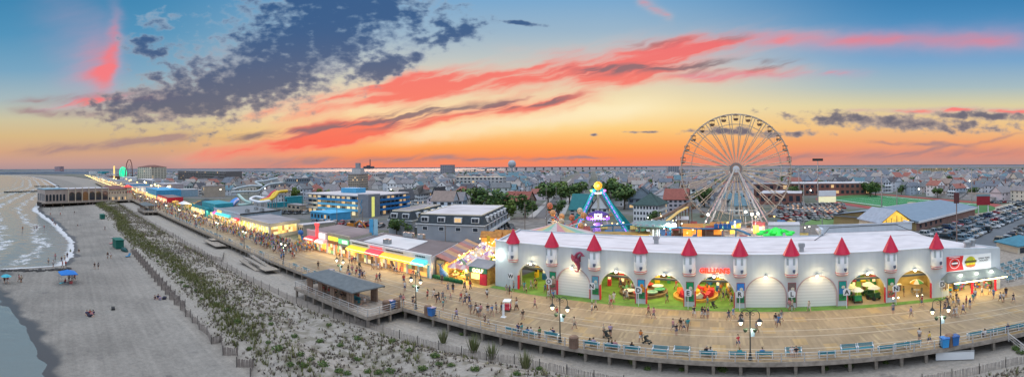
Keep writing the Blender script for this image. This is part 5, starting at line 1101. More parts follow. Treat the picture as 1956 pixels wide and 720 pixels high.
mb.build('canopy',fcmat('tent_cloth',.8,.1,1),t)
mb = MB()
for k in range(8): a = 2 * PI * k / 8; mb.tube((9.2 * math.cos(a),9.2 * math.sin(a),0),(9.2 * math.cos(a),9.2 * math.sin(a),5.6),.12)
pieces(mb,'pole',WHITE,t)
r = 112.0; c = D(1247,r,ZR0); t = thing('chair_swing','grey green chair swing ride with scalloped disc on a striped column','ride',c,face(1247)); zt = ZR(1247,430,r) - ZR0
mb = MB(); mb.lathe((0,0,0),[(1.5,0),(1.2,zt * .6),(1.6,zt - .8)],12); mb.build('column',WHITE,t); mb = MB(); mb.lathe((0,0,zt),[(1.8,-.9),(4.6,-.25),(5.6,.25),(5.3,.55),(3.5,.75),(.8,1.1)],24); mb.build('disc',mat('swing_disc',(.16,.28,.26),.5,.35,1),t); mb = MB()
for k in range(20): a = 2 * PI * k / 20; mb.ball((5.0 * math.cos(a),5.0 * math.sin(a),zt + .5),(.5,.5,.35),6,4)
pieces(mb,'rim_scallop',mat('scallop_grey',(.3,.3,.32),.5),t); mb = MB()
for k in range(8): a = 2 * PI * k / 8; mb.tube((1.65 * math.cos(a),1.65 * math.sin(a),0),(1.5 * math.cos(a),1.5 * math.sin(a),zt - .9),.12,n=4)
pieces(mb,'column_tube',emat('pale_tubes',(.8,.95,1),1.5),t)
for k in range(14): a = 2 * PI * k / 14; mb = MB(); e = Vector((5.2 * math.cos(a),5.2 * math.sin(a),zt - 3.2)); mb.tube((4.9 * math.cos(a),4.9 * math.sin(a),zt),e,.03,n=3); mb.cbox(e,(.5,.5,.12),a); mb.cbox(e + Vector((.22 * math.cos(a),.22 * math.sin(a),.3)),(.08,.5,.5),a); mb.build('swing_seat',mat('swing_seat_red',(.45,.1,.06),.5),t)
GOLDL = emat('gold_lit_panel',(1,.58,.06),.75,.55,.5); AMB = emat('orange_lit_panel',(1,.32,.04),.8,.5,.6)
t = thing('fun_ride','long golden lit ride platform with a red star behind the castle','ride',D(1188,108,ZR0),face(1188)); mb = MB(); mb.box(-6.5,6.5,0,2,2.5,5.8); mb.build('lit_front',GOLDL,t); mb = MB(); mb.box(-6.8,6.8,-1,3,5.8,6.1); mb.build('roof',mat('ochre_roof',(.35,.22,.06),.7),t); mb = MB(); mb.X = Matrix.Translation((1.2,-.1,5.0)) @ Matrix.Rotation(PI / 2,4,'X'); mb.prism([((.9 if k % 2 else .42) * math.cos(k * PI / 5 + PI / 10),(.9 if k % 2 else .42) * math.sin(k * PI / 5 + PI / 10)) for k in range(10)],0,.15); mb.build('star',emat('red_star',(1,.1,.03),1.2),t); mb = MB(); mb.box(-6.5,6.5,0,2,0,2.5); mb.build('base',BROWN,t)
mb = MB()
for k in range(9): mb.path([(-6 + k * 1.4,-.15,2.8 + .5 * (k % 2)),(-5.4 + k * 1.4,-.15,3.8 - .4 * (k % 3)),(-4.7 + k * 1.4,-.15,3.2)],.12,4)
mb.build('lit_scrolls',emat('amber_scroll',(1,.8,.2),2),t)
for px,r_,w_,h0,h1,l,m in ((1322,128,5.4,3,5.6,'low orange lit ride booth left of the ferris wheel',AMB),(1368,136,3.2,2.2,5,'small orange lit booth under the ferris wheel',AMB),(1303,140,3.2,4.5,6.4,'flat roofed pale booth behind the orange one',CREAM)):
 t = thing('ride_booth',l,'booth',D(px,r_,ZR0),face(px)); mb = MB(); mb.box(-w_ / 2,w_ / 2,0,3,1.2,h1 - .8); mb.build('lit_front',m,t); mb = MB(); mb.gable(w_,4,h1 - .8,h1,'x',.4); mb.X = None; o = mb.build('roof',mat('booth_roof_orange',(.5,.2,.04),.6) if m is AMB else ROOFL,t,(0,1.5,0)); mb = MB(); mb.box(-w_ / 2,w_ / 2,0,3,0,1.2); mb.build('base',BROWN,t)
lamp('ride_light','POINT',D(1322,124,3.5),700,(1,.5,.15),.5); lamp('ride_light','POINT',D(1190,104,4),500,(1,.7,.2),.5)
r = 122.0; t = thing('log_flume','brown log flume trough climbing left of the ferris wheel with a lit drop','ride',D(1280,140,ZR0),0)
o0 = D(1280,140,ZR0); A = [Vector((*D(px,rr,ZR(px,py,rr))[:2],ZR(px,py,rr))) - o0 for px,py,rr in ((1240,423,142),(1265,414,146),(1290,402,150),(1306,392,152),(1318,388,153),(1312,396,146),(1296,404,140),(1276,420,133),(1262,429,130))]
mb = MB(); mb.path(A[:6],(.75,.45),6); mb.build('trough',BROWN,t); mb = MB(); mb.path(A[5:],(.65,.3),6); mb.build('lit_drop',emat('lit_chute',(.5,.33,.1),.5,.3),t); mb = MB()
for p in A[:8]:
 for s in (-.7,.7): mb.tube((p.x + s,p.y,0),(p.x + s * .6,p.y,p.z - .3),.16,n=5)
pieces(mb,'trestle_post',BROWN,t)
t = thing('monorail','blue elevated monorail track running behind the castle roof','monorail',D(1300,106,ZR0)); o0 = D(1300,106,ZR0)
A = [Vector((*D(px,rr,0)[:2],ZR(px,py,rr))) - o0 for px,py,rr in ((1128,434,118),(1170,430,113),(1220,429,110),(1280,434,107),(1330,437,106),(1380,437,105),(1405,438,104),(1420,443,101),(1432,449,98))]
mb = MB(); mb.path(A,(.3,.22),5); mb.build('track',mat('monorail_blue',(.02,.17,.33),.5),t)
for p in A[1:7]: mb = MB(); mb.tube((p.x,p.y,0),(p.x,p.y,p.z),.16); mb.build('support_post',MATS['monorail_blue'],t)
t = thing('monorail_train','short blue monorail train with riders on the track under the wheel','train',D(1378,105,ZR(1378,436,105)),face(1378))
for k in range(4): mb = MB(); mb.xprism([(-.5,0),(.5,0),(.6,.6),(.4,1.0),(-.5,1.0)],-1.8 + k * 1.05,-.85 + k * 1.05); mb.build('car',BLUE,t); mb = MB(); mb.ball((-1.35 + k * 1.05,0,1.25),(.2,.2,.28),6,4); mb.build('rider',mat('rider_tone',(.3,.18,.13),.7),t)
t = thing('tower_structure','dark blue square support frame left of the monorail train','frame',D(1327,104,ZR0),face(1327)); mb = MB(); mb.box(-.9,.9,-.9,.9,0,5.2); mb.build('panel',mat('navy_panel',(.03,.1,.2),.5),t); mb = MB(); mb.add([(-2.2,-.5,4.4),(0,-.5,6.6),(1.4,-.5,4.4),(-2.2,.5,4.4),(0,.5,6.6),(1.4,.5,4.4)],[(0,2,1),(3,4,5),(0,1,4,3),(1,2,5,4)]); mb.build('gable',mat('grey_blue_panel',(.16,.2,.3),.5),t)
GRN = emat('green_neon',(.02,.55,.06),.5,.6,1.5); c = D(1481,100,ZR0); t = thing('spider_ride','glowing green spider-like spinning ride behind the castle roof','ride',c,face(1481)); zt = ZR(1481,442,100) - ZR0; mb = MB(); mb.lathe((0,0,0),[(1.6,0),(.8,zt - 1)],12); mb.build('column',GREEN,t); mb = MB(); mb.lathe((0,0,zt),[(1.2,-1.2),(1.8,-.2),(1.0,.5),(.4,.9)],12); mb.build('hub',GRN,t)
for k in range(8): a = 2 * PI * k / 8 + .2; e = Vector((3.6 * math.cos(a),3.6 * math.sin(a),zt - .4)); mb = MB(); mb.path([(0,0,zt - .5),(1.8 * math.cos(a),1.8 * math.sin(a),zt + .3),e],[.3,.22,.2],5); mb.build('arm',GRN,t); mb = MB(); mb.ball(e,(.9,.9,.4),8,5); mb.build('car',GRN,t)
lamp('ride_light','POINT',c + Vector((0,-3,zt + 1.5)),90,(.2,1,.3),.6)
for px,rr,w_,d_,h_,l in ((1497,114,8.0,6,6.9,'plain white box building behind the green ride'),(1527,108,3.4,3,4.6,'small pale kiosk with sloping roof right of the white box building')):
 t = thing('park_building',l,'building',D(px,rr,ZR0),face(px)); mb = MB(); mb.box(-w_ / 2,w_ / 2,0,d_,0,h_); mb.build('wall',WHITE,t); mb = MB(); mb.box(-w_ / 2 - .15,w_ / 2 + .15,-.15,d_ + .15,h_,h_ + .25); mb.build('roof',ROOFL,t); mb = MB(); mb.box(-w_ * .2,-w_ * .2 + .8,-.06,-.003,h_ - 2.2,h_ - 1.0); mb.build('window',GLASS,t); mb = MB(); mb.box(w_ * .05,w_ * .25,-.06,-.003,h_ - 3.2,h_ - 2.0); mb.build('window',emat('warm_sign',(.9,.55,.3),.7),t)
t = thing('fun_ride','little yellow and blue kiddie ride right of the green ride','ride',D(1516,99,ZR0),face(1516)); mb = MB(); mb.lathe((0,0,0),[(1.6,0),(1.6,3.6),(1.3,4.2)],10); mb.build('base',BLUE,t); mb = MB(); mb.ball((0,-.8,4.8),(.9,.5,1.0)); mb.build('sun_face',emat('yellow_face',(.9,.6,.1),.7),t); mb = MB(); mb.ball((1.2,-.8,3.6),(.7,.5,.8)); mb.build('green_face',emat('green_face',(.05,.6,.3),.7),t)
c = D(1281,108,ZR(1281,430,108)); t = thing('floodlight','pair of dazzling floodlights on a mast left of the ferris wheel','floodlight',(c.x,c.y,ZR0),face(1281)); mb = MB(); mb.tube((0,0,0),(0,0,c.z - ZR0),.1); mb.box(-1.2,1.2,-.08,.08,c.z - ZR0 - .1,c.z - ZR0 + .1); mb.build('mast',METAL,t)
for s in (-.75,.75): mb = MB(); mb.ball((s,-.3,c.z - ZR0),(.62,.3,.5)); mb.build('lens',emat('flood_white',(.9,1,.8),18,.02),t)
lamp('flood_light','POINT',c + Vector((0,-1.5,0)),1200,(.85,1,.8),.5)
# small things of the ride park: fences, game stalls, bushes of lamps
for i in range(40):
 px = 1060 + i * 12 + RND.uniform(-6,6); rr = RND.uniform(116,150); t = thing('game_stall',RND.choice(['small red roofed','small green roofed','small yellow roofed','small blue roofed']) + ' stall in the ride park just behind the castle','stall',D(px,rr,ZR0),face(px),'small stalls of the ride park'); c_ = {'r': mat('stall_red',(.32,.07,.06),.7,.3,2),'g': mat('stall_green',(.07,.2,.1),.7,.3,2),'y': mat('stall_ochre',(.45,.32,.09),.7,.3,2),'b': mat('stall_blue',(.07,.15,.28),.7,.3,2)}[t['label'][6]]
 w_ = RND.uniform(1.6,2.6); h_ = RND.uniform(2.0,3.4); mb = MB(); mb.box(-w_ / 2,w_ / 2,0,2,0,h_); mb.build('wall',RND.choice([CREAM,METAL,BROWN,GOLDL,BROWN,CONC]),t); mb = MB(); mb.gable(w_,2.4,h_,h_ + 1,'x',.2); mb.build('roof',c_,t,(0,1,0))
# the leaning fence and queue rails behind the roof at right
t = thing('fence','grey metal fence behind the castle roof right of the white box building','fence',D(1545,104,ZR0),face(1545)); mb = MB()
for i in range(16): mb.tube((-5 + i * .7,0,0),(-5 + i * .7,0,4.6),.04,n=4)
pieces(mb,'post',METAL,t); mb = MB(); mb.box(-5,5.5,-.03,.03,4.5,4.6); mb.box(-5,5.5,-.03,.03,2.4,2.5); pieces(mb,'rail',METAL,t)
for i in range(46):
 px = 1050 + i * 11 + RND.uniform(-4,4); rr = RND.uniform(112,150); h_ = RND.uniform(2.5,6.5); t = thing('park_lamp',RND.choice(['slim park lamp with a warm globe','slim park lamp with a white globe','slim park lamp with an amber globe']) + ' among the rides','lamp',D(px,rr,ZR0),0,'small lamps among the rides')
 mb = MB(); mb.tube((0,0,0),(0,0,h_),.06,n=4); mb.build('pole',METAL,t); mb = MB(); mb.ball((0,0,h_ + .15),.2,6,4); mb.build('globe',emat('park_amber',(1,.5,.1),6,.02) if 'amber' in t['label'] else emat('park_white',(1,.97,.85),6,.02) if 'white' in t['label'] else emat('park_warm',(1,.75,.35),6,.02),t)
# ------------------------------------------------------------ town: streets, buildings, houses, trees
def rot2(v,a): return Vector((v.x * math.cos(a) - v.y * math.sin(a),v.x * math.sin(a) + v.y * math.cos(a),0))
ROADM = mat('street_asphalt',(.13,.125,.125),.9,.15,.2)
def strip2(a,b_,w,z):
 a,b_ = Vector(a[:2] + (0,)) if isinstance(a,tuple) else Vector((a.x,a.y,0)),Vector(b_[:2] + (0,)) if isinstance(b_,tuple) else Vector((b_.x,b_.y,0))
 n = (b_ - a).normalized(); n = Vector((-n.y,n.x,0)) * w / 2
 return [(p.x,p.y) for p in (a - n,b_ - n,b_ + n,a + n)]
SA,SB = G(1028,434,ZG),G(1066,384,ZG); dirs = (SB - SA).normalized()
mb = MB(); mb.sheet(strip2(SA - dirs * 60,SB + dirs * 900,10,0),ZG + .012); struct('street',mb,ROADM,'grey street running inland past parked cars')
PAVM = mat('pavement_concrete',(.34,.32,.3),.9,.12,.4)
for s in (-1,1):
 n = Vector((-dirs.y,dirs.x,0)) * s * 6.6; mb = MB(); mb.prism(strip2(SA - dirs * 60 + n,SB + dirs * 500 + n,3,0),ZG - .1,ZG + .13); struct('pavement',mb,PAVM,('left' if s > 0 else 'right') + ' pavement of the street')
mb = MB()
for k in range(40): p = SA + dirs * (k * 7); mb.sheet(strip2(p,p + dirs * 3,.15,0),ZG + .016)
struct('street_line',mb,WHITE,'dashed centre line of the street')
OCCUPIED = []     # (centre, radius) kept free of generated houses
def win(mb,x,y,z,w,h,nrm,d=.05):
 if nrm == 'f': mb.box(x - w / 2,x + w / 2,y - d,y - .003,z,z + h)
 elif nrm == 'r': mb.box(x + .003,x + d,y - w / 2,y + w / 2,z,z + h)
 elif nrm == 'l': mb.box(x - d,x - .003,y - w / 2,y + w / 2,z,z + h)
def fit(pxl,pxr,yb,yt,d,rz,z0):
 pc = (pxl + pxr) / 2; a = (pc - 1460) / F; C = G(pc,yb,z0); r = math.hypot(C.x,C.y)
 e1 = Vector((math.cos(rz),math.sin(rz))); ut = Vector((math.cos(a),-math.sin(a))); c_ = abs(e1.dot(ut)); s_ = math.sqrt(max(0,1 - c_ * c_))
 w = max(3.0,((r + d / 2) * (pxr - pxl) / F - d * s_) / max(c_,.2)); h = ZR(pc,yt,r) - z0
 vd = Vector((math.sin(a),math.cos(a))); off = (w * s_ + d * c_) / 2
 return Vector((C.x + vd.x * off,C.y + vd.y * off,z0)),w,h,e1.dot(Vector((C.y,-C.x)))
def building(name,label,pxl,pxr,yb,yt,d,wall,roof,floors=2,bays=4,rz=TA,z0=ZG,kind='flat',cat='building',band=None,wmat=None,side=True,group=None,wh=1.3,lit=0.1,roofh=3.0,sub=True,balc=None):
 c,w,h,_ = fit(pxl,pxr,yb,yt,d,rz,z0); OCCUPIED.append((c,max(w,d) * .62))
 t = thing(name,label,cat,c,rz,group); wallh = h if kind in ('flat','mansard') else max(2.5,h - roofh)
 mb = MB(); mb.box(-w / 2,w / 2,-d / 2,d / 2,-.5,wallh); mb.build('wall',wall,t)
 if kind == 'flat':
  mb = MB(); mb.box(-w / 2 - .15,w / 2 + .15,-d / 2 - .15,d / 2 + .15,wallh,wallh + .35); mb.build('roof',roof,t)
 else:
  mb = MB(); mb.gable(w,d,wallh,h,'x' if kind in ('gable','hip') else 'y',.5,.25,hip=d * .45 if kind == 'hip' else 0,ends=False); mb.build('roof',roof,t)
  if kind in ('gable','gabley'):
   mb = MB()
   if kind == 'gable': mb.xprism([(-d / 2,wallh),(d / 2,wallh),(0,h - .3)],-w / 2 + .05,w / 2 - .05)
   else: mb.yprism([(-w / 2,wallh),(w / 2,wallh),(0,h - .3)],-d / 2 + .05,d / 2 - .05)
   mb.build('gable_wall',wall,t)
 # which end wall faces the camera
 ex = Vector((math.cos(rz),math.sin(rz),0)); sgn = 1 if ex.dot(Vector((-c.x,-c.y,0))) > 0 else -1
 fh = wallh / floors; nb = max(1,min(bays,24)); cnt = 0
 for f in range(floors):
  for k in range(nb):
   mb = MB(); win(mb,-w / 2 + (k + .5) * w / nb,-d / 2,f * fh + fh * .3,min(w / nb * .55,2.4),fh * .5,'f'); mb.build('window',(LITGLASS if RND.random() < lit else (wmat or GLASS)),t); cnt += 1
  if side:
   ns = max(1,min(8,round(d / (w / nb)))) if nb else 3
   for k in range(ns):
    if cnt > 92: break
    mb = MB(); win(mb,sgn * w / 2,-d / 2 + (k + .5) * d / ns,f * fh + fh * .3,min(d / ns * .5,2.0),fh * .5,'r' if sgn > 0 else 'l'); mb.build('window',(LITGLASS if RND.random() < lit else (wmat or GLASS)),t); cnt += 1
  if balc: 
   mb = MB(); mb.box(-w / 2 + .2,w / 2 - .2,-d / 2 - 1.4,-d / 2 - .004,f * fh - .1,f * fh + .1); mb.box(-w / 2 + .2,w / 2 - .2,-d / 2 - 1.45,-d / 2 - 1.35,f * fh + .1,f * fh + 1.1); mb.build('balcony',balc,t)
 if band: 
  mb = MB(); mb.box(-w / 2 - .08,w / 2 + .08,-d / 2 - .08,d / 2 + .08,wallh * .5 - .15,wallh * .5 + .15); mb.build('band',band,t)
 return t,w,h,c,sgn
TANW = mat('tan_wall',(.46,.38,.3),.8,.1,.4); PALEW = mat('pale_wall',(.5,.49,.48),.8,.1,.4); GREYW = mat('grey_wall',(.3,.31,.33),.8,.1,.4); BROWNR = mat('brown_shingle_roof',(.13,.095,.085),.9,.3,.6)
# blue balcony hotel
c0,c1,c2 = G(701,414,-.8),G(588,404,-.8),G(768,403,-.8)
hrz = math.atan2(c0.y - c1.y,c0.x - c1.x); HW_ = (c0 - c1).length; HD = 34
cen = c0 - Vector((math.cos(hrz),math.sin(hrz),0)) * HW_ / 2 + Vector((-math.sin(hrz),math.cos(hrz),0)) * HD / 2; OCCUPIED.append((cen,28))
t = thing('hotel','four storey hotel with bright blue balcony bands and a grey stair tower','hotel',(cen.x,cen.y,-.8),hrz); HH = 9.2
mb = MB(); mb.box(-HW_ / 2,HW_ / 2,-HD / 2,HD / 2,-.4,HH); mb.build('wall',GREYW,t); mb = MB(); mb.box(-HW_ / 2 - .6,HW_ / 2 + .6,-HD / 2 - 1.6,HD / 2 + .4,HH,HH + .5); mb.build('roof',ROOFL,t)
BALB = mat('balcony_blue',(.02,.19,.48),.5,.15,.5)
for f in range(4):
 z = f * 2.3
 for k in range(12):
  x = -HW_ / 2 + (k + .5) * HW_ / 12
  mb = MB(); win(mb,x,-HD / 2,z + .15,HW_ / 12 * .62,1.75,'f'); mb.build('window',[LITGLASS,GLASS,emat('room_light',(.9,.75,.5),.5,.3),mat('curtain',(.4,.36,.3),.8)][RND.choice((0,1,2,3,1,2))],t)
 if f: mb = MB(); mb.box(-HW_ / 2 + (HW_ * .0 if f < 3 else 0),HW_ / 2 - 1.5,-HD / 2 - 1.5,-HD / 2 - .004,z - .2,z + .0); mb.box(-HW_ / 2 + HW_ * .22,HW_ / 2 - 1.5,-HD / 2 - 1.55,-HD / 2 - 1.45,z,z + .95); mb.build('balcony',BALB,t); mb = MB(); mb.box(-HW_ / 2,-HW_ / 2 + HW_ * .215,-HD / 2 - 1.55,-HD / 2 - 1.45,z,z + .95); mb.build('balcony',GREYW,t)
 for k in range(7):
  y = -HD / 2 + 8 + (k + .5) * (HD - 9) / 7; mb = MB(); win(mb,HW_ / 2,y,z + .2,2.2,1.6,'r'); mb.build('window',LITGLASS if RND.random() < .3 else GLASS,t)
 if f: mb = MB(); mb.box(HW_ / 2 + .004,HW_ / 2 + 1.5,-HD / 2 + 8,HD / 2,z - .2,z); mb.box(HW_ / 2 + 1.4,HW_ / 2 + 1.5,-HD / 2 + 8,HD / 2,z + .003,z + .95); mb.build('balcony',BALB,t)
mb = MB(); mb.box(HW_ / 2 - 4,HW_ / 2 + 2.2,-HD / 2 - 1.9,-HD / 2 + 7,-.4,HH + 1.2); mb.build('stair_tower',mat('tower_grey',(.23,.24,.27),.8),t); mb = MB(); mb.box(HW_ / 2 + 2.203,HW_ / 2 + 2.3,-HD / 2 + .5,-HD / 2 + 2.6,0,HH); mb.build('lit_strip',emat('yellow_strip',(.85,.8,.2),.55,.2),t)
mb = MB(); mb.path([(HW_ / 2 - 2.6,-HD / 2 - 1.98,1.5),(HW_ / 2 - 1.2,-HD / 2 - 1.98,3.5),(HW_ / 2 - 2.4,-HD / 2 - 1.98,5.5),(HW_ / 2 - 1.4,-HD / 2 - 1.98,8)],.18,4); mb.build('wave_mark',SKYB,t); mb = MB(); mb.box(-8,2,-4,4,HH + .5,HH + 3.0); mb.build('roof_house',SKYB,t)
lamp('hotel_light','AREA',cen + Vector((math.sin(hrz),-math.cos(hrz),0)) * (HD / 2 + 4) + Vector((0,0,4)),900,(1,.8,.4),(30,5),(rad(70),0,hrz))
building('pool_house','low bright blue flat roofed block before the blue balcony hotel',592,670,423,409,12,SKYB,mat('blue_roof',(.1,.42,.66),.7,.1,.3),1,6,.12,cat='building',side=False)
# grey mansard motel: right wing and left wing
MANS = mat('slate_mansard',(.05,.062,.072),.85,.2,1.5); SIDING = mat('grey_siding',(.34,.36,.39),.8,.08,.4)
def motel(label,front_r,front_l,depth,h1,h2,nwin,side_rows,courts=False):
 a = Vector(front_l); b_ = Vector(front_r); rz = math.atan2(b_.y - a.y,b_.x - a.x); w = (b_ - a).length; mid = (a + b_) / 2; cen = mid + Vector((-math.sin(rz),math.cos(rz),0)) * depth / 2
 OCCUPIED.append((cen,max(w,depth) * .62)); t = thing('motel',label,'motel',(cen.x,cen.y,ZG),rz); x0,x1,y0,y1 = -w / 2,w / 2,-depth / 2,depth / 2; i_ = .9
 mb = MB(); mb.box(x0,x1,y0,y1,-.4,h1); mb.build('wall',SIDING,t)
 mb = MB(); vs_ = [(x0 - .35,y0 - .35,h1),(x1 + .35,y0 - .35,h1),(x1 + .35,y1 + .35,h1),(x0 - .35,y1 + .35,h1),(x0 + i_,y0 + i_,h2),(x1 - i_,y0 + i_,h2),(x1 - i_,y1 - i_,h2),(x0 + i_,y1 - i_,h2)]
 mb.add(vs_,[(0,1,5,4),(1,2,6,5),(2,3,7,6),(3,0,4,7),(3,2,1,0)]); mb.build('mansard_roof',MANS,t)
 mb = MB(); mb.box(x0 + i_ + .3,x1 - i_ - .3,y0 + i_ + .3,y1 - i_ - .3,h2 - .3,h2 + .05); mb.build('flat_roof',ROOFL if not courts else ROOFG,t)
 mb = MB()
 for q in ((x0 + i_,x1 - i_,y0 + i_ - .1,y0 + i_ + .25),(x0 + i_,x1 - i_,y1 - i_ - .25,y1 - i_),(x0 + i_ - .1,x0 + i_ + .25,y0 + i_ + .253,y1 - i_ - .253),(x1 - i_ - .25,x1 - i_ + .1,y0 + i_ + .253,y1 - i_ - .253)): mb.box(*q,h2 - .1,h2 + .22)
 mb.build('roof_edge',CREAM,t); mb = MB(); mb.box(x0 - .4,x1 + .4,y0 - .4,y0 - .36,h1 - .25,h1 + .05); mb.box(x1 + .36,x1 + .4,y0 - .36,y1 + .4,h1 - .25,h1 + .05); mb.build('eaves_band',WHITE,t)
 for k in range(nwin):
  x = x0 + (k + .5) * w / nwin; f_ = MB(); f_.box(x - 1.2,x + 1.2,y0 - .45,y0 + .6,h1 + .6,h1 + 2.2); fo = f_.build('window',WHITE,t); g_ = MB(); g_.box(x - 1.0,x - .05,y0 - .5,y0 - .453,h1 + .8,h1 + 2.0); g_.box(x + .05,x + 1.0,y0 - .5,y0 - .453,h1 + .8,h1 + 2.0); g_.build('pane',LITGLASS if k == 2 and not courts else GLASS,fo)
  f_ = MB(); f_.box(x - .9,x + .9,y0 - .12,y0 - .003,h1 - 2.1,h1 - .8); fo = f_.build('window',WHITE,t); g_ = MB(); g_.box(x - .75,x + .75,y0 - .16,y0 - .123,h1 - 1.95,h1 - .95); g_.build('pane',GLASS,fo)
 for k in range(side_rows):
  y = y0 + 2 + (k + .5) * (depth - 3) / side_rows; f_ = MB(); f_.box(x1 - .6,x1 + .45,y - 1.1,y + 1.1,h1 + .5,h1 + 2.2); fo = f_.build('window',WHITE,t); g_ = MB(); g_.box(x1 + .453,x1 + .5,y - .9,y + .9,h1 + .7,h1 + 2.0); g_.build('pane',GLASS,fo)
  f_ = MB(); f_.box(x1 + .003,x1 + .06,y - .9,y + .9,h1 - 2.2,h1 - .5); f_.build('window',GLASS,t)
 mb = MB(); mb.box(x1 + .1,x1 + 1.3,y0 + 2,y1,h1 - 2.65,h1 - 2.5); mb.box(x1 + 1.25,x1 + 1.35,y0 + 2,y1,h1 - 2.497,h1 - 1.6); mb.build('gallery',WHITE,t)
 return t,cen,rz,w
motel('grey motel with slate mansard roof and white window frames beside the parasols',G(924,463,ZG),G(796,457,ZG),37,5.2,8.1,4,6)
_,cen,rz,w = motel('left grey motel wing with mansard roof and a yellow lit court',G(786,449,ZG),G(742,446,ZG),30,5.0,7.9,2,4,True)
lamp('court_light','POINT',cen + Vector((math.cos(rz),math.sin(rz),0)) * (w / 2 + 3) + Vector((0,0,4)),900,(1,.8,.3),.5)
# larger named buildings
building('apartment_block','tan eight storey apartment block with brown window bands and rooftop mast',665,703,364,333,20,TANW,ROOFG,7,5,cat='apartments',lit=.05)
building('apartment_block','white block standing right behind the tan apartment block',702,738,356,332,24,PALEW,ROOFL,4,5,cat='apartments',lit=.03)
p = fit(665,703,364,333,20,TA,ZG); t = thing('rooftop_tower','grey stair tower with a short mast on the tan apartment block','tower',(p[0].x,p[0].y,ZG + p[2] + .35),TA); mb = MB(); mb.box(-5,5,-4,4,0,5); mb.build('base',PALEW,t); mb = MB(); mb.box(-2,2,-2,2,5,11); mb.build('shaft',GREYW,t)
building('condominium','long dark grey condominium with a grid of balconies',322,462,353,328,24,mat('condo_wall',(.16,.15,.15),.8),ROOFG,5,18,.02,cat='condominium',lit=.12,side=False,balc=mat('condo_balcony',(.22,.2,.2),.8))
building('hotel','tall pale old hotel with red tiled roofs and corner chimney',262,318,345,315,34,mat('old_hotel_wall',(.62,.57,.46),.8),mat('red_tile_roof',(.2,.09,.07),.9),8,7,.35,cat='hotel',kind='hip',lit=.04,roofh=4)
building('arcade_hall','low grey hall with a pale curved roof before the old hotel',258,326,356,345,26,GREYW,ROOFL,1,5,.02,cat='hall')
for l,a,b_,yb,yt in (('left brown roofed condominium with rows of white dormers',392,440,361,344),('middle brown roofed condominium with tall gables',430,470,358,338),('right brown roofed condominium beside the white slides',466,502,359,341)): building('condominium',l,a,b_,yb,yt,22,PALEW,BROWNR,2,5,TA,kind='gable',cat='condominium',roofh=6,group='brown roofed condominiums')
building('storehouse','windowless tan building before the brown roofed condominiums',385,430,377,356,18,TANW,ROOFG,2,3,.05,side=False)
building('storehouse','pale mauve flat building left of the tan windowless one',300,350,370,352,18,mat('mauve_wall',(.42,.36,.37),.8),ROOFL,1,4,.03,side=False)
building('storehouse','pale blue low building before the mauve one',338,378,376,363,14,mat('light_blue_wall',(.3,.42,.5),.8),ROOFL,1,4,.03,side=False)
building('apartment_block','grey stepped condominium left of the tan apartment block',547,592,366,341,22,mat('blue_grey_wall',(.22,.27,.31),.8),ROOFG,3,5,cat='condominium')
building('apartment_block','pale ten storey apartment block on the bay at the horizon',841,869,335,315,26,mat('wall_painted_haze',(.3,.3,.33),.8),ROOFG,7,6,cat='apartments',lit=0)  # grey wall colour has distance haze mixed in
building('apartment_block','faint tall block left of the ferris wheel near the bay',1273,1297,333,318,24,MATS['wall_painted_haze'],ROOFG,6,5,cat='apartments',lit=0)
building('apartment_block','pink tall block on the far coast at the left horizon',104,122,329,318,30,mat('pink_wall_painted_haze',(.38,.27,.29),.8),ROOFG,6,4,cat='apartments',lit=.05)  # distance haze mixed into the pink wall colour
building('apartment_block','long white two storey block right of the water tower',870,968,357,339,20,PALEW,CREAM,3,12,cat='apartments',lit=.05)
building('hotel','long yellow brick hotel among the far houses at right',1754,1820,333,321,22,mat('yellow_brick',(.45,.35,.2),.8),ROOFL,4,12,.1,cat='hotel',lit=.3)
building('school','long red brick school with flat pale roof left of the football field',1508,1659,373,351,30,BRICK,ROOFL,2,16,-.1,cat='school',lit=.15)
building('school','low red brick school wing behind the ferris wheel',1452,1534,391,370,26,BRICK,ROOFL,1,6,-.1,cat='school',side=False)
building('school','red brick school block behind the car park and the wheel',1430,1510,378,352,24,mat('dark_brick',(.2,.1,.085),.9),ROOFG,2,6,-.1,cat='school')
# big mansion right of the pendulum ride, dark roofed and red roofed houses nearby
DGR = mat('dark_green_roof',(.05,.085,.08),.9,.2,.8); SLATE = mat('slate_blue_roof',(.055,.085,.11),.9,.2,.8); REDR = mat('rust_red_roof',(.26,.085,.065),.9,.2,.8); GREYR = mat('grey_shingle_roof',(.13,.13,.14),.9,.2,.8); TANR = mat('tan_shingle_roof',(.24,.165,.12),.9,.2,.8); BLKR = mat('black_shingle_roof',(.05,.05,.055),.9,.25,.8)
building('house','big three storey white house with dark green hip roof and lit porch',1210,1276,425,369,14,WHITE,DGR,3,8,-.05,kind='hip',cat='house',lit=.12,roofh=5)
building('house','blue grey gabled house behind the big white house',1200,1252,400,358,14,mat('slate_wall',(.2,.25,.29),.8),SLATE,2,4,.2,kind='gabley',cat='house',roofh=6)
building('house','pale house with a red roof left of the ferris wheel',1268,1318,405,362,16,mat('lilac_wall',(.46,.42,.45),.8),REDR,3,5,.1,kind='gable',cat='house',roofh=5)
building('house','white gabled house behind the pendulum ride',1128,1172,415,373,14,WHITE,GREYR,2,3,.15,kind='gabley',cat='house',roofh=6)
building('house','teal roofed house left of the pendulum ride',1088,1134,413,372,14,PALEW,mat('teal_roof',(.03,.16,.17),.9),2,3,.15,kind='gable',cat='house',roofh=7)
building('house','long house with a rust red roof and timbered gable by the street trees',962,1024,394,367,16,mat('ochre_wall',(.36,.26,.2),.8),REDR,2,6,.2,kind='gable',cat='house',roofh=6)
building('house','dark blue roofed low house just behind the motel',840,896,391,377,14,GREYW,SLATE,1,4,.25,kind='gable',cat='house',roofh=3.5)
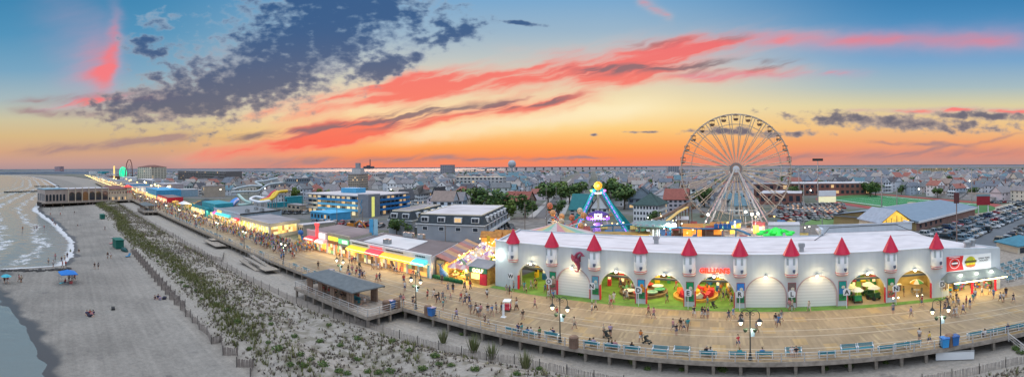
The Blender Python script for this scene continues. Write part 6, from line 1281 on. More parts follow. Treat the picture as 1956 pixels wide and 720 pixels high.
building('house','white timbered house with dark gable trim behind the motel',910,944,386,364,12,WHITE,BLKR,2,4,.2,kind='gabley',cat='house',roofh=5)
building('house','three storey white house with stacked porches behind the blue hotel',780,824,391,355,16,WHITE,mat('grey_brown_roof',(.11,.1,.095),.9),3,6,.25,kind='hip',cat='house',lit=.1,roofh=5,balc=WHITE)
building('house','narrow tall grey house right of the house with stacked porches',826,852,390,358,14,GREYW,BLKR,3,3,.25,kind='gabley',cat='house',roofh=5)
building('house','white gabled house beside the roof of the blue hotel',762,788,396,362,14,WHITE,GREYR,3,3,.25,kind='gabley',cat='house',roofh=6)
building('house','white house with tan roof peeking over the dark blue roof',886,916,388,368,12,WHITE,TANR,2,3,.25,kind='gabley',cat='house',roofh=5)
building('shed','cream shed with a blue hip roof at the right edge of the car park',1902,1990,492,456,9,CREAM,mat('shed_blue_roof',(.06,.2,.27),.8),1,3,.1,kind='hip',cat='shed',side=False,roofh=1.8,lit=0)
# recreation centre with metal roof
P0,P1 = G(1750,443,ZG),G(1862,411,ZG); rz = math.atan2(P1.y - P0.y,P1.x - P0.x); L = (P1 - P0).length; nn = Vector((-math.sin(rz),math.cos(rz),0)); DP = 36; cen = (P0 + P1) / 2 + nn * DP / 2; OCCUPIED.append((cen,40))
t = thing('recreation_centre','long low hall with a blue grey metal roof and brick walls','sports hall',(cen.x,cen.y,ZG),rz); MROOF = mat('metal_roof_blue',(.2,.26,.32),.5,.08,.5)
mb = MB(); mb.box(-L / 2,L / 2,-DP / 2,DP / 2,-.4,3.0); mb.build('wall',mat('pink_brick',(.3,.18,.15),.9,.15,.8),t); mb = MB(); mb.box(-L / 2 - .2,L / 2 + .2,-DP / 2 - 1.2,-DP / 2 + .4,3.0,3.75); mb.build('white_fascia',WHITE,t)
mb = MB(); mb.X = Matrix.Translation((0,0,0)); mb.gable(L,DP,3.8,6.5,'x',1.0,.3,ends=False); mb.build('roof',MROOF,t); mb = MB(); mb.xprism([(-DP / 2,3.0),(DP / 2,3.0),(DP / 2,3.6),(0,6.2),(-DP / 2,3.6)],-L / 2 + .0,-L / 2 + .4); mb.xprism([(-DP / 2,0),(DP / 2,0),(DP / 2,3.0),(-DP / 2,3.0)],-L / 2 - .05,-L / 2 - .003); mb.build('gable_wall',mat('ochre_gable',(.42,.31,.15),.8,.1,.3),t)
for k in range(5): mb = MB(); win(mb,-L / 2 + 3 + k * 4,-DP / 2,1.0,1.5,1.3,'f'); mb.build('window',GLASS,t)
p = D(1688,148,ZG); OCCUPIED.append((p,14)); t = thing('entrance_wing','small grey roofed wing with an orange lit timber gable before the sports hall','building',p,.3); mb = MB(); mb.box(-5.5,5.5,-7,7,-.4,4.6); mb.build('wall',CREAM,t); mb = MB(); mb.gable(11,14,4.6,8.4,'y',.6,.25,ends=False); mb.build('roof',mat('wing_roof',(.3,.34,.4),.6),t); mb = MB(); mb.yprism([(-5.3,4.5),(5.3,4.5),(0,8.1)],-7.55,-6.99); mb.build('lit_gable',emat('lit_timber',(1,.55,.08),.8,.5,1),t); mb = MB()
for k in range(5): mb.cbox((-4 + 2 * k,-7.62,5.2),(.14,.1,1.4 + (1.4 if k == 2 else 0)))
pieces(mb,'truss_bar',BROWN,t)
# football field, track, stands, scoreboards
A,B_,C_,D_ = [Vector((q.x,q.y,0)) for q in (G(1592,381,ZG),G(1676,373.5,ZG),G(1868,391,ZG),G(1770,408,ZG))]
fc = (A + C_) / 2; ld = (C_ - B_).normalized(); wd = (B_ - A).normalized(); FL,FW = (C_ - B_).length,(B_ - A).length; frz = math.atan2(ld.y,ld.x); OCCUPIED += [(fc + ld * k,42) for k in (-60,-30,0,30,60)]
def fpoly(pts): return [((fc + ld * a + wd * b).x,(fc + ld * a + wd * b).y) for a,b in pts]
def stad(r,l): return [(l + r * math.cos(a),r * math.sin(a)) for a in [-PI / 2 + PI * k / 20 for k in range(21)]] + [(-l + r * math.cos(a),r * math.sin(a)) for a in [PI / 2 + PI * k / 20 for k in range(21)]]
mb = MB(); mb.sheet(fpoly(stad(FW / 2 + 15,FL / 2 - 8)),ZG + .01); struct('running_track',mb,mat('track_red',(.3,.07,.06),.9,.15,.2),'red running track round the football field')
mb = MB(); mb.sheet(fpoly(stad(FW / 2 + 6,FL / 2 - 8)),ZG + .02); struct('infield',mb,mat('infield_grass',(.06,.16,.05),.95,.2,.2),'grass inside the running track')
mb = MB(); mb.sheet(fpoly([(-FL / 2,-FW / 2),(FL / 2,-FW / 2),(FL / 2,FW / 2),(-FL / 2,FW / 2)]),ZG + .03); struct('football_field',mb,mat('field_turf',(.03,.2,.06),.95,.12,.3),'bright green football field')
mb = MB()
for s in (-1,1): mb.sheet(fpoly([(-FL / 2,s * FW / 2 - .6),(FL / 2,s * FW / 2 - .6),(FL / 2,s * FW / 2 + .6),(-FL / 2,s * FW / 2 + .6)]),ZG + .04)
for k in range(11): x = (k - 5) * FL * .088; mb.sheet(fpoly([(x - .18,-FW / 2 + .7),(x + .18,-FW / 2 + .7),(x + .18,FW / 2 - .7),(x - .18,FW / 2 - .7)]),ZG + .04)
struct('field_line',mb,WHITE,'white lines on the football field')
mb = MB(); mb.sheet(fpoly([(12 + 8 * math.cos(k * PI / 8),4 + 5 * math.sin(k * PI / 8)) for k in range(16)]),ZG + .045); struct('field_emblem',mb,mat('field_emblem',(.45,.36,.24),.9),'pale worn oval in the field middle')
for k,(a,b_) in enumerate(((8,FW / 2 + 20),(36,FW / 2 + 20))):
 p = fc + ld * a + wd * b_; t = thing('bleachers',('left' if k == 0 else 'right') + ' pale bleachers along the far side of the track','bleachers',(p.x,p.y,ZG),frz); mb = MB()
 for j in range(7): mb.box(-13,13,j * 1.0,j * 1.0 + .8,0,.4 + j * .45)
 mb.build('rows',CONC,t); mb = MB(); mb.box(-13,13,7.0,7.1,0,4.6); mb.build('back_rail',METAL,t)
t = thing('scoreboard','white two-tier scoreboard on posts left of the football field','scoreboard',G(1580,397,ZG),.1); mb = MB()
for x in (-3.4,0,3.4): mb.tube((x,0,0),(x,0,3),.2)
pieces(mb,'post',METAL,t); mb = MB(); mb.box(-4.6,4.6,-.8,.8,3,6.0); mb.build('lower_board',emat('scoreboard_lit',(.8,.75,.45),.55,.3),t); mb = MB(); mb.box(-4.6,4.6,-.8,.8,6.3,9.2); mb.build('upper_board',WHITE,t)
t = thing('scoreboard','dark red scoreboard on two white posts at the track end','scoreboard',G(1878,411,ZG),-.3); mb = MB()
for x in (-2.2,2.2): mb.tube((x,0,0),(x,0,6),.22)
pieces(mb,'post',WHITE,t); mb = MB(); mb.box(-3,3,-.4,.4,4.6,8.6); mb.build('board',mat('score_red',(.3,.02,.03),.5),t); mb = MB(); mb.box(-3.2,3.2,-.5,.5,8.6,9.4); mb.build('top_panel',mat('score_top',(.2,.3,.32),.5),t)
for px,yb,yt,l in ((1562,404,304,'tall floodlight mast left of the scoreboard'),(1684,396,322,'white floodlight mast at the near edge of the football field'),(1713,394,361,'short white goal post mast in the football field'),(1856,386,320,'slim floodlight mast before the tall narrow houses'),(1752,372,322,'slim floodlight mast beyond the bleachers'),(1526,384,318,'slim mast over the brick school wing')):
 p = G(px,yb,ZG); h = ZR(px,yt,math.hypot(p.x,p.y)) - ZG; t = thing('light_mast',l,'light mast',p,face(px),'masts round the football field'); mb = MB(); mb.tube((0,0,0),(0,0,h),.32,.2); mb.build('pole',METAL,t)
 if h > 14: mb = MB(); mb.box(-2.6,2.6,-.2,.2,h - .9,h + .3); mb.build('lamp_bank',DARK if px == 1562 else METAL,t)
for px,yb,yt,l in ((1535,448,352,'grey lamp mast behind the castle roof right of the wheel'),(1570,438,388,'thin dark pole behind the castle roof by the green lawn'),(1827,462,372,'brown mast with dark head in the car park')):
 p = G(px,yb,ZG); h = ZR(px,yt,math.hypot(p.x,p.y)) - ZG; t = thing('light_mast',l,'light mast',p,face(px)); mb = MB(); mb.tube((0,0,0),(0,0,h),.2,.13); mb.build('pole',METAL if px != 1827 else mat('brown_pole',(.3,.2,.17),.7),t); mb = MB(); mb.box(-.7,.7,-.2,.2,h,h + .35) if px != 1827 else mb.box(-.8,.8,-.5,.5,h - 2.5,h + .6); mb.build('head',METAL if px != 1827 else mat('dark_red_head',(.12,.04,.04),.6),t)
mb = MB(); mb.sheet([tuple(G(px,py,ZG)[:2]) for px,py in ((1528,430),(1590,437),(1650,431),(1612,414),(1560,415))],ZG + .02); struct('lawn',mb,mat('lawn_grass',(.13,.22,.07),.95,.2,.2),'green lawn behind the ride park')
mb = MB(); mb.sheet([tuple(G(px,py,ZG)[:2]) for px,py in ((1756,470),(2050,500),(2050,395),(1930,402),(1800,432),(1750,446))],ZG + .01); struct('car_park',mb,mat('car_park_asphalt',(.12,.13,.14),.85,.15,.15),'dark asphalt car park right of the castle')
mb = MB(); mb.sheet([tuple(G(px,py,ZG)[:2]) for px,py in ((1500,427),(1625,413),(1600,396),(1530,391),(1470,398))],ZG + .01); struct('school_car_park',mb,MATS['car_park_asphalt'],'car park before the brick school')
mb = MB(); mb.sheet([tuple(G(px,py,ZG)[:2]) for px,py in ((1830,421),(1960,400),(1960,380),(1905,394))],ZG + .014); struct('sandy_ground',mb,mat('dry_sandy_ground',(.36,.32,.24),.95,.15,.2),'dry sandy ground beside the track')
mb = MB(); mb.sheet([tuple(G(px,py,ZG)[:2]) for px,py in ((585,432),(742,440),(760,418),(690,424),(600,424))],ZG + .01); struct('motel_car_park',mb,ROADM,'car park before the blue hotel')
# water tower, bridge, power station
p = D(978,900,ZG); t = thing('water_tower','round domed white water tower on tall legs near the bay','water tower',p,face(978)); k9 = 900 / F; zt = ZR(978,306,900) - ZG; mb = MB(); mb.lathe((0,0,zt - 13 * k9),[(4.5 * k9,0),(7.2 * k9,3 * k9),(7.6 * k9,6.5 * k9),(6.5 * k9,10 * k9),(3.5 * k9,12.5 * k9),(.4,13 * k9)],20); mb.build('tank',mat('tower_white',(.42,.45,.48),.6),t,smooth=True)
for k in range(8): a = 2 * PI * k / 8; mb = MB(); mb.tube((6.6 * k9 * math.cos(a),6.6 * k9 * math.sin(a),0),(6.4 * k9 * math.cos(a),6.4 * k9 * math.sin(a),zt - 8.5 * k9),.55); mb.build('leg',MATS['tower_white'],t)
mb = MB(); mb.tube((0,0,0),(0,0,zt - 12 * k9),1.6); mb.build('riser',MATS['tower_white'],t)
BRG = mat('bridge_concrete',(.25,.24,.25),.8); a_,b2_ = D(885,2300,0),D(1235,3600,0); t = thing('road_bridge','long low road bridge on piers crossing the bay','bridge',a_); dv = b2_ - a_; mb = MB(); pts = []
for k in range(25): f = k / 24; pts.append(Vector((dv.x * f,dv.y * f,3 + 11 * sstep(.0,.16,f) * (1 - .8 * sstep(.55,1,f)))))
for p,q in zip(pts,pts[1:]):
 n = Vector((-dv.y,dv.x,0)).normalized() * 6; mb.add([p - n,q - n,q + n,p + n,p - n + Vector((0,0,3.4)),q - n + Vector((0,0,3.4)),q + n + Vector((0,0,3.4)),p + n + Vector((0,0,3.4))],[(0,3,2,1),(4,5,6,7),(0,1,5,4),(2,3,7,6)])
mb.build('deck',BRG,t)
for p in pts[1:]: mb = MB(); mb.box(p.x - 3,p.x + 3,p.y - 5,p.y + 5,-4,p.z); mb.build('pier',BRG,t)
t = thing('power_station','distant power station with one tall chimney on the horizon','power station',D(706,7000,0),face(706)); q = 7000 / F; mb = MB(); mb.box(-12 * q,9 * q,0,60,-2,4.6 * q); mb.box(-6 * q,2 * q,-5,50,4.6 * q,6.5 * q); mb.build('hall',mat('station_grey',(.11,.11,.13),.9),t); mb = MB(); mb.tube((1 * q,20,0),(1 * q,20,18 * q),1.1 * q,.8 * q,10); mb.build('chimney',MATS['station_grey'],t)
# ------------------------------------------------------------ water park slides, arched pier, far amusements
def slide(label,pts,r,m,cat='water slide',group='water slides',open_=True):
 P = []
 for px,py,rr in pts: q = D(px,rr); q.z = ZR(px,py,rr); P.append(q)
 o0 = P[0].copy(); o0.z = ZG; t = thing('water_slide',label,cat,o0,0,group)
 Q = [p - o0 for p in P]; S_ = []
 for i in range(len(Q) - 1):      # rounded path
  a,b_,c_,d_ = Q[max(i - 1,0)],Q[i],Q[i + 1],Q[min(i + 2,len(Q) - 1)]
  for k in range(5): u = k / 5; S_.append(.5 * ((2 * b_) + (c_ - a) * u + (2 * a - 5 * b_ + 4 * c_ - d_) * u * u + (3 * b_ - a - 3 * c_ + d_) * u ** 3))
 S_.append(Q[-1]); mb = MB(); mb.path(S_,r,8); mb.build('chute',m,t,smooth=True); mb = MB()
 for p in S_[2::6]: mb.tube((p.x,p.y,0),(p.x,p.y,p.z),.16,n=4)
 pieces(mb,'support',METAL,t); return t
TUBEW = mat('pale_tube',(.45,.5,.52),.4,.1,.5)
slide('upper pale tube slide winding before the brown condominiums',[(530,341,270),(505,346,262),(488,348,258),(500,355,252),(478,355,250),(455,359,246),(445,362,240)],.65,TUBEW)
slide('long level pale tube slide under the upper one',[(540,349,262),(512,353,255),(492,365,248),(470,366,240),(442,367,236)],.6,TUBEW)
slide('pale green tube slide ending beside the blue slide',[(455,372,235),(468,384,226),(482,388,222),(470,391,216),(455,392,214)],.8,mat('pale_green_tube',(.4,.55,.5),.4))
slide('red open slide dropping between the yellow ones',[(526,365,226),(519,369,222),(511,378,216),(500,382,212)],.75,RED)
slide('left bright yellow open slide',[(530,366,224),(523,370,220),(515,379,214),(497,384,210)],.75,YEL)
slide('right bright yellow open slide with a long level start',[(548,365,226),(532,367,220),(526,373,216),(518,380,211),(503,384,208)],.75,YEL)
slide('wide blue slide beside the turquoise building',[(452,382,222),(446,386,216),(440,392,210),(432,396,206)],1.4,mat('slide_blue',(.04,.25,.65),.4))
slide('white flat tube slide before the yellow slides',[(505,379,218),(488,376,222),(478,381,214),(495,386,208),(515,384,204)],.7,WHITE)
for l,a,b_,yb,yt,m in (('turquoise wall building right of the slides',546,577,392,377,TEAL),('low turquoise wall between the slides and the car park',512,548,397,389,TEAL)): building('pool_building',l,a,b_,yb,yt,12,m,m,1,1,.1,cat='building',side=False,lit=0)
building('storehouse','long tan wall below the turquoise building',548,590,402,393,6,TANW,ROOFG,1,3,.1,side=False,lit=0)
building('storehouse','pale flat building beside the yellow lit arcade',578,632,452,431,14,BUFF,ROOFL,1,3,.1,side=False,lit=0)
for i,(l,a,b_,yb,yt) in enumerate((('grey service block behind the slides with many pipes',545,575,372,352),('dark frame building right behind the slides',520,546,380,352))): building('service_block',l,a,b_,yb,yt,14,GREYW,ROOFG,3,3,.15,lit=.1)
# arched music pier
px0,px1 = G(77,386),G(240,380); t = thing('pier_building','long cream pier hall with tall arched windows standing over the beach','pier hall',((px0.x + px1.x) / 2,(px0.y + px1.y) / 2,0),math.atan2(px1.y - px0.y,px1.x - px0.x)); L = (px1 - px0).length; h9 = 8.4
PIERW = mat('pier_wall',(.42,.35,.31),.8,.12,.3); PCR = mat('pier_cream',(.55,.48,.37),.8)
mb = MB(); mb.box(-L / 2,L / 2,-8,8,-.3,0); mb.box(-L / 2 - 2,L / 2 + 14,-10.5,-8.004,-.5,.1); mb.build('deck',WOOD,t)
x1 = L * .22; mb = MB(); mb.box(-L / 2 + .5,x1,-7.5,7.5,0,h9); mb.build('hall_wall',PIERW,t); mb = MB(); mb.box(x1 + .004,L / 2 - 3.5,-7,7.5,0,h9 - .6); mb.build('front_wall',PCR,t); mb = MB(); mb.box(L / 2 - 3.496,L / 2 + .6,-7.6,-3,0,h9 + .4); mb.build('corner_tower',PCR,t)
mb = MB(); mb.X = Matrix.Translation((L / 2 - 1.4,-5.3,0)); mb.gable(4.2,4.4,h9 + .45,h9 + 2.2,'x',.5,hip=2); mb.build('tower_roof',emat('lit_red_roof',(.7,.06,.04),.5),t)
mb = MB(); mb.X = Matrix.Translation(((x1 + L / 2 - 3.5) / 2,0,0)); mb.gable(L / 2 - 3.5 - x1,14.5,h9 - .6,h9 + 1.6,'x',.4,hip=3); mb.build('tiled_roof',mat('pier_tiles',(.2,.1,.09),.9),t)
mb = MB(); mb.box(-L / 2 + .3,-L / 2 + L * .24,-7.9,7.9,h9 + .004,h9 + .5); mb.build('blue_roof',mat('pale_blue_roof',(.2,.34,.42),.7),t); mb = MB(); mb.box(-L / 2 + L * .243,x1,-7.9,7.9,h9 + .004,h9 + .4); mb.build('pale_roof',ROOFL,t); mb = MB()
for k in range(7): x = lerp(-L / 2 + L * .26,x1 - .3,k / 6); mb.box(x - .3,x + .3,-8.0,-7.5,0,h9 + .9)
mb.build('buttresses',PCR,t)
def arch_win(x,w_,z0,zs,y,m,name='arched_window'):
 mb = MB(); mb.yprism([(x - w_ / 2,z0),(x + w_ / 2,z0)] + [(x + w_ / 2 * math.cos(a),zs + w_ / 2 * math.sin(a)) for a in [PI * k / 8 for k in range(9)]],y - .12,y - .004); mb.build(name,m,t)
for k in range(6): x = lerp(-L / 2 + L * .26,x1 - .3,(k + .5) / 6); arch_win(x,4.6,.8,4.6,-7.5,mat('arch_frame',(.36,.23,.17),.7)); arch_win(x,4.0,1.0,4.5,-7.62,GLASS if k != 2 else mat('warm_glass',(.25,.13,.06),.3))
for k in range(6): arch_win(-L / 2 + 1.8 + k * 2.4,1.5,1.0,4.6,-7.5,GLASS)
for k in range(4): mb = MB(); win(mb,-L / 2 + .5,-5.5 + k * 3.6,1,2.0,4.6,'l'); mb.build('window',GLASS,t)
for k in range(7): mb = MB(); win(mb,x1 + 1 + k * 2.2,-7,4.6,.8,1.2,'f'); mb.build('window',GLASS,t)
for k in range(6): mb = MB(); win(mb,x1 + 1.2 + k * 2.5,-7,.3,1.1,1.9,'f'); mb.build('door',LITGLASS if k % 2 else GLASS,t)
for k in range(3): mb = MB(); win(mb,L / 2 - 2.9 + k * 1.4,-7.6,4.8,.7,1.6,'f'); mb.build('window',REDT,t)
for k in range(12): mb = MB(); mb.box(-L / 2 + k * L / 11 - .25,-L / 2 + k * L / 11 + .25,-7.7,-7.2,-3.4,-.3); mb.build('pile',mat('pile_concrete',(.2,.16,.15),.9),t)
mb = MB(); mb.box(-L / 2,L / 2,-3,7,-3.4,-.4); mb.build('painted_underside_shade',mat('pier_shade_paint',(.03,.025,.025),.9),t)  # near-black block stands for the shade beneath the pier deck
lamp('pier_light','POINT',Vector((px1.x,px1.y - 14,3)),900,(1,.75,.45),.5)
# far amusement park
t = thing('ferris_wheel','far small ferris wheel glowing solid green','ferris wheel',D(235,900,ZG),face(235) + .9); q = 900 / F; mb = MB(); R9 = 10.5 * q; hz9 = ZR(235,330,900) - ZG; mb.path([(R9 * math.cos(a),0,hz9 + R9 * math.sin(a)) for a in [2 * PI * k / 32 for k in range(32)]],1.1,5,closed=True); mb.build('rim',emat('far_green',(.02,.75,.38),1.0,.3,.1),t); mb = MB()
for k in range(16): a = 2 * PI * k / 16; mb.tube((0,0,hz9),(R9 * math.cos(a),0,hz9 + R9 * math.sin(a)),.75,n=4)
mb.build('spokes',MATS['far_green'],t); mb = MB()
for s in (-1,1): mb.tube((0,1.5,hz9),(s * 7,2,0),.8,n=5)
mb.build('support_legs',WHITE,t)
t = thing('drop_tower','far slim drop tower lit yellow left of the green wheel','ride',D(218,860,ZG),0); q = 860 / F; mb = MB(); mb.box(-1.4,1.4,-1.4,1.4,0,ZR(218,317,860) - ZG); mb.build('shaft',emat('tower_yellow',(1,.65,.2),.9,.3,.2),t); mb = MB(); mb.lathe((0,0,10),[(2.6,0),(2.6,2.5)],10); mb.build('carriage',WHITE,t)
t = thing('roller_coaster','far dark red looping coaster track rising over the old hotel roofs','roller coaster',D(247,880,ZG),face(247) + .4); q = 880 / F; zc = ZR(247,305,880) - ZG
for o_ in (-.8,.8): mb = MB(); mb.path([(-8.5 * q,o_,0),(-7.5 * q,o_,zc * .45),(-5.5 * q,o_,zc * .8),(-2.5 * q,o_,zc * .98),(0,o_,zc),(2.5 * q,o_,zc * .98),(5 * q,o_,zc * .8),(6.5 * q,o_,zc * .45),(7 * q,o_,0)],.55,5); mb.build('track',mat('coaster_red',(.16,.05,.05),.6),t)
mb = MB()
for x in (-3.4 * q,3.4 * q): mb.tube((x,0,0),(x,0,zc * .62),.5,n=5)
mb.path([(-3.4 * q,0,zc * .6),(0,0,zc * .78),(3.4 * q,0,zc * .6)],.4,4); pieces(mb,'support',mat('coaster_grey',(.2,.2,.22),.6),t)
for l,a,b_,yb,yt,m in (('far turquoise roofed amusement hall left of the drop tower',182,212,334,328,TEAL),('far white hall beside the turquoise roofed one',168,186,333,328,WHITE),('far red roofed hall between the lit boardwalk and the green wheel',205,226,343,337,REDR),('pale hall right of the green wheel',228,262,346,339,WHITE)): building('amusement_hall',l,a,b_,yb,yt,26,m,m,1,1,.02,cat='hall',side=False,lit=0)
for i in range(34):
 px = RND.uniform(180,330); rr = RND.uniform(420,800) * (1.0 if px < 260 else .75); p = D(px,rr,ZG)
 if p.y < 68: continue
 t = thing('street_lamp','bright yellow lamp among the far amusement halls','street lamp',p,0,'far amusement lamps'); mb = MB(); mb.tube((0,0,0),(0,0,6),.2,n=4); mb.build('pole',METAL,t); mb = MB(); mb.ball((0,0,6.4),.9,6,4); mb.build('globe',RND.choice([MATS['far_bulb'],emat('far_white_bulb',(1,.95,.8),6,.05),emat('far_gold_bulb',(1,.6,.15),5,.05)]),t)
# ------------------------------------------------------------ generated houses
WCOL = [S(228,226,224),S(214,208,202),S(204,208,214),S(222,214,198),S(190,196,204),S(236,234,234),S(208,194,188),S(172,184,196),S(198,206,200),S(220,206,210)]
WNAM = ['white','warm grey','pale blue','cream','grey blue','bright white','pinkish','slate blue','sage','pale mauve']
RCOL = [S(132,128,130),S(108,114,124),S(142,126,118),S(98,126,136),S(150,98,88),S(114,116,118),S(158,150,144),S(86,86,92)]
RNAM = ['grey','blue grey','brown','teal','red','dark grey','pale grey','black']
def house_proto(w,d,fl,kind,porch):
 hh = fl * 2.9; P = [('house',None,-1)]; mb = MB(); mb.box(-w / 2,w / 2,-d / 2,d / 2,-.5,hh); rh = w * .42
 if kind == 'gabley': mb.yprism([(-w / 2,hh),(w / 2,hh),(0,hh + rh)],-d / 2 + .01,d / 2 - .01)
 if kind == 'gable': mb.xprism([(-d / 2,hh),(d / 2,hh),(0,hh + rh)],-w / 2 + .01,w / 2 - .01)
 P.append(('wall',mb.mesh('wall',OCW),0)); mb = MB(); mb.gable(w,d,hh + .1,hh + rh + .25,'y' if kind == 'gabley' else 'x',.45,.22,hip=w * .4 if kind == 'hip' else 0,ends=False)
 P.append(('roof',mb.mesh('roof',OCR),0)); ri = 2; mb = MB(); mb.box(w * .2,w * .2 + .7,d * .1,d * .1 + .7,hh + rh * .2,hh + rh + .9); P.append(('chimney',mb.mesh('chimney',BRICK),ri))
 mb = MB(); mb.xprism([(-.3,0),(.3,0),(.3,.1),(-.3,.1)],-1,1)
 for f in range(fl):
  for k in range(3):
   mb = MB(); win(mb,-w / 2 + (k + .5) * w / 3,-d / 2,f * 2.9 + .9,w * .17,1.5,'f'); P.append(('window',mb.mesh('window',GLASS),0))
  for k in range(3):
   for s in ('l','r'):
    if k == 1 and f == 0: continue
    mb = MB(); win(mb,-w / 2 if s == 'l' else w / 2,-d / 2 + (k + .5) * d / 3,f * 2.9 + .9,1.0,1.4,s); P.append(('window',mb.mesh('window',GLASS),0))
 if kind == 'gabley': mb = MB(); win(mb,0,-d / 2,hh + .5,1.1,1.1,'f'); P.append(('window',mb.mesh('window',GLASS),0))
 if porch:
  mb = MB()
  for f in range(min(2,fl)):
   z = f * 2.9; mb.box(-w / 2,w / 2,-d / 2 - 2.2,-d / 2 - .06,z,z + .2); mb.box(-w / 2,w / 2,-d / 2 - 2.2,-d / 2 - 2.1,z + .2,z + 1.0)
   for k in range(4): mb.box(-w / 2 + k * (w - .2) / 3,-w / 2 + k * (w - .2) / 3 + .2,-d / 2 - 2.2,-d / 2 - 2.0,z + .2,z + 2.9)
  z = min(2,fl) * 2.9; mb.add([(-w / 2 - .2,-d / 2 - 2.4,z),(w / 2 + .2,-d / 2 - 2.4,z),(w / 2 + .2,-d / 2 - .06,z + .6),(-w / 2 - .2,-d / 2 - .06,z + .6),(-w / 2 - .2,-d / 2 - .06,z),(w / 2 + .2,-d / 2 - .06,z)],[(0,1,2,3),(0,3,4),(1,5,2),(0,4,5,1)])
  P.append(('porch',mb.mesh('porch',WHITE),0))
 return P
HP = [(house_proto(8.5,13,3,'gabley',True),'tall narrow gabled',3),(house_proto(10,13,2,'gabley',True),'gabled',2),(house_proto(12,11,2,'hip',False),'hip roofed',2),(house_proto(12,10,3,'gable',True),'broad three storey',3),(house_proto(9,12,2,'gable',False),'small side gabled',2)]
def lite_house(w,d,fl,kind):
 hh = fl * 2.9; rh = w * .42; mb = MB(); mb.box(-w / 2,w / 2,-d / 2,d / 2,-.5,hh)
 if kind == 'gabley': mb.yprism([(-w / 2,hh),(w / 2,hh),(0,hh + rh)],-d / 2 + .01,d / 2 - .01)
 if kind == 'gable': mb.xprism([(-d / 2,hh),(d / 2,hh),(0,hh + rh)],-w / 2 + .01,w / 2 - .01)
 mb.mi = 1; mb.gable(w,d,hh + .1,hh + rh + .25,'y' if kind == 'gabley' else 'x',.45,.22,hip=w * .4 if kind == 'hip' else 0,ends=False); mb.mi = 2
 for f in range(fl):
  for k in range(3):
   for s,y in (('f',-d / 2),): win(mb,-w / 2 + (k + .5) * w / 3,y,f * 2.9 + .9,w * .17,1.5,s)
  for k in range(3):
   win(mb,-w / 2,-d / 2 + (k + .5) * d / 3,f * 2.9 + .9,1.1,1.4,'l'); win(mb,w / 2,-d / 2 + (k + .5) * d / 3,f * 2.9 + .9,1.1,1.4,'r')
 return mb.mesh('small_house',[OCW,mat('any_roof',RCOL[0],.9),GLASS])
LH = [(lite_house(8.5,13,3,'gabley'),'tall gabled'),(lite_house(10,13,2,'gabley'),'gabled'),(lite_house(12,11,2,'hip'),'hip roofed'),(lite_house(13,10,3,'gable'),'broad')]
RM = [mat('roof_tone_%s' % n.replace(' ','_'),c,.9,.15,.6) for n,c in zip(RNAM,RCOL)]
def inside(poly,x,y):
 c = False; j = len(poly) - 1
 for i in range(len(poly)):
  if (poly[i][1] > y) != (poly[j][1] > y) and x < (poly[j][0] - poly[i][0]) * (y - poly[i][1]) / (poly[j][1] - poly[i][1]) + poly[i][0]: c = not c
  j = i
 return c
PARK = [(-60,60),(60,60),(66,168),(30,185),(-40,175),(-112,172),(-98,140),(-100,90)]
LOTS = [[tuple(G(px,py,ZG)[:2]) for px,py in q] for q in (((1700,520),(2050,560),(2050,386),(1900,388),(1800,425),(1700,440)),((1490,450),(1690,450),(1690,390),(1440,380),(1440,400)),((560,470),(760,470),(765,412),(585,412)))]
bayl = sorted(BAY)
CLEAR = [(652,745,225,432),(318,508,100,372),(868,972,400,600),(1500,1662,200,345),(1440,1540,170,300),(1205,1320,150,205),(1085,1180,150,225),(955,1030,150,300)]
def free(x,y,r):
 rr = math.hypot(x,y); px = 1460 + F * math.atan2(x,y)
 if any(a < px < b and c < rr < d for a,b,c,d in CLEAR): return False
 if x < -100 and math.hypot(x,y) < 285 and 1460 + F * math.atan2(x,y) < 775: return False
 if y < 98 or (x < -345 and y < 105): return False
 if y > pl(bayl,x) - (330 if x < -100 else 60): return False
 if inside(PARK,x,y) or any(inside(q,x,y) for q in LOTS): return False
 v = Vector((x,y,0)) - Vector((SA.x,SA.y,0)); n = abs(v.x * dirs.y - v.y * dirs.x)
 if n < 12 and v.dot(dirs) > -80: return False
 for c,rr in OCCUPIED:
  if (c.x - x) ** 2 + (c.y - y) ** 2 < (rr + r) ** 2: return False
 return True
CAND = []
for si in range(-54,48):
 for ti in range(0,185):
  for side in (-1,1):
   s = si * 52 + side * 13.5 + RND.uniform(-2,2); tt = 60 + ti * 12.2 + (ti // 10) * 13 + RND.uniform(-1.5,1.5)
   p = E1 * s + E2 * tt; a = math.atan2(p.x,p.y); px = 1460 + F * a; r = math.hypot(p.x,p.y)
   if not (-30 < px < 1990) or r > (1750 if px > 1300 else 2600) or not free(p.x,p.y,8): continue
   if r > 900 and RND.random() < .4: continue
   CAND.append((r,p.x,p.y,side,px))
CAND.sort(key=lambda c: c[0])
TREES = []; nH = 0; far_m_ = MB(); LM = [('the ferris wheel',1406),('the pendulum ride',1142),('the street trees',1050),('the grey motel',860),('the blue hotel',690),('the brick school',1590),('the football field',1740),('the track end',1890),('the water tower',978),('the tan apartment block',684),('the condominiums',440),('the old hotel',290),('the far shops',180)]
def near_lm(px): return min(LM,key=lambda q: abs(q[1] - px))[0]
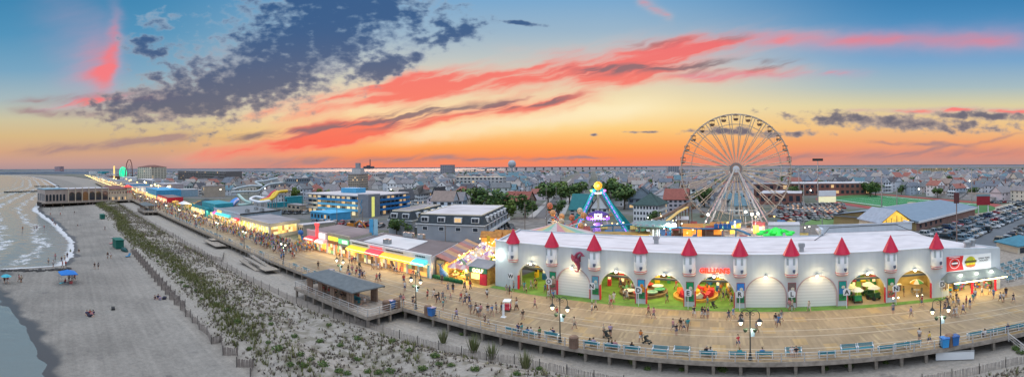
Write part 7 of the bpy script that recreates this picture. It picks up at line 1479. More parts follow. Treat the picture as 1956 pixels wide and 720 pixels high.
for r,x,y,side,px in CAND:
 rv = RND.random()
 if rv < (.1 if px < 1440 else .15): TREES.append((r,x,y)); continue
 rz = TA + (PI / 2 if side > 0 else -PI / 2) + (PI / 2 * side if RND.random() < .35 else 0); wi = RND.randrange(len(WCOL)); ri_ = RND.choice([0,1,2,3,5,6,7,0,1,5,4])
 # turn the entrance side towards the sea in most lots
 if RND.random() < .55: rz = TA + RND.choice((0,0,PI / 2,-PI / 2))
 sc_ = RND.uniform(.72,.98)
 if nH < 300:
  nH += 1
  if r < 420:
   P,kn,fl = RND.choice(HP if px < 1640 else HP[:2] + HP[:1]); col = {'wall': WCOL[wi],'roof': RCOL[ri_]}
   stamp(P,'house','%s %s house, %s roof, near %s' % (WNAM[wi],kn,RNAM[ri_],near_lm(px)),'house',(x,y,ZG),rz,'houses of the town',col,sc_)
  else:
   me,kn = RND.choice(LH); o = tag(obj('house',me,None,(x,y,ZG),rz),'far %s %s house with a %s roof near %s' % (WNAM[wi],kn,RNAM[ri_],near_lm(px)),'house','houses of the town'); o.color = (*WCOL[wi],1); o.scale = (sc_,) * 3; o.material_slots[1].link = 'OBJECT'; o.material_slots[1].material = RM[ri_]
 else:
  mb = far_m_; mb.X = Matrix.Translation((x,y,ZG)) @ Matrix.Rotation(rz,4,'Z') @ Matrix.Scale(sc_,4)
  w,d,fl = RND.choice(((9,13,3),(10,13,2),(12,11,2),(13,10,3),(16,12,3))) if r < 800 else RND.choice(((10,13,2),(12,11,1),(15,12,2))); hh = fl * (2.9 if r < 800 else 2.4); rh = w * (.38 if r < 800 else .25); mb.col = WCOL[wi]
  mb.box(-w / 2,w / 2,-d / 2,d / 2,-.5,hh); mb.col = RCOL[ri_]
  if RND.random() < .16: mb.box(-w / 2 - .2,w / 2 + .2,-d / 2 - .2,d / 2 + .2,hh,hh + .4)
  else:
   mb.gable(w,d,hh + .05,hh + rh,RND.choice('xy'),.4,.2,hip=RND.choice((0,0,w * .4)),endc=WCOL[wi]); 
  mb.col = (.04,.045,.06)
  for f in range(fl):
   mb.col = (.04,.045,.06); win(mb,-w / 4,-d / 2,f * 2.9 + .9,1.6,1.5,'f'); win(mb,w / 4,-d / 2,f * 2.9 + .9,1.6,1.5,'f'); win(mb,w / 2,0,f * 2.9 + .9,3,1.4,'r'); win(mb,-w / 2,0,f * 2.9 + .9,3,1.4,'l')
far_m_.X = None
o = far_m_.build('distant_houses',fcmat('distant_house_colours',.85,.12,.4)); tag(o,'mass of distant pale houses with grey roofs spreading to the bay','houses',None,'stuff')
# ------------------------------------------------------------ trees
LEAFM = fcmat('leaf',.8,.25,1.2)
def crown(seed,n=8,q=75,sp=1.0,base=((.07,.13,.04),(.105,.17,.045),(.14,.19,.055),(.05,.095,.035))):
 rr = random.Random(seed); mb = MB()
 for b in range(n):
  c = Vector((rr.gauss(0,1.5),rr.gauss(0,1.5),4.6 + rr.uniform(-1.6,1.9))); R_ = rr.uniform(1.1,2.0)
  for k in range(q):
   d = Vector((rr.gauss(0,1),rr.gauss(0,1),rr.gauss(0,1))).normalized(); p = c + d * R_ * rr.uniform(.55,1.08); mb.col = rr.choice(base)
   a = Vector((rr.gauss(0,1),rr.gauss(0,1),rr.gauss(0,.5))).normalized() * rr.uniform(.32,.62); e = d.cross(a).normalized() * rr.uniform(.25,.5); mb.add([p - a,p - e,p + a,p + e],[(0,1,2,3)])
 return mb
def trunk(seed):
 rr = random.Random(seed); mb = MB(); mb.path([(0,0,-.3),(.1,0,1.5),(0,.1,3.2),(.1,0,5)],[.32,.24,.18,.08],6)
 for k in range(4): a = rr.uniform(0,6.3); mb.path([(0,0,2.2 + .4 * k),(1.3 * math.cos(a),1.3 * math.sin(a),3.6 + .4 * k)],[.12,.05],5)
 return mb
BARK = mat('bark',(.1,.075,.055),.95,.3,3)
TP = [[('tree',None,-1),('trunk',trunk(i).mesh('trunk',BARK),0),('crown',crown(i).mesh('crown',LEAFM),0)] for i in range(4)]
YG = ((.13,.19,.04),(.17,.22,.05),(.1,.16,.035))
TPY = [('tree',None,-1),('trunk',trunk(9).mesh('trunk',BARK),0),('crown',crown(9,8,75,1,YG).mesh('crown',LEAFM),0)]
for px,yb,h,l,yel in ((1046,392,11,'broad green street tree at the bend of the street',0),(1072,386,11,'dense green tree right of the street',1),(1058,379,10,'green tree behind the street trees',0),(1088,390,10,'tall green tree left of the pendulum ride',0),(1036,378,9,'yellow green tree by the far street',1),(1100,378,10,'dark green tree behind the teal roofed house',0),(1112,372,9,'round green tree far behind the pendulum ride',0),
      (1066,412,6,'small round bushy tree on the pavement',0),(890,398,10,'dark broad tree behind the motel roof, left',0),(910,402,10,'dark broad tree behind the motel roof, middle',0),(935,408,10,'dark tree at the motel back corner',0),(953,412,9,'dark green tree right of the motel',0),(968,420,7,'light green bushy tree beside the motel gallery',1),(1002,418,9,'slim dark tree by the pavement',0),
      (1160,396,12,'tall dense tree just right of the pendulum ride medallion',0),(1178,392,12,'tall dense dark tree behind the teal leg',0),(1170,380,12,'tall green tree behind the pendulum ride',1),(1192,400,10,'green tree right of the pendulum ride',0),(1247,430,4.5,'round dark bush before the big white house',0),(757,449,5,'round dark bush on the forecourt of the left motel wing',0),
      (1672,374,9,'dark tree right of the brick school',0),(1662,376,8,'dark bushy tree at the school end wall',0),(1655,372,8,'dark tree behind the school corner',0),(1518,384,8,'dark tree between the school wings',0),(1722,372,6,'dark bush before the far gabled houses',0),(1790,378,6,'dark bush between the white gabled houses',0),(1345,395,9,'dark tree behind the left wheel leg',0),(1322,380,9,'tree left behind the ferris wheel rim',0),(1300,372,9,'green tree behind the red roofed house',0)):
 p = G(px,yb,ZG); OCCUPIED.append((p,3)); s = h / 6.4; stamp(TPY if yel else TP[len(l) % 4],'tree',l,'tree',p,RND.uniform(0,6),'trees of the town',None,(s * 1.15,s * 1.15,s))
TREES.sort(); ft = MB()
for i,(r,x,y) in enumerate(TREES):
 if i < 80: px = 1460 + F * math.atan2(x,y); s = RND.uniform(.8,1.35); stamp(RND.choice(TP + [TPY]),'tree',RND.choice(['dark','green','bushy']) + ' tree among the houses near ' + near_lm(px),'tree',(x,y,ZG),RND.uniform(0,6),'trees of the town',None,s)
 else:
  for b in range(3):
   ft.col = RND.choice(((.05,.085,.035),(.07,.11,.045),(.04,.07,.035))); c = Vector((x + RND.uniform(-3,3),y + RND.uniform(-3,3),ZG + RND.uniform(2.5,5.5)))
   n0 = len(ft.v); ft.ball(c,(RND.uniform(2,4),RND.uniform(2,4),RND.uniform(2,3.4)),7,5)
   for k in range(n0,len(ft.v)): v_ = Vector(ft.v[k]); ft.v[k] = tuple(v_ + (v_ - c) * .45 * noise.noise(v_ * .8))
o = ft.build('distant_trees',fcmat('distant_leaf',.9,.4,.5)); tag(o,'dark tree tops scattered among the distant houses','trees',None,'stuff')
# street lamps and utility poles of the town
for i,(px,py) in enumerate(((598,372),(660,388),(745,372),(930,374),(1545,377),(1752,374),(1655,352),(420,372),(1030,372),(505,369),(860,352),(1215,380),(1380,352),(1480,352),(620,352),(1850,352))):
 p = G(px,py + 8,ZG); t = thing('street_lamp','bright white street lamp among the houses near ' + near_lm(px),'street lamp',p,0,'street lamps of the town'); mb = MB(); mb.tube((0,0,0),(0,0,7),.12,n=5); mb.tube((0,0,7),(1,0,7.3),.08,n=4); mb.build('pole',METAL,t); mb = MB(); mb.ball((1.1,0,7.1),.42,6,4); mb.build('globe',emat('street_globe',(1,.95,.8),10,.03),t)
for i,(px,yb,yt) in enumerate(((1043,436,358),(1062,404,356),(1002,446,386),(1072,388,350),(643,448,392),(692,460,398),(676,447,412),(577,412,372),(850,468,430),(1016,420,378))):
 p = G(px,yb,ZG); h = ZR(px,yt,math.hypot(p.x,p.y)) - ZG; t = thing('utility_pole','slim utility pole near ' + near_lm(px),'utility pole',p,-.6,'utility poles'); mb = MB(); mb.tube((0,0,0),(0,0,h),.16,.1,6); mb.build('pole',mat('grey_pole',(.24,.2,.17),.9),t); mb = MB(); mb.box(-1.1,1.1,-.06,.06,h - .9,h - .75); mb.build('crossarm',MATS['grey_pole'],t)
# ------------------------------------------------------------ dune plants, sand fences
def on_sand(x,y): return sand_h(x,y)
GRASS = fcmat('dune_grass_blades',.9,.2,2)
mb = MB(); DRYC = [(.2,.165,.13),(.15,.125,.1),(.25,.2,.15),(.11,.095,.085)]; GRN_ = [(.17,.18,.05),(.14,.16,.05),(.22,.2,.08),(.1,.125,.04)]
def tuft(mb,x,y,z,h,s,n,cols):
 for k in range(n):
  a = RND.uniform(0,6.283); t = RND.uniform(.25,1.0) * s; mb.col = RND.choice(cols); w = (.05 + .05 * s) if n == 6 else (.03 + .03 * s); bx,by = x + .25 * t * math.cos(a),y + .25 * t * math.sin(a); q = a + PI / 2
  mb.add([(bx - w * math.cos(q),by - w * math.sin(q),z - .05),(bx + w * math.cos(q),by + w * math.sin(q),z - .05),(x + t * math.cos(a),y + t * math.sin(a),z + h * RND.uniform(.6,1.1))],[(0,1,2)])
cnt = 0
for i in range(52000):
 x = 42 - (RND.random() ** 1.25) * 372; y = RND.uniform(19.5,44); fy = fence_y(x)
 if y > fy - .5: continue
 nz = noise.noise((x * .09,y * .13,7)); nz2 = noise.noise((x * .25,y * .25,3)); crest = math.exp(-((y - 24.0 - 1.5 * math.sin(x * .05)) / 2.3) ** 2)
 dens = .4 + .5 * nz + .3 * nz2 + .9 * crest * (1 if x < -52 else .3)
 if y < 21.5 and crest < .3: dens -= .35
 if RND.random() > dens: continue
 z = on_sand(x,y); d = math.hypot(x,y); big = 1 + max(0,d - 90) / 140
 green = crest * (.85 if x < -50 else .3) + .28 * max(0,nz) + (.08 if x > -60 else .03)
 if RND.random() < green: tuft(mb,x,y,z,RND.uniform(.45,.95),RND.uniform(.35,.7) * big,8,GRN_ if RND.random() < .75 else GRN_ + DRYC)
 else: tuft(mb,x,y,z,RND.uniform(.2,.5),RND.uniform(.25,.5) * big,6,DRYC if RND.random() < .8 else DRYC + GRN_)
 cnt += 1
o = mb.build('dune_grass',GRASS); tag(o,'dry and green beach grass tufts covering the dunes between fence and beach','grass',None,'stuff')
# single green shrubs
def shrub(seed,wide=1.0):
 rr = random.Random(seed); mb = MB(); cols = ((.07,.12,.03),(.1,.15,.04),(.13,.17,.05),(.05,.09,.025))
 for k in range(150):
  d = Vector((rr.gauss(0,1),rr.gauss(0,1),abs(rr.gauss(0,1)))).normalized(); p = Vector((d.x * .75 * wide,d.y * .75 * wide,.12 + d.z * .75)) * rr.uniform(.45,1.05); mb.col = rr.choice(cols); a = Vector((rr.gauss(0,1),rr.gauss(0,1),rr.gauss(0,.7))).normalized() * rr.uniform(.1,.2); e = d.cross(a).normalized() * rr.uniform(.07,.15); mb.add([p - a,p - e,p + a,p + e],[(0,1,2,3)])
 return mb.mesh('shrub',LEAFM)
def grassbush(seed):
 global RND
 rr,old = random.Random(seed),RND; RND = rr; mb = MB(); tuft(mb,0,0,0,1.5,.8,70,[(.16,.17,.07),(.11,.14,.05),(.2,.2,.1)]); RND = old; return mb.mesh('grass_clump',GRASS)
SHR = [shrub(i,1 + .2 * (i % 3)) for i in range(5)]; GB = [grassbush(i) for i in range(2)]
for i,(px,py,s,k) in enumerate(((511,656,1.1,0),(516,620,1.0,0),(498,604,.9,0),(610,653,1.3,1),(561,644,1.2,0),(648,662,1.2,0),(627,622,1.0,0),(681,648,1.2,0),(666,591,.9,0),(607,654,.9,0),(552,699,1.3,0),(577,700,1.2,0),(616,698,1.5,0),(645,711,1.3,0),(681,688,1.2,0),(720,714,1.3,0),(572,679,1.2,0),(591,688,1.0,0),(779,671,1.2,0),(746,654,1.0,0),(829,682,1.6,0),(804,706,1.3,0),(836,697,1.0,0),(905,708,1.5,0),(859,699,1.0,0),(475,668,1.1,0),(452,616,1.4,1),(530,668,1.7,1),(515,611,.8,0),(433,594,1.2,0),(412,582,1.2,0),(397,566,1.1,0),(384,572,.9,0),(373,556,1.0,0),(346,541,1.2,0),(357,548,1.0,0),(330,520,1.1,0),(352,548,1.0,0),(300,500,1.2,0),(845,655,1.9,2),(902,673,2.2,2),(937,686,2.1,2),(1002,703,2.1,2),(1028,706,1.2,0),(770,600,1.3,2),(985,716,1.2,0),(747,652,1.0,0),(742,711,1.3,0),(700,712,1.2,0),(660,715,1.1,0),(1205,695,1.8,2),(1234,706,1.0,0),(822,613,1.7,2),(880,640,1.1,0),(1108,678,1.0,0),(1070,674,.9,0),(1376,707,1.3,0),(1380,709,1.0,0),(1575,706,1.2,0),(1620,700,1.3,0),(1690,695,1.0,0),(650,585,.9,0),(720,600,.9,0),(1940,668,1.6,0),(1950,675,1.4,0),(620,572,.9,0),(1300,708,.9,0))):
 p = G(px,py,-1.3 if py < 720 else -1.8)
 for _ in range(3): p = G(px,py,on_sand(p.x,p.y))
 nm = ('shrub','dark shrub','pale grass clump')[k]
 under = p.y > YE - 2
 o = tag(obj('grass_clump' if k == 2 else 'shrub',GB[i % 2] if k == 2 else SHR[i % 5],None,p,i),('pale green tall grass clump ' if k == 2 else 'broad dark green shrub ' if k == 1 else ('small ' if s < 1.05 else '') + 'round green shrub ') + ('under the boardwalk edge' if under else 'beside the path fence' if p.y > fence_y(p.x) - 3 else 'on the grassy dune crest' if px < 470 else 'among dry stems on the dune'),'plant','dune plants'); o.scale = ((s * .75,) * 3 if k == 2 else (s * .5,s * .5,s * .5))
SLAT = mat('sand_fence_slat',(.24,.2,.175),.9,.2,2); FPOST = mat('fence_post_grey',(.1,.09,.08),.9)
def sand_fence(pts,label,gap=.16,h=1.15,step=3.0,w=.07):
 p0 = Vector(pts[0]); t = thing('sand_fence',label,'fence',p0); mb = MB(); n = 0
 for a,b_ in zip(pts,pts[1:]):
  a,b_ = Vector(a),Vector(b_); L = (b_ - a).length; k = max(1,int(L / gap)); d = (b_ - a) / L
  for i in range(k):
   p = a + d * (i * L / k); z = on_sand(p.x,p.y) if p.y < 45 else -1.9; q = p - p0; hh = h * RND.uniform(.9,1.05); l_ = RND.uniform(-.06,.06)
   A_ = Vector((q.x,q.y,z - p0.z - .05)); mb.add([A_,A_ + d * w,A_ + d * (w + l_) + Vector((0,0,hh)),A_ + d * l_ + Vector((0,0,hh))],[(0,1,2,3)])
  if n < 96:
   for i in range(max(1,int(L / step))):
    p = a + d * (i * step); z = on_sand(p.x,p.y) if p.y < 45 else -1.9; m_ = MB(); m_.tube((0,0,-.2),(0,0,h * 1.2),.05,n=5); m_.build('post',FPOST,t,(p.x - p0.x,p.y - p0.y,z - p0.z)); n += 1
 mb.build('slats',SLAT,t); return t
fp = []
for k in range(30): x = lerp(-150,38,k / 29); fp.append((x,fence_y(x) + .35 * math.sin(k * 1.7),on_sand(x,fence_y(x))))
sand_fence(fp,'long grey slatted sand fence between the dune and the sand path',step=3.2)
sand_fence([(x,fence_y(x) + .3 * math.sin(x),on_sand(x,fence_y(x))) for x in range(-150,-300,-10)],'far grey slatted sand fence along the path toward the far pavilion',gap=.3,w=.12,step=6)
zz = [G(px,py,-2.0) for px,py in ((476,722),(482,703),(450,701),(452,680),(424,678),(421,655),(402,657),(394,639),(379,629),(376,619),(366,616),(363,606),(353,604),(352,596),(343,592))]
x = zz[-1].x; k = 0
while x > -124: x -= 1.5; k += 1; zz.append(Vector((x,19.0 + (.75 if k % 2 else -.75),-2))); x -= .2
sand_fence([tuple(p) for p in zz],'grey zigzag sand fence along the foot of the dune on the beach',gap=.14,h=1.2,w=.12,step=2.4)
sand_fence([tuple(G(px,py,-.8)) for px,py in ((312,484),(340,487),(372,486),(400,487),(425,492),(428,476))],'grey slatted fence crossing the dune left of the wooden ramp',gap=.25,w=.12,step=3)
# ------------------------------------------------------------ beach things
def beach(px,py,z=-2.3):
 p = G(px,py,z)
 for _ in range(3): p = G(px,py,max(-3.0,on_sand(p.x,p.y)))
 return p
t = thing('beach_canopy','blue square beach canopy shading a group on the sand','canopy',beach(129,541),.2); mb = MB(); mb.gable(3.4,3.4,2.3,3.0,'x',.1,.12,hip=1.6); mb.build('canopy_top',mat('canopy_blue',(.015,.16,.5),.7),t)
for sx_ in (-1,1):
 for sy in (-1,1): mb = MB(); mb.tube((sx_ * 1.6,sy * 1.6,0),(sx_ * 1.6,sy * 1.6,2.3),.04); mb.build('leg',METAL,t)
for px,py,s,l in ((225,473,1.0,'large dark green beach box beside the dune foot'),(195,418,.8,'smaller far green beach box beside the dune foot')):
 t = thing('beach_box',l,'box',beach(px,py),.1); mb = MB(); mb.box(-2.6 * s,2.6 * s,-1.2 * s,1.2 * s,.15,2.6 * s); mb.build('body',mat('beach_green',(.01,.12,.09),.7),t); mb = MB(); mb.box(-2.75 * s,2.75 * s,-1.35 * s,1.35 * s,2.6 * s,2.75 * s); mb.build('lid',MATS['beach_green'],t); mb = MB(); mb.box(-2.4 * s,-2.0 * s,-1 * s,1 * s,0,.15); mb.box(2.0 * s,2.4 * s,-1 * s,1 * s,0,.15); pieces(mb,'skid',DARK,t)
t = thing('rowing_boat','dark green upturned lifeguard boat right of the large green box','boat',beach(237,480),.3); mb = MB(); mb.path([(-2.2,0,.25),(-1.4,0,.4),(0,0,.5),(1.4,0,.4),(2.2,0,.25)],[.1,.55,.75,.55,.1],10); mb.build('hull',mat('beach_green_dark',(.01,.07,.07),.6),t,smooth=True); mb = MB(); mb.box(-2,2,-.05,.05,.9,1.05); mb.build('keel',DARK,t)
t = thing('beach_umbrella','small teal beach umbrella beside two people near the rocks','umbrella',beach(11,541),.2); mb = MB(); mb.tube((0,0,0),(.2,0,2.0),.03); mb.build('pole',WHITE,t); mb = MB(); parasol(mb,1.6,1.2,.5,8,[(.05,.35,.45),(.08,.42,.5)],(.2,0)); mb.build('canopy',PARA,t)
ROCKM = mat('wet_rock',(.045,.042,.04),.7,.3,3,bump=.5); rocks = []
for i in range(4):
 mb = MB(); mb.ball((0,0,0),(.8,.5,.42),8,6); mb.v = [tuple(Vector(v_) * (1 + .4 * noise.noise(Vector(v_) * 1.5 + Vector((i * 9,0,0))))) for v_ in mb.v]; rocks.append(mb.mesh('rock',ROCKM))
for i in range(34):
 px = 2 + i * 3.9 + RND.uniform(-1.5,1.5); p = beach(px,517.5 - 2.5 * sstep(70,130,px) + RND.uniform(-1.2,1.2)); o = tag(obj('rock',rocks[i % 4],None,p,i),'dark wet rock in the low line of rocks at the water edge','rock','line of dark rocks at the water edge'); s = RND.uniform(.6,1.15); o.scale = (s,s,s)
for l,a,b_ in (('near dark timber groyne running into the sea before the pier',(8,367),(76,365)),('far dark timber groyne beyond the pier',(66,356),(112,356))):
 p,q = G(*a,-2.6),G(*b_,-2.6); t = thing('groyne',l,'groyne',p); mb = MB(); d = q - p; mb.path([(0,0,0),d],.55,5); mb.build('beam',mat('dark_timber',(.035,.03,.027),.9),t); mb = MB()
 for k in range(14): f = k / 13; mb.tube((d.x * f,d.y * f,-1),(d.x * f,d.y * f,.9),.35,n=5)
 pieces(mb,'pile',mat('dark_timber',(.035,.03,.027)),t)
for px,py,c,l in ((181,389,(.45,.3,.1),'small orange beach tent near the far dune'),(212,466,(.5,.2,.2),'low red beach chair by the dune foot'),(213,455,(.6,.5,.5),'pale beach chair behind the red one'),(243,491,(.05,.2,.35),'blue folding chair set beside the fence end'),(170,604,(.03,.03,.05),'dark bag on the sand before the seated group'),(215,591,(.04,.04,.04),'small dark bag alone on the open sand'),(313,571,(.03,.03,.05),'dark bag right of the group by the zigzag fence'),(117,541,(.1,.45,.5),'pale teal beach mat beside the blue canopy'),(135,541,(.5,.1,.1),'red cool box under the blue canopy')):
 t = thing('beach_gear',l,'beach gear',beach(px,py),RND.uniform(-.5,.5)); m_ = mat('gear_%02d%02d%02d' % tuple(int(q * 99) for q in c),c,.8); mb = MB()
 if 'chair' in l or 'tent' in l: mb.xprism([(-.5,.25),(.4,.35),(.75,1.0),(.8,1.0),(.5,.28),(-.5,.18)],-.5,.5); mb.build('seat',m_,t); mb = MB(); mb.box(-.5,-.45,-.4,.5,0,.3); mb.box(.45,.5,-.4,.5,0,.3); pieces(mb,'frame_bar',METAL,t)
 else: mb.box(-.55,.55,-.3,.3,0,.12 if 'mat' in l else .38); mb.build('body',m_,t); mb = MB(); mb.path([(-.2,0,.1),(-.15,0,.5),(.15,0,.5),(.2,0,.1)],.03,4); mb.build('handle',DARK,t)
# ------------------------------------------------------------ people
def skinned(V_,E_,R_):
 me = bpy.data.meshes.new('body_source'); me.from_pydata(V_,E_,[]); o = bpy.data.objects.new('body_source',me); COL.objects.link(o)
 md = o.modifiers.new('skin','SKIN'); md.use_smooth_shade = True
 for i,r in enumerate(R_): me.skin_vertices[0].data[i].radius = (r,r)
 me.skin_vertices[0].data[0].use_root = True
 dg = bpy.context.evaluated_depsgraph_get(); out = bpy.data.meshes.new_from_object(o.evaluated_get(dg)); bpy.data.objects.remove(o); return out
def person_proto(pose,hair):
 z0 = .95 if pose != 'sitting' else .52
 up = z0 - .95
 J = {'pel': (0,0,z0,.125),'sp': (0,.0,1.15 + up,.12),'ch': (0,0,1.34 + up,.14),'nk': (0,0,1.49 + up,.055),'h1': (0,-.015,1.57 + up,.075),'h2': (0,-.02,1.65 + up,.09),'h3': (0,-.005,1.73 + up,.05)}
 ed = [('pel','sp'),('sp','ch'),('ch','nk'),('nk','h1'),('h1','h2'),('h2','h3')]
 for s,n in ((-1,'l'),(1,'r')):
  sw = {'standing': 0,'walking': .22 * s,'striding': -.25 * s,'sitting': 0}[pose]
  J['sh' + n] = (s * .18,0,1.42 + up,.055); J['el' + n] = (s * .23,sw * .5 + .02,1.16 + up,.045); J['wr' + n] = (s * .235,sw - .08,.93 + up,.034); J['ha' + n] = (s * .23,sw - .12,.86 + up,.036)
  if pose == 'sitting': J['wr' + n] = (s * .16,-.27,1.02 + up,.034); J['ha' + n] = (s * .13,-.35,1.02 + up,.036); J['el' + n] = (s * .24,-.02,1.14 + up,.045)
  if pose == 'sitting': J['hi' + n] = (s * .09,-.05,z0 - .01,.085); J['kn' + n] = (s * .11,-.45,z0 + .0,.06); J['an' + n] = (s * .11,-.45,.09,.042); J['to' + n] = (s * .12,-.62,.04,.04)
  else:
   lf = -sw * 1.15; J['hi' + n] = (s * .09,0,.88,.085); J['kn' + n] = (s * .1,lf * .7 - .03,.5,.06); J['an' + n] = (s * .1,lf * 1.1 + (.06 if lf > 0 else 0),.1 + (.1 if lf > .1 else 0),.042); J['to' + n] = (s * .11,lf * 1.1 - .15,.04 + (.04 if lf > .1 else 0),.035)
  ed += [('ch','sh' + n),('sh' + n,'el' + n),('el' + n,'wr' + n),('wr' + n,'ha' + n),('pel','hi' + n),('hi' + n,'kn' + n),('kn' + n,'an' + n),('an' + n,'to' + n)]
 K = list(J); body = skinned([J[k][:3] for k in K],[(K.index(a),K.index(b_)) for a,b_ in ed],[J[k][3] for k in K])
 mb = MB(); mb.v = [tuple(v_.co) for v_ in body.vertices]
 for p in body.polygons: mb.f.append(tuple(p.vertices)); mb.m.append(0); mb.c.append(None)
 for n,s in (('l',-1),('r',1)):
  h = Vector(J['ha' + n][:3])
  for k in range(4): b0 = h + Vector((s * (-.02 + .0),-.03 + .02 * k - .01,-.02)); mb.path([b0,b0 + Vector((-s * .012,-.004,-.05)),b0 + Vector((-s * .03,-.004,-.075 + .006 * abs(k - 1.5)))],[.009,.008,.006],4)
  mb.path([h + Vector((-s * .02,-.04,.01)),h + Vector((-s * .05,-.06,-.02)),h + Vector((-s * .055,-.065,-.045))],[.011,.009,.007],4)
 hz = 1.65 + up; mb.add([(-.014,-.1,hz - .03),(.014,-.1,hz - .03),(0,-.135,hz - .03),(0,-.1,hz + .02)],[(0,1,2),(0,2,3),(1,3,2)])
 for s in (-1,1): mb.ball((s * .095,.0,hz - .01),(.014,.025,.035),5,4)
 bm_ = mb.mesh('person',OCS,True)
 sh = MB()
 for r_,z,k in ((.155,1.0 + up - (.0),.7),): pass
 rings = [(.185,.96),(.18,1.1),(.195,1.28),(.205,1.4),(.13,1.47)]
 sh.X = Matrix.Translation((0,0,up)) @ Matrix.Diagonal((1,.72,1,1)); sh.lathe((0,0,0),rings,10); sh.X = None
 for n in 'lr': a,b_ = Vector(J['sh' + n][:3]),Vector(J['el' + n][:3]); sh.path([a,a.lerp(b_,.7)],[.085,.075],6)
 so_ = MB(); so_.X = Matrix.Translation((0,0,up)) @ Matrix.Diagonal((1,.75,1,1)); so_.lathe((0,0,0),[(.16,.84),(.18,.88),(.185,.98)],10); so_.X = None
 for n in 'lr': a,b_ = Vector(J['hi' + n][:3]),Vector(J['kn' + n][:3]); so_.path([a,a.lerp(b_,.8)],[.115,.095],7)
 ha = MB(); ha.ball((0,.012,hz + .03),(.105,.115,.1),8,6)
 if hair: ha.path([(0,.07,hz + .04),(0,.1,hz - .1),(0,.09,hz - .22)],[.085,.09,.05],7)
 return [('person',bm_,-1),('shirt',sh.mesh('shirt',OCC),0),('shorts',so_.mesh('shorts',OCC),0),('hair',ha.mesh('hair',OCC),0)]
PP = {(p,h): person_proto(p,h) for p in ('standing','walking','striding','sitting') for h in (0,1)}
SHC = {'white': (.62,.62,.62),'black': (.025,.025,.03),'red': (.45,.04,.05),'navy': (.03,.05,.13),'blue': (.08,.22,.45),'pink': (.55,.25,.28),'grey': (.22,.23,.25),'teal': (.04,.32,.33),'orange': (.6,.2,.05),'green': (.06,.2,.08),'lilac': (.4,.33,.48),'cream': (.55,.48,.36),'yellow': (.6,.42,.06)}
SOC = {'dark shorts': (.03,.03,.035),'blue shorts': (.06,.1,.2),'tan shorts': (.35,.27,.18),'white shorts': (.55,.55,.55),'grey shorts': (.16,.16,.17)}
SKC = [(.5,.31,.22),(.56,.37,.27),(.42,.25,.17),(.3,.16,.1),(.53,.33,.25)]; HAC = [(.03,.02,.015),(.09,.05,.03),(.2,.13,.06),(.05,.04,.035),(.35,.3,.25)]
def zone(x,y):
 if y < 30: return 'on the beach'
 for x0,l in ((27.5,'near the lit entrance'),(20.5,'near the ninth arch'),(12.5,'near the umbrella carts'),(5,'near the right shutters'),(-3,'near the middle shutter'),(-11,'near the neon sign'),(-19,'near the saucer ride'),(-27,'near the third arch'),(-34,'near the dragon arch'),(-46,'near the first arch'),(-58,'before the mini golf'),(-73,'before the amber awning'),(-86,'before the yellow awning'),(-104,'before the red awning'),(-128,'in the thick crowd'),(-152,'before the corner arcade'),(-183,'before the slate shop')):
  if x > x0: return l
 return 'on the far boardwalk'
NP = 0
def person(x,y,z=0.0,rz=None,pose=None,shirt=None,short=None,scale=None,at=None):
 global NP
 NP += 1; shirt = shirt or RND.choice(['white','black','red','navy','blue','pink','grey','teal','white','black','grey','orange','green','lilac','cream','navy','red','yellow']); short = short or RND.choice(list(SOC)); pose = pose or RND.choice(('standing','walking','striding','walking'))
 side = '' if y > 57 or y < 46 or pose == 'sitting' else (', railing side' if y < 51.5 else ', mid deck')
 lab = ('child' if scale and scale < .8 else 'person') + ' in %s top, %s, %s %s%s' % (shirt,short,pose if pose != 'striding' else 'walking',at or zone(x,y),side)
 if rz is None: rz = RND.choice((PI / 2,-PI / 2)) + RND.gauss(0,.5) if RND.random() < .75 else RND.uniform(0,6.28)
 stamp(PP[(pose,RND.random() < .45)],'person',lab,'person',(x,y,z),rz,'people on the boardwalk' if y > 38 else 'people on the beach',{'person': RND.choice(SKC),'shirt': SHC[shirt],'shorts': SOC[short],'hair': RND.choice(HAC)},scale or RND.uniform(.94,1.08))
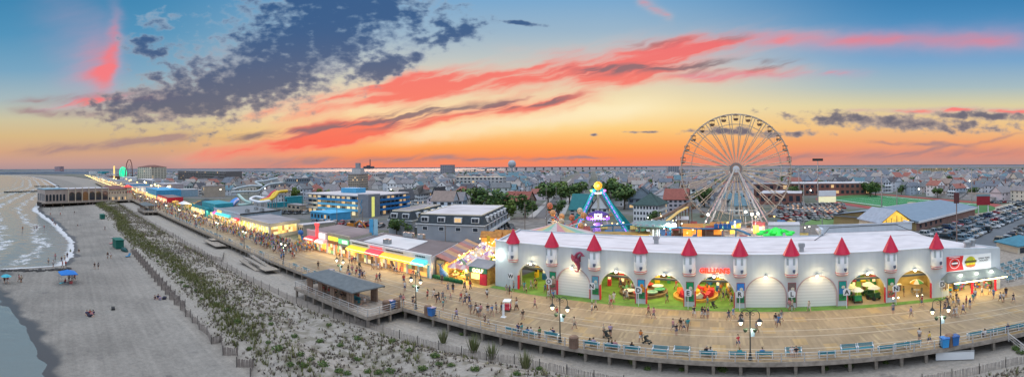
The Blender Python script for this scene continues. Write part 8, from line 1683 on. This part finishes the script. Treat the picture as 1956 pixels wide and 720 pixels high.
NEAR = '770,542,red 772,556,white 783,545,black 788,532, 796,532, 843,542,black 854,559,grey 864,559,black 886,556,black 897,553,red 859,573,pink 929,570,white 815,573,red 827,571,white 831,580,black 836,579, 844,575,grey 849,578, 879,578,red 886,584,navy 890,576,white 895,583,navy 845,593,teal 764,580,grey 769,582,pink 788,584,black 791,586,cream 870,611,lilac 897,600,grey 907,600,black 911,605,white 916,603,pink 930,600,black 938,604,blue 946,598,grey 957,600,navy 718,540,red 724,538,navy 679,528,red 686,528,navy 690,530,black 664,523,black 745,518,grey 750,517,navy 985,594,white 997,612,black 924,622,black 931,622,white 985,641,navy 991,643,teal 1025,650,green 1062,608,red 1095,629,cream 1151,641,cream 1164,642,lilac 1222,653,orange 1284,633,pink 1290,640,black 1298,629,black 1304,633,cream 1312,631,teal 1324,607,black 1340,608,black 1345,609,black 1351,607,navy 1390,614,navy 1399,608,blue 1412,623,grey 1416,618,black 1443,637,grey 1480,620,black 1486,624,blue 1491,614,grey 1408,664,red 1544,595,cream 1507,593,pink 1512,593,cream 1739,607,lilac 1755,651,white 1774,658,yellow 1804,597,black 1812,602,black 1821,606,grey 1826,605,white 1815,577,white 1820,585,yellow 1826,577,black 1839,600,lilac 1845,587,red 1852,590,navy 1862,572,white 1890,562,black 1897,571,blue 1910,577,white 1916,578,white 1921,567,black 1935,579,black 1830,590,grey 1808,585,black 1858,580, 1875,565, 1020,590,pink 985,590, 1129,600,white 1136,594,cream 1247,610,pink 1237,605,red 1055,575,blue 1046,572,white 1050,566,red 1166,588,red 1163,580, 1171,578,white 1000,556, 1004,560, 1013,553,grey 1190,572,white 1197,573,white 1040,560, 1380,575, 1386,570, 1372,570, 1376,560, 1392,562, 1200,560, 1350,585,teal 1705,600, 980,556, 975,575,cream 966,561,grey 972,563,navy 1760,585,'
for e in NEAR.split(' '):
 px,py,c = e.split(','); p = G(float(px),float(py)); p.y = max(p.y,47.0)
 if c in ('lilac',) and px == '870': pass
 person(p.x,p.y,0.02,shirt=c or None,scale=.68 if px in ('859','849','931','1090','1050','1004') else None)
for px,py,c,f in ((1006,641,'blue',0),(1012,642,'white',0),(1054,644,'navy',0),(1050,644,'white',0),(1124,663,'teal',0),(1131,664,'lilac',0),(1161,667,'white',0),(1167,667,'black',0),(1173,668,'pink',0),(1205,671,'black',0),(1348,681,'black',0),(1355,682,'white',0),(1411,682,'teal',0),(1454,682,'blue',0),(1511,679,'white',1),(1519,679,'black',1),(1881,645,'white',0),(1924,635,'navy',0)):
 p = G(px,py); p.y = max(p.y,47.2); person(p.x,p.y,-.03,PI if f == 0 else 0,'sitting',c,at='on a teal bench')
for x,y,c in ((-64,41.8,'red'),(-62.5,41.9,'red'),(-60.6,42.0,'black'),(-58.6,41.8,'black'),(-56.2,42.2,'white'),(-54.2,43.0,'white'),(-63,43.8,'navy'),(-57,44,'red')): person(x,y,-.06,RND.uniform(-.6,.6),'sitting',c,at='under the pavilion roof')
# the crowd left of the castle: single people near by
spots = []
while NP < 228:
 x = -60 - 95 * RND.random() ** .9; y = RND.uniform(48,61.8); k = RND.choice((1,2,2,3,4))
 if -70 < x < -49 and y < 47: continue
 dens = 1.0 if -128 < x < -98 else .55
 if RND.random() > dens: continue
 for j in range(k):
  if NP < 228: person(x + RND.gauss(0,.55),min(62,max(47.2,y + RND.gauss(0,.55))),0.02,shirt=RND.choice(['red','white','black','navy','pink','blue','white',None]))
for k in range(26):
 xc = BX[RND.choice((0,2,2,3,4,4,7,8))]; person(xc + RND.uniform(-2.8,2.8),RND.uniform(66.8,76),.02,at='inside the arches at x',pose=None)
 o = ALL[-1]; o['label'] = o['label'].replace(' inside the arches at x',' inside the ' + ['first','second','third','fourth','fifth','sixth','seventh','eighth','ninth'][min(range(9),key=lambda q: abs(BX[q] - o.location.x))] + ' arch').replace(', mid deck','').replace(', railing side','')
# people on the beach and in the shallows
for px,py,c,ps in ((8,541,'black',0),(14,542,'red',0),(36,539,'pink',0),(40,540,'cream',0),(165,602,'navy',1),(171,600,'red',1),(177,601,'navy',1),(174,604,'pink',1),(295,572,'black',1),(301,570,'navy',1),(305,573,'lilac',1),(180,514,'black',0),(187,514,'grey',0),(205,494,'black',0),(211,494,'white',0),(124,539,'red',1),(131,538,'cream',0),(137,538,'white',0),(142,537,'pink',0),(43,440,None,0),(65,438,None,0),(70,438,None,0),(84,437,None,0),(92,503,'cream',0),(105,495,'pink',0),(101,510,'white',0),(117,500,'black',0),(123,497,'cream',0),(119,512,'pink',0),(125,511,'red',0),(128,492,'black',0),(100,424,'red',0),(103,430,'navy',0),(106,431,None,0),(134,481,None,1),(150,481,'black',1),(148,432,'black',1),(153,431,'white',1),(115,412,None,0),(97,401,None,0),(96,412,None,0),(142,409,'black',0),(121,398,None,0),(164,392,'black',0),(171,391,None,0),(177,392,'black',0),(200,440,None,0)):
 p = beach(px,py); p.z = max(p.z,-3.1); person(p.x,p.y,p.z - (.45 if ps else (.25 if p.z < -2.95 else 0)),None,'sitting' if ps else None,c)
# far crowd as one mass
mb = MB(); CC = list(SHC.values())
for i in range(1500):
 x = -98 - 440 * RND.random() ** 1.5; y = RND.uniform(47.5,62.5)
 if x > -155: y = RND.uniform(52,62.5)
 s = RND.uniform(.9,1.08); q = RND.uniform(0,3.1); mb.X = Matrix.Translation((x,y,0)) @ Matrix.Rotation(q,4,'Z') @ Matrix.Scale(s,4)
 mb.col = RND.choice(CC); mb.lathe((0,0,0),[(.17,.85),(.2,1.3),(.1,1.48)],6); mb.col = RND.choice(list(SOC.values())); mb.lathe((0,0,0),[(.14,.45),(.17,.86)],6)
 mb.col = RND.choice(SKC)
 for e in (-.08,.08): mb.tube((e,.1 * e / .08 * RND.random(),0),(e,0,.5),.05,.07,4)
 for e in (-.23,.23): mb.tube((e,-.05,.85),(e * .85,0,1.4),.04,.05,4)
 mb.ball((0,0,1.6),(.09,.1,.12),6,4); mb.col = RND.choice(HAC); mb.ball((0,.02,1.65),(.1,.1,.09),6,4)
mb.X = None; o = mb.build('crowd',FCM); tag(o,'dense far crowd of tiny people filling the boardwalk before the lit shops','crowd',None,'stuff')
# push chairs, red cart, white board
def stroller(label,p,rz,c):
 t = thing('pushchair',label,'pushchair',p,rz); mb = MB(); mb.xprism([(-.35,.35),(.15,.3),(.3,.75),(.22,.75),(.08,.42),(-.35,.45)],-.22,.22); mb.build('seat',c,t); mb = MB(); mb.xprism([(.32,.7),(.3,1.0),(.05,1.1),(-.15,.95),(.1,.9)],-.24,.24); mb.build('hood',c,t); mb = MB()
 for s in (-.24,.24): mb.path([(s,-.4,.15),(s,.1,.55),(s,.55,1.05)],.025,4); mb.path([(s,.35,.12),(s,.0,.5)],.025,4)
 mb.tube((-.24,.55,1.05),(.24,.55,1.05),.03,n=4); pieces(mb,'frame_bar',DARK,t)
 for s in (-.24,.24):
  for y in (-.4,.38): w = MB(); w.tube((s - .03,y,.13),(s + .03,y,.13),.13,n=8); w.build('wheel',DARK,t)
stroller('black pushchair rolled ahead of the orange topped person',G(1234,656),1.4,DARK); stroller('dark pushchair beside the cream topped person near the dragon arch',G(1158,646),1.2,DARK); stroller('black low pushchair before the saucer ride arches',G(1362,588),.8,DARK); stroller('dark pushchair before the yellow awning',G(686,511),1.2,DARK)
t = thing('rolling_cart','small red cart with a white canopy on the boardwalk','cart',G(967,593),.4); mb = MB(); mb.xprism([(-.7,.3),(.7,.3),(.8,.9),(.4,.8),(.3,.55),(-.6,.6)],-.5,.5); mb.build('body',RED,t); mb = MB(); mb.box(-.55,.55,-.75,.75,1.55,1.65); mb.build('canopy',WHITE,t); mb = MB()
for s in (-.5,.5):
 for y in (-.65,.65): mb.tube((s,y,.5),(s,y,1.55),.03,n=4)
pieces(mb,'post',WHITE,t)
for s in (-.5,.5):
 for y in (-.5,.5): w = MB(); w.tube((s - .04,y,.22),(s + .04,y,.22),.22,n=8); w.build('wheel',DARK,t)
t = thing('notice_stand','tall narrow white board standing left of the red cart','sign',G(960,606),.2); mb = MB(); mb.box(-.16,.16,-.04,.04,0,2.0); mb.build('board',WHITE,t); mb = MB(); mb.box(-.35,.35,-.3,.3,0,.08); mb.build('foot',WHITE,t)
# ------------------------------------------------------------ cars
CGL = mat('car_glass',(.02,.025,.03),.08,.1,1,spec=.6); TYRE = mat('tyre_rubber',(.02,.02,.02),.9); RIM = METAL; HEADL = mat('headlight_glass',(.6,.62,.62),.15); TAILL = mat('tail_light_red',(.35,.02,.02),.3)
def car_proto(kind):
 L,Wd,H_ = {'sedan': (4.6,1.8,1.42),'suv': (4.7,1.9,1.75),'pickup': (5.4,1.95,1.8)}[kind]; a = L / 2; w = Wd / 2; zb = .95 if kind != 'sedan' else .88
 prof = [(-a,.45),(-a + .1,.3),(a - .1,.3),(a,.5),(a - .02,zb - .1),(a - .3,zb),(-a + .25,zb - .04),(-a,zb - .2)]
 mb = MB(); mb.xprism([(y,z) for y,z in prof],-w,w)
 top = {'sedan': [(-.75,zb),(-.15,H_),(1.0,H_),(1.75,zb)],'suv': [(-.95,zb),(-.35,H_),(1.85,H_),(2.2,zb)],'pickup': [(-1.0,zb),(-.45,H_),(.7,H_),(.85,zb)]}[kind]
 g = MB(); n = len(top); vs_ = [(-w * .96,y,z) if z == zb else (-w * .78,y,z) for y,z in top] + [(w * .96,y,z) if z == zb else (w * .78,y,z) for y,z in top]; g.add(vs_,[(0,1,2,3),(7,6,5,4),(0,4,5,1),(1,5,6,2),(2,6,7,3)])
 (ya,za),(yb,zb2) = top[1],top[2]; mb.box(-w * .79,w * .79,ya - .03,yb + .03,H_ - .04,H_ + .035)
 if kind == 'pickup': mb.box(-w,-w + .1,.95,a,zb,zb + .2); mb.box(w - .1,w,.95,a,zb,zb + .2)
 for s in (-1,1): mb.path([(s * w * .97,top[0][0] + .05,zb),(s * w * .79,ya,H_)],.05,4); mb.path([(s * w * .97,top[3][0] - .05,zb),(s * w * .79,yb,H_)],.06,4); mb.path([(s * w * .96,.35,zb),(s * w * .79,.35,H_)],.05,4)
 P = [('car',None,-1),('body',mb.mesh('body',OCP),0),('windows',g.mesh('windows',CGL),0)]
 for s in (-1,1):
  for y in (-a + .85,a - .85):
   t_ = MB(); t_.tube((s * (w - .2),y,.34),(s * (w + .01),y,.34),.34,n=12); P.append(('wheel',t_.mesh('wheel',TYRE),0)); r_ = MB(); r_.tube((s * (w - .1),y,.34),(s * (w + .025),y,.34),.2,n=8); P.append(('rim',r_.mesh('rim',RIM),len(P) - 1))
  h = MB(); h.box(s * w * .7 - .18,s * w * .7 + .18,-a - .02,-a + .1,zb - .3,zb - .14); P.append(('headlight',h.mesh('headlight',HEADL),0)); h = MB(); h.box(s * w * .75 - .14,s * w * .75 + .14,a - .1,a + .02,zb - .32,zb - .12); P.append(('tail_light',h.mesh('tail_light',TAILL),0))
 return P
CP = {k: car_proto(k) for k in ('sedan','suv','pickup')}
def lite_car():
 mb = MB(); mb.xprism([(-2.3,.35),(2.3,.35),(2.3,.9),(-2.3,.85)],-.9,.9); mb.mi = 1; mb.add([(-.85,-.8,.9),(-.7,-.2,1.5),(-.7,1.3,1.5),(-.85,1.9,.9),(.85,-.8,.9),(.7,-.2,1.5),(.7,1.3,1.5),(.85,1.9,.9)],[(0,1,2,3),(7,6,5,4),(0,4,5,1),(2,6,7,3)]); mb.mi = 0; mb.box(-.72,.72,-.25,1.35,1.47,1.54); mb.mi = 2
 for s in (-1,1):
  for y in (-1.4,1.4): mb.tube((s * .7,y,.33),(s * .92,y,.33),.33,n=8)
 return mb.mesh('car',[OCP,CGL,TYRE])
LC = lite_car()
CARC = {'white': (.6,.6,.6),'silver': (.36,.38,.4),'black': (.015,.016,.018),'grey': (.1,.105,.115),'dark blue': (.02,.035,.09),'red': (.35,.02,.025),'pale blue': (.2,.28,.34),'tan': (.3,.25,.18)}
def car(p,rz,where,full=True,c=None,k=None,dents=None):
 c = c or RND.choice(['white','white','silver','black','grey','dark blue','red','silver','pale blue','black','white','tan']); k = k or RND.choice(('suv','sedan','suv','pickup','suv'))
 rz += RND.gauss(0,.03)
 if full: stamp(CP[k],'car','%s %s parked %s' % (c,{'suv': 'estate car','sedan': 'saloon car','pickup': 'pickup truck'}[k],where),'car',p,rz,'cars parked in the town',{'body': CARC[c]})
 else: o = tag(obj('car',LC,None,p,rz),'small %s car parked %s' % (c,where),'car','cars parked in the town'); o.color = (*CARC[c],1)
ra = (P1 - P0).normalized(); rn = Vector((ra.y,-ra.x,0)); NC = 0
for row,off in enumerate((7,15.5,21,33,38.5,50,55.5,67)):
 for i in range(-4,40):
  p = P0 + rn * off + ra * (i * 2.75 + 2); px,py = PX((p.x,p.y,ZG))
  if not (1758 < px < 1985) or p.y < 80 or RND.random() < .17 or (p - Vector((38,66,0))).length < 26 or py > 478 or (px > 1885 and py > 448 and row > 3): continue
  car(Vector((p.x,p.y,ZG)),math.atan2(rn.y,rn.x) + PI / 2 + (PI if RND.random() < .3 else 0),('by the brick hall wall' if row < 1 else 'in the big lot, ' + ('back rows' if row < 3 else 'middle rows' if row < 5 else 'front rows')),True); NC += 1
q0,q1 = G(1512,424,ZG),G(1600,417,ZG); ua = (q1 - q0).normalized(); un = Vector((-ua.y,ua.x,0))
for row in range(10):
 for i in range(-4,34):
  p = q0 + ua * (i * 2.8) + un * (row * 6.2 + (row // 2) * 4); px,py = PX((p.x,p.y,ZG))
  if not (1488 < px < 1612) or not (391 < py < 424) or RND.random() < .12: continue
  if NC < 225: car(Vector((p.x,p.y,ZG)),math.atan2(un.y,un.x) + PI / 2,'in the school car park, ' + ('front' if row < 3 else 'middle' if row < 6 else 'back') + ' rows',False,RND.choice(['white','silver','silver','white','grey','red','black'])); NC += 1
for i in range(16):
 p = SA + dirs * (6 + i * 6.2) + Vector((dirs.y,-dirs.x,0)) * 3.9; car(Vector((p.x,p.y,ZG + .02)),math.atan2(dirs.y,dirs.x) + PI / 2,'along the right kerb of the street',True,RND.choice(['white','white','silver','black']))
for px,py,c in ((948,444,'black'),(955,440,'white'),(960,436,'grey'),(966,433,'tan'),(951,452,'white'),(958,449,'dark blue'),(968,446,'black'),(976,437,'grey')): car(G(px,py,ZG),.9,'beside the grey motel gallery',True,c)
for i in range(9): p = G(600 + i * 13,427 + .6 * i,ZG); car(p,TA + .3,'before the low blue block',True)
for i in range(10): p = G(520 + i * 7,408 + .8 * (i % 2),ZG); car(p,TA,'beside the turquoise wall',True,RND.choice(['black','grey','dark blue','silver']))
for i in range(14): p = G(1890 + i * 8,388 + RND.uniform(-1,1),ZG); car(p,-.4 + PI / 2,'before the tall narrow houses',False)
for px,py,c,k in ((693,434,'red','suv'),(714,432,'black','suv'),(727,434,'grey','sedan')): car(G(px,py,ZG),TA,'under the blue hotel',True,c,k)
t = thing('excavator','orange construction machine with lumber behind the red awning shop','machine',G(673,437,ZG),.4); mb = MB(); mb.box(-2,1,-1,1,.8,2.2); mb.path([(1,0,1.8),(3,0,3.2),(5,0,1.6),(5.6,0,.6)],[.4,.35,.3,.2],6); mb.build('body',mat('machine_orange',(.6,.22,.03),.5),t); mb = MB(); mb.box(-2.2,1.2,-1.2,-.7,0,.8); mb.box(-2.2,1.2,.7,1.2,0,.8); pieces(mb,'track_unit',DARK,t); mb = MB(); mb.box(-.6,.8,-.7,.7,2.2,3.2); mb.build('cab',CGL,t)
t = thing('banner_sign','pale blue double banner standing on the shop roof edge','sign',G(713,449,4.3),TA); mb = MB(); mb.box(-1.2,-.1,-.1,.1,0,4.2); mb.build('left_banner',SKYB,t); mb = MB(); mb.box(.1,1.2,-.1,.1,0,4.2); mb.build('right_banner',mat('banner_pale',(.3,.5,.6),.6),t)
# ------------------------------------------------------------ make every label single out one thing
ORD = ['leftmost','second from left','third from left','fourth from left','fifth from left','sixth from left','seventh from left','eighth from left','ninth from left','tenth from left']
bpy.context.view_layer.update()
bylab = {}
for o in ALL: bylab.setdefault(o['label'],[]).append(o)
SHARED = ('dark wet rock in the low line','bright yellow lamp among','bright lamp on a post')
for l,os_ in bylab.items():
 if len(os_) < 2 or l.startswith(SHARED): continue
 os_.sort(key=lambda o: PX(o.location)[0])
 for i,o in enumerate(os_):
  if len(os_) == 2: s = ', left one' if i == 0 else ', right one'
  elif i == len(os_) - 1: s = ', rightmost'
  else: s = ', ' + (ORD[i] if i < 10 else '%dth from left' % (i + 1))
  o['label'] = l + s
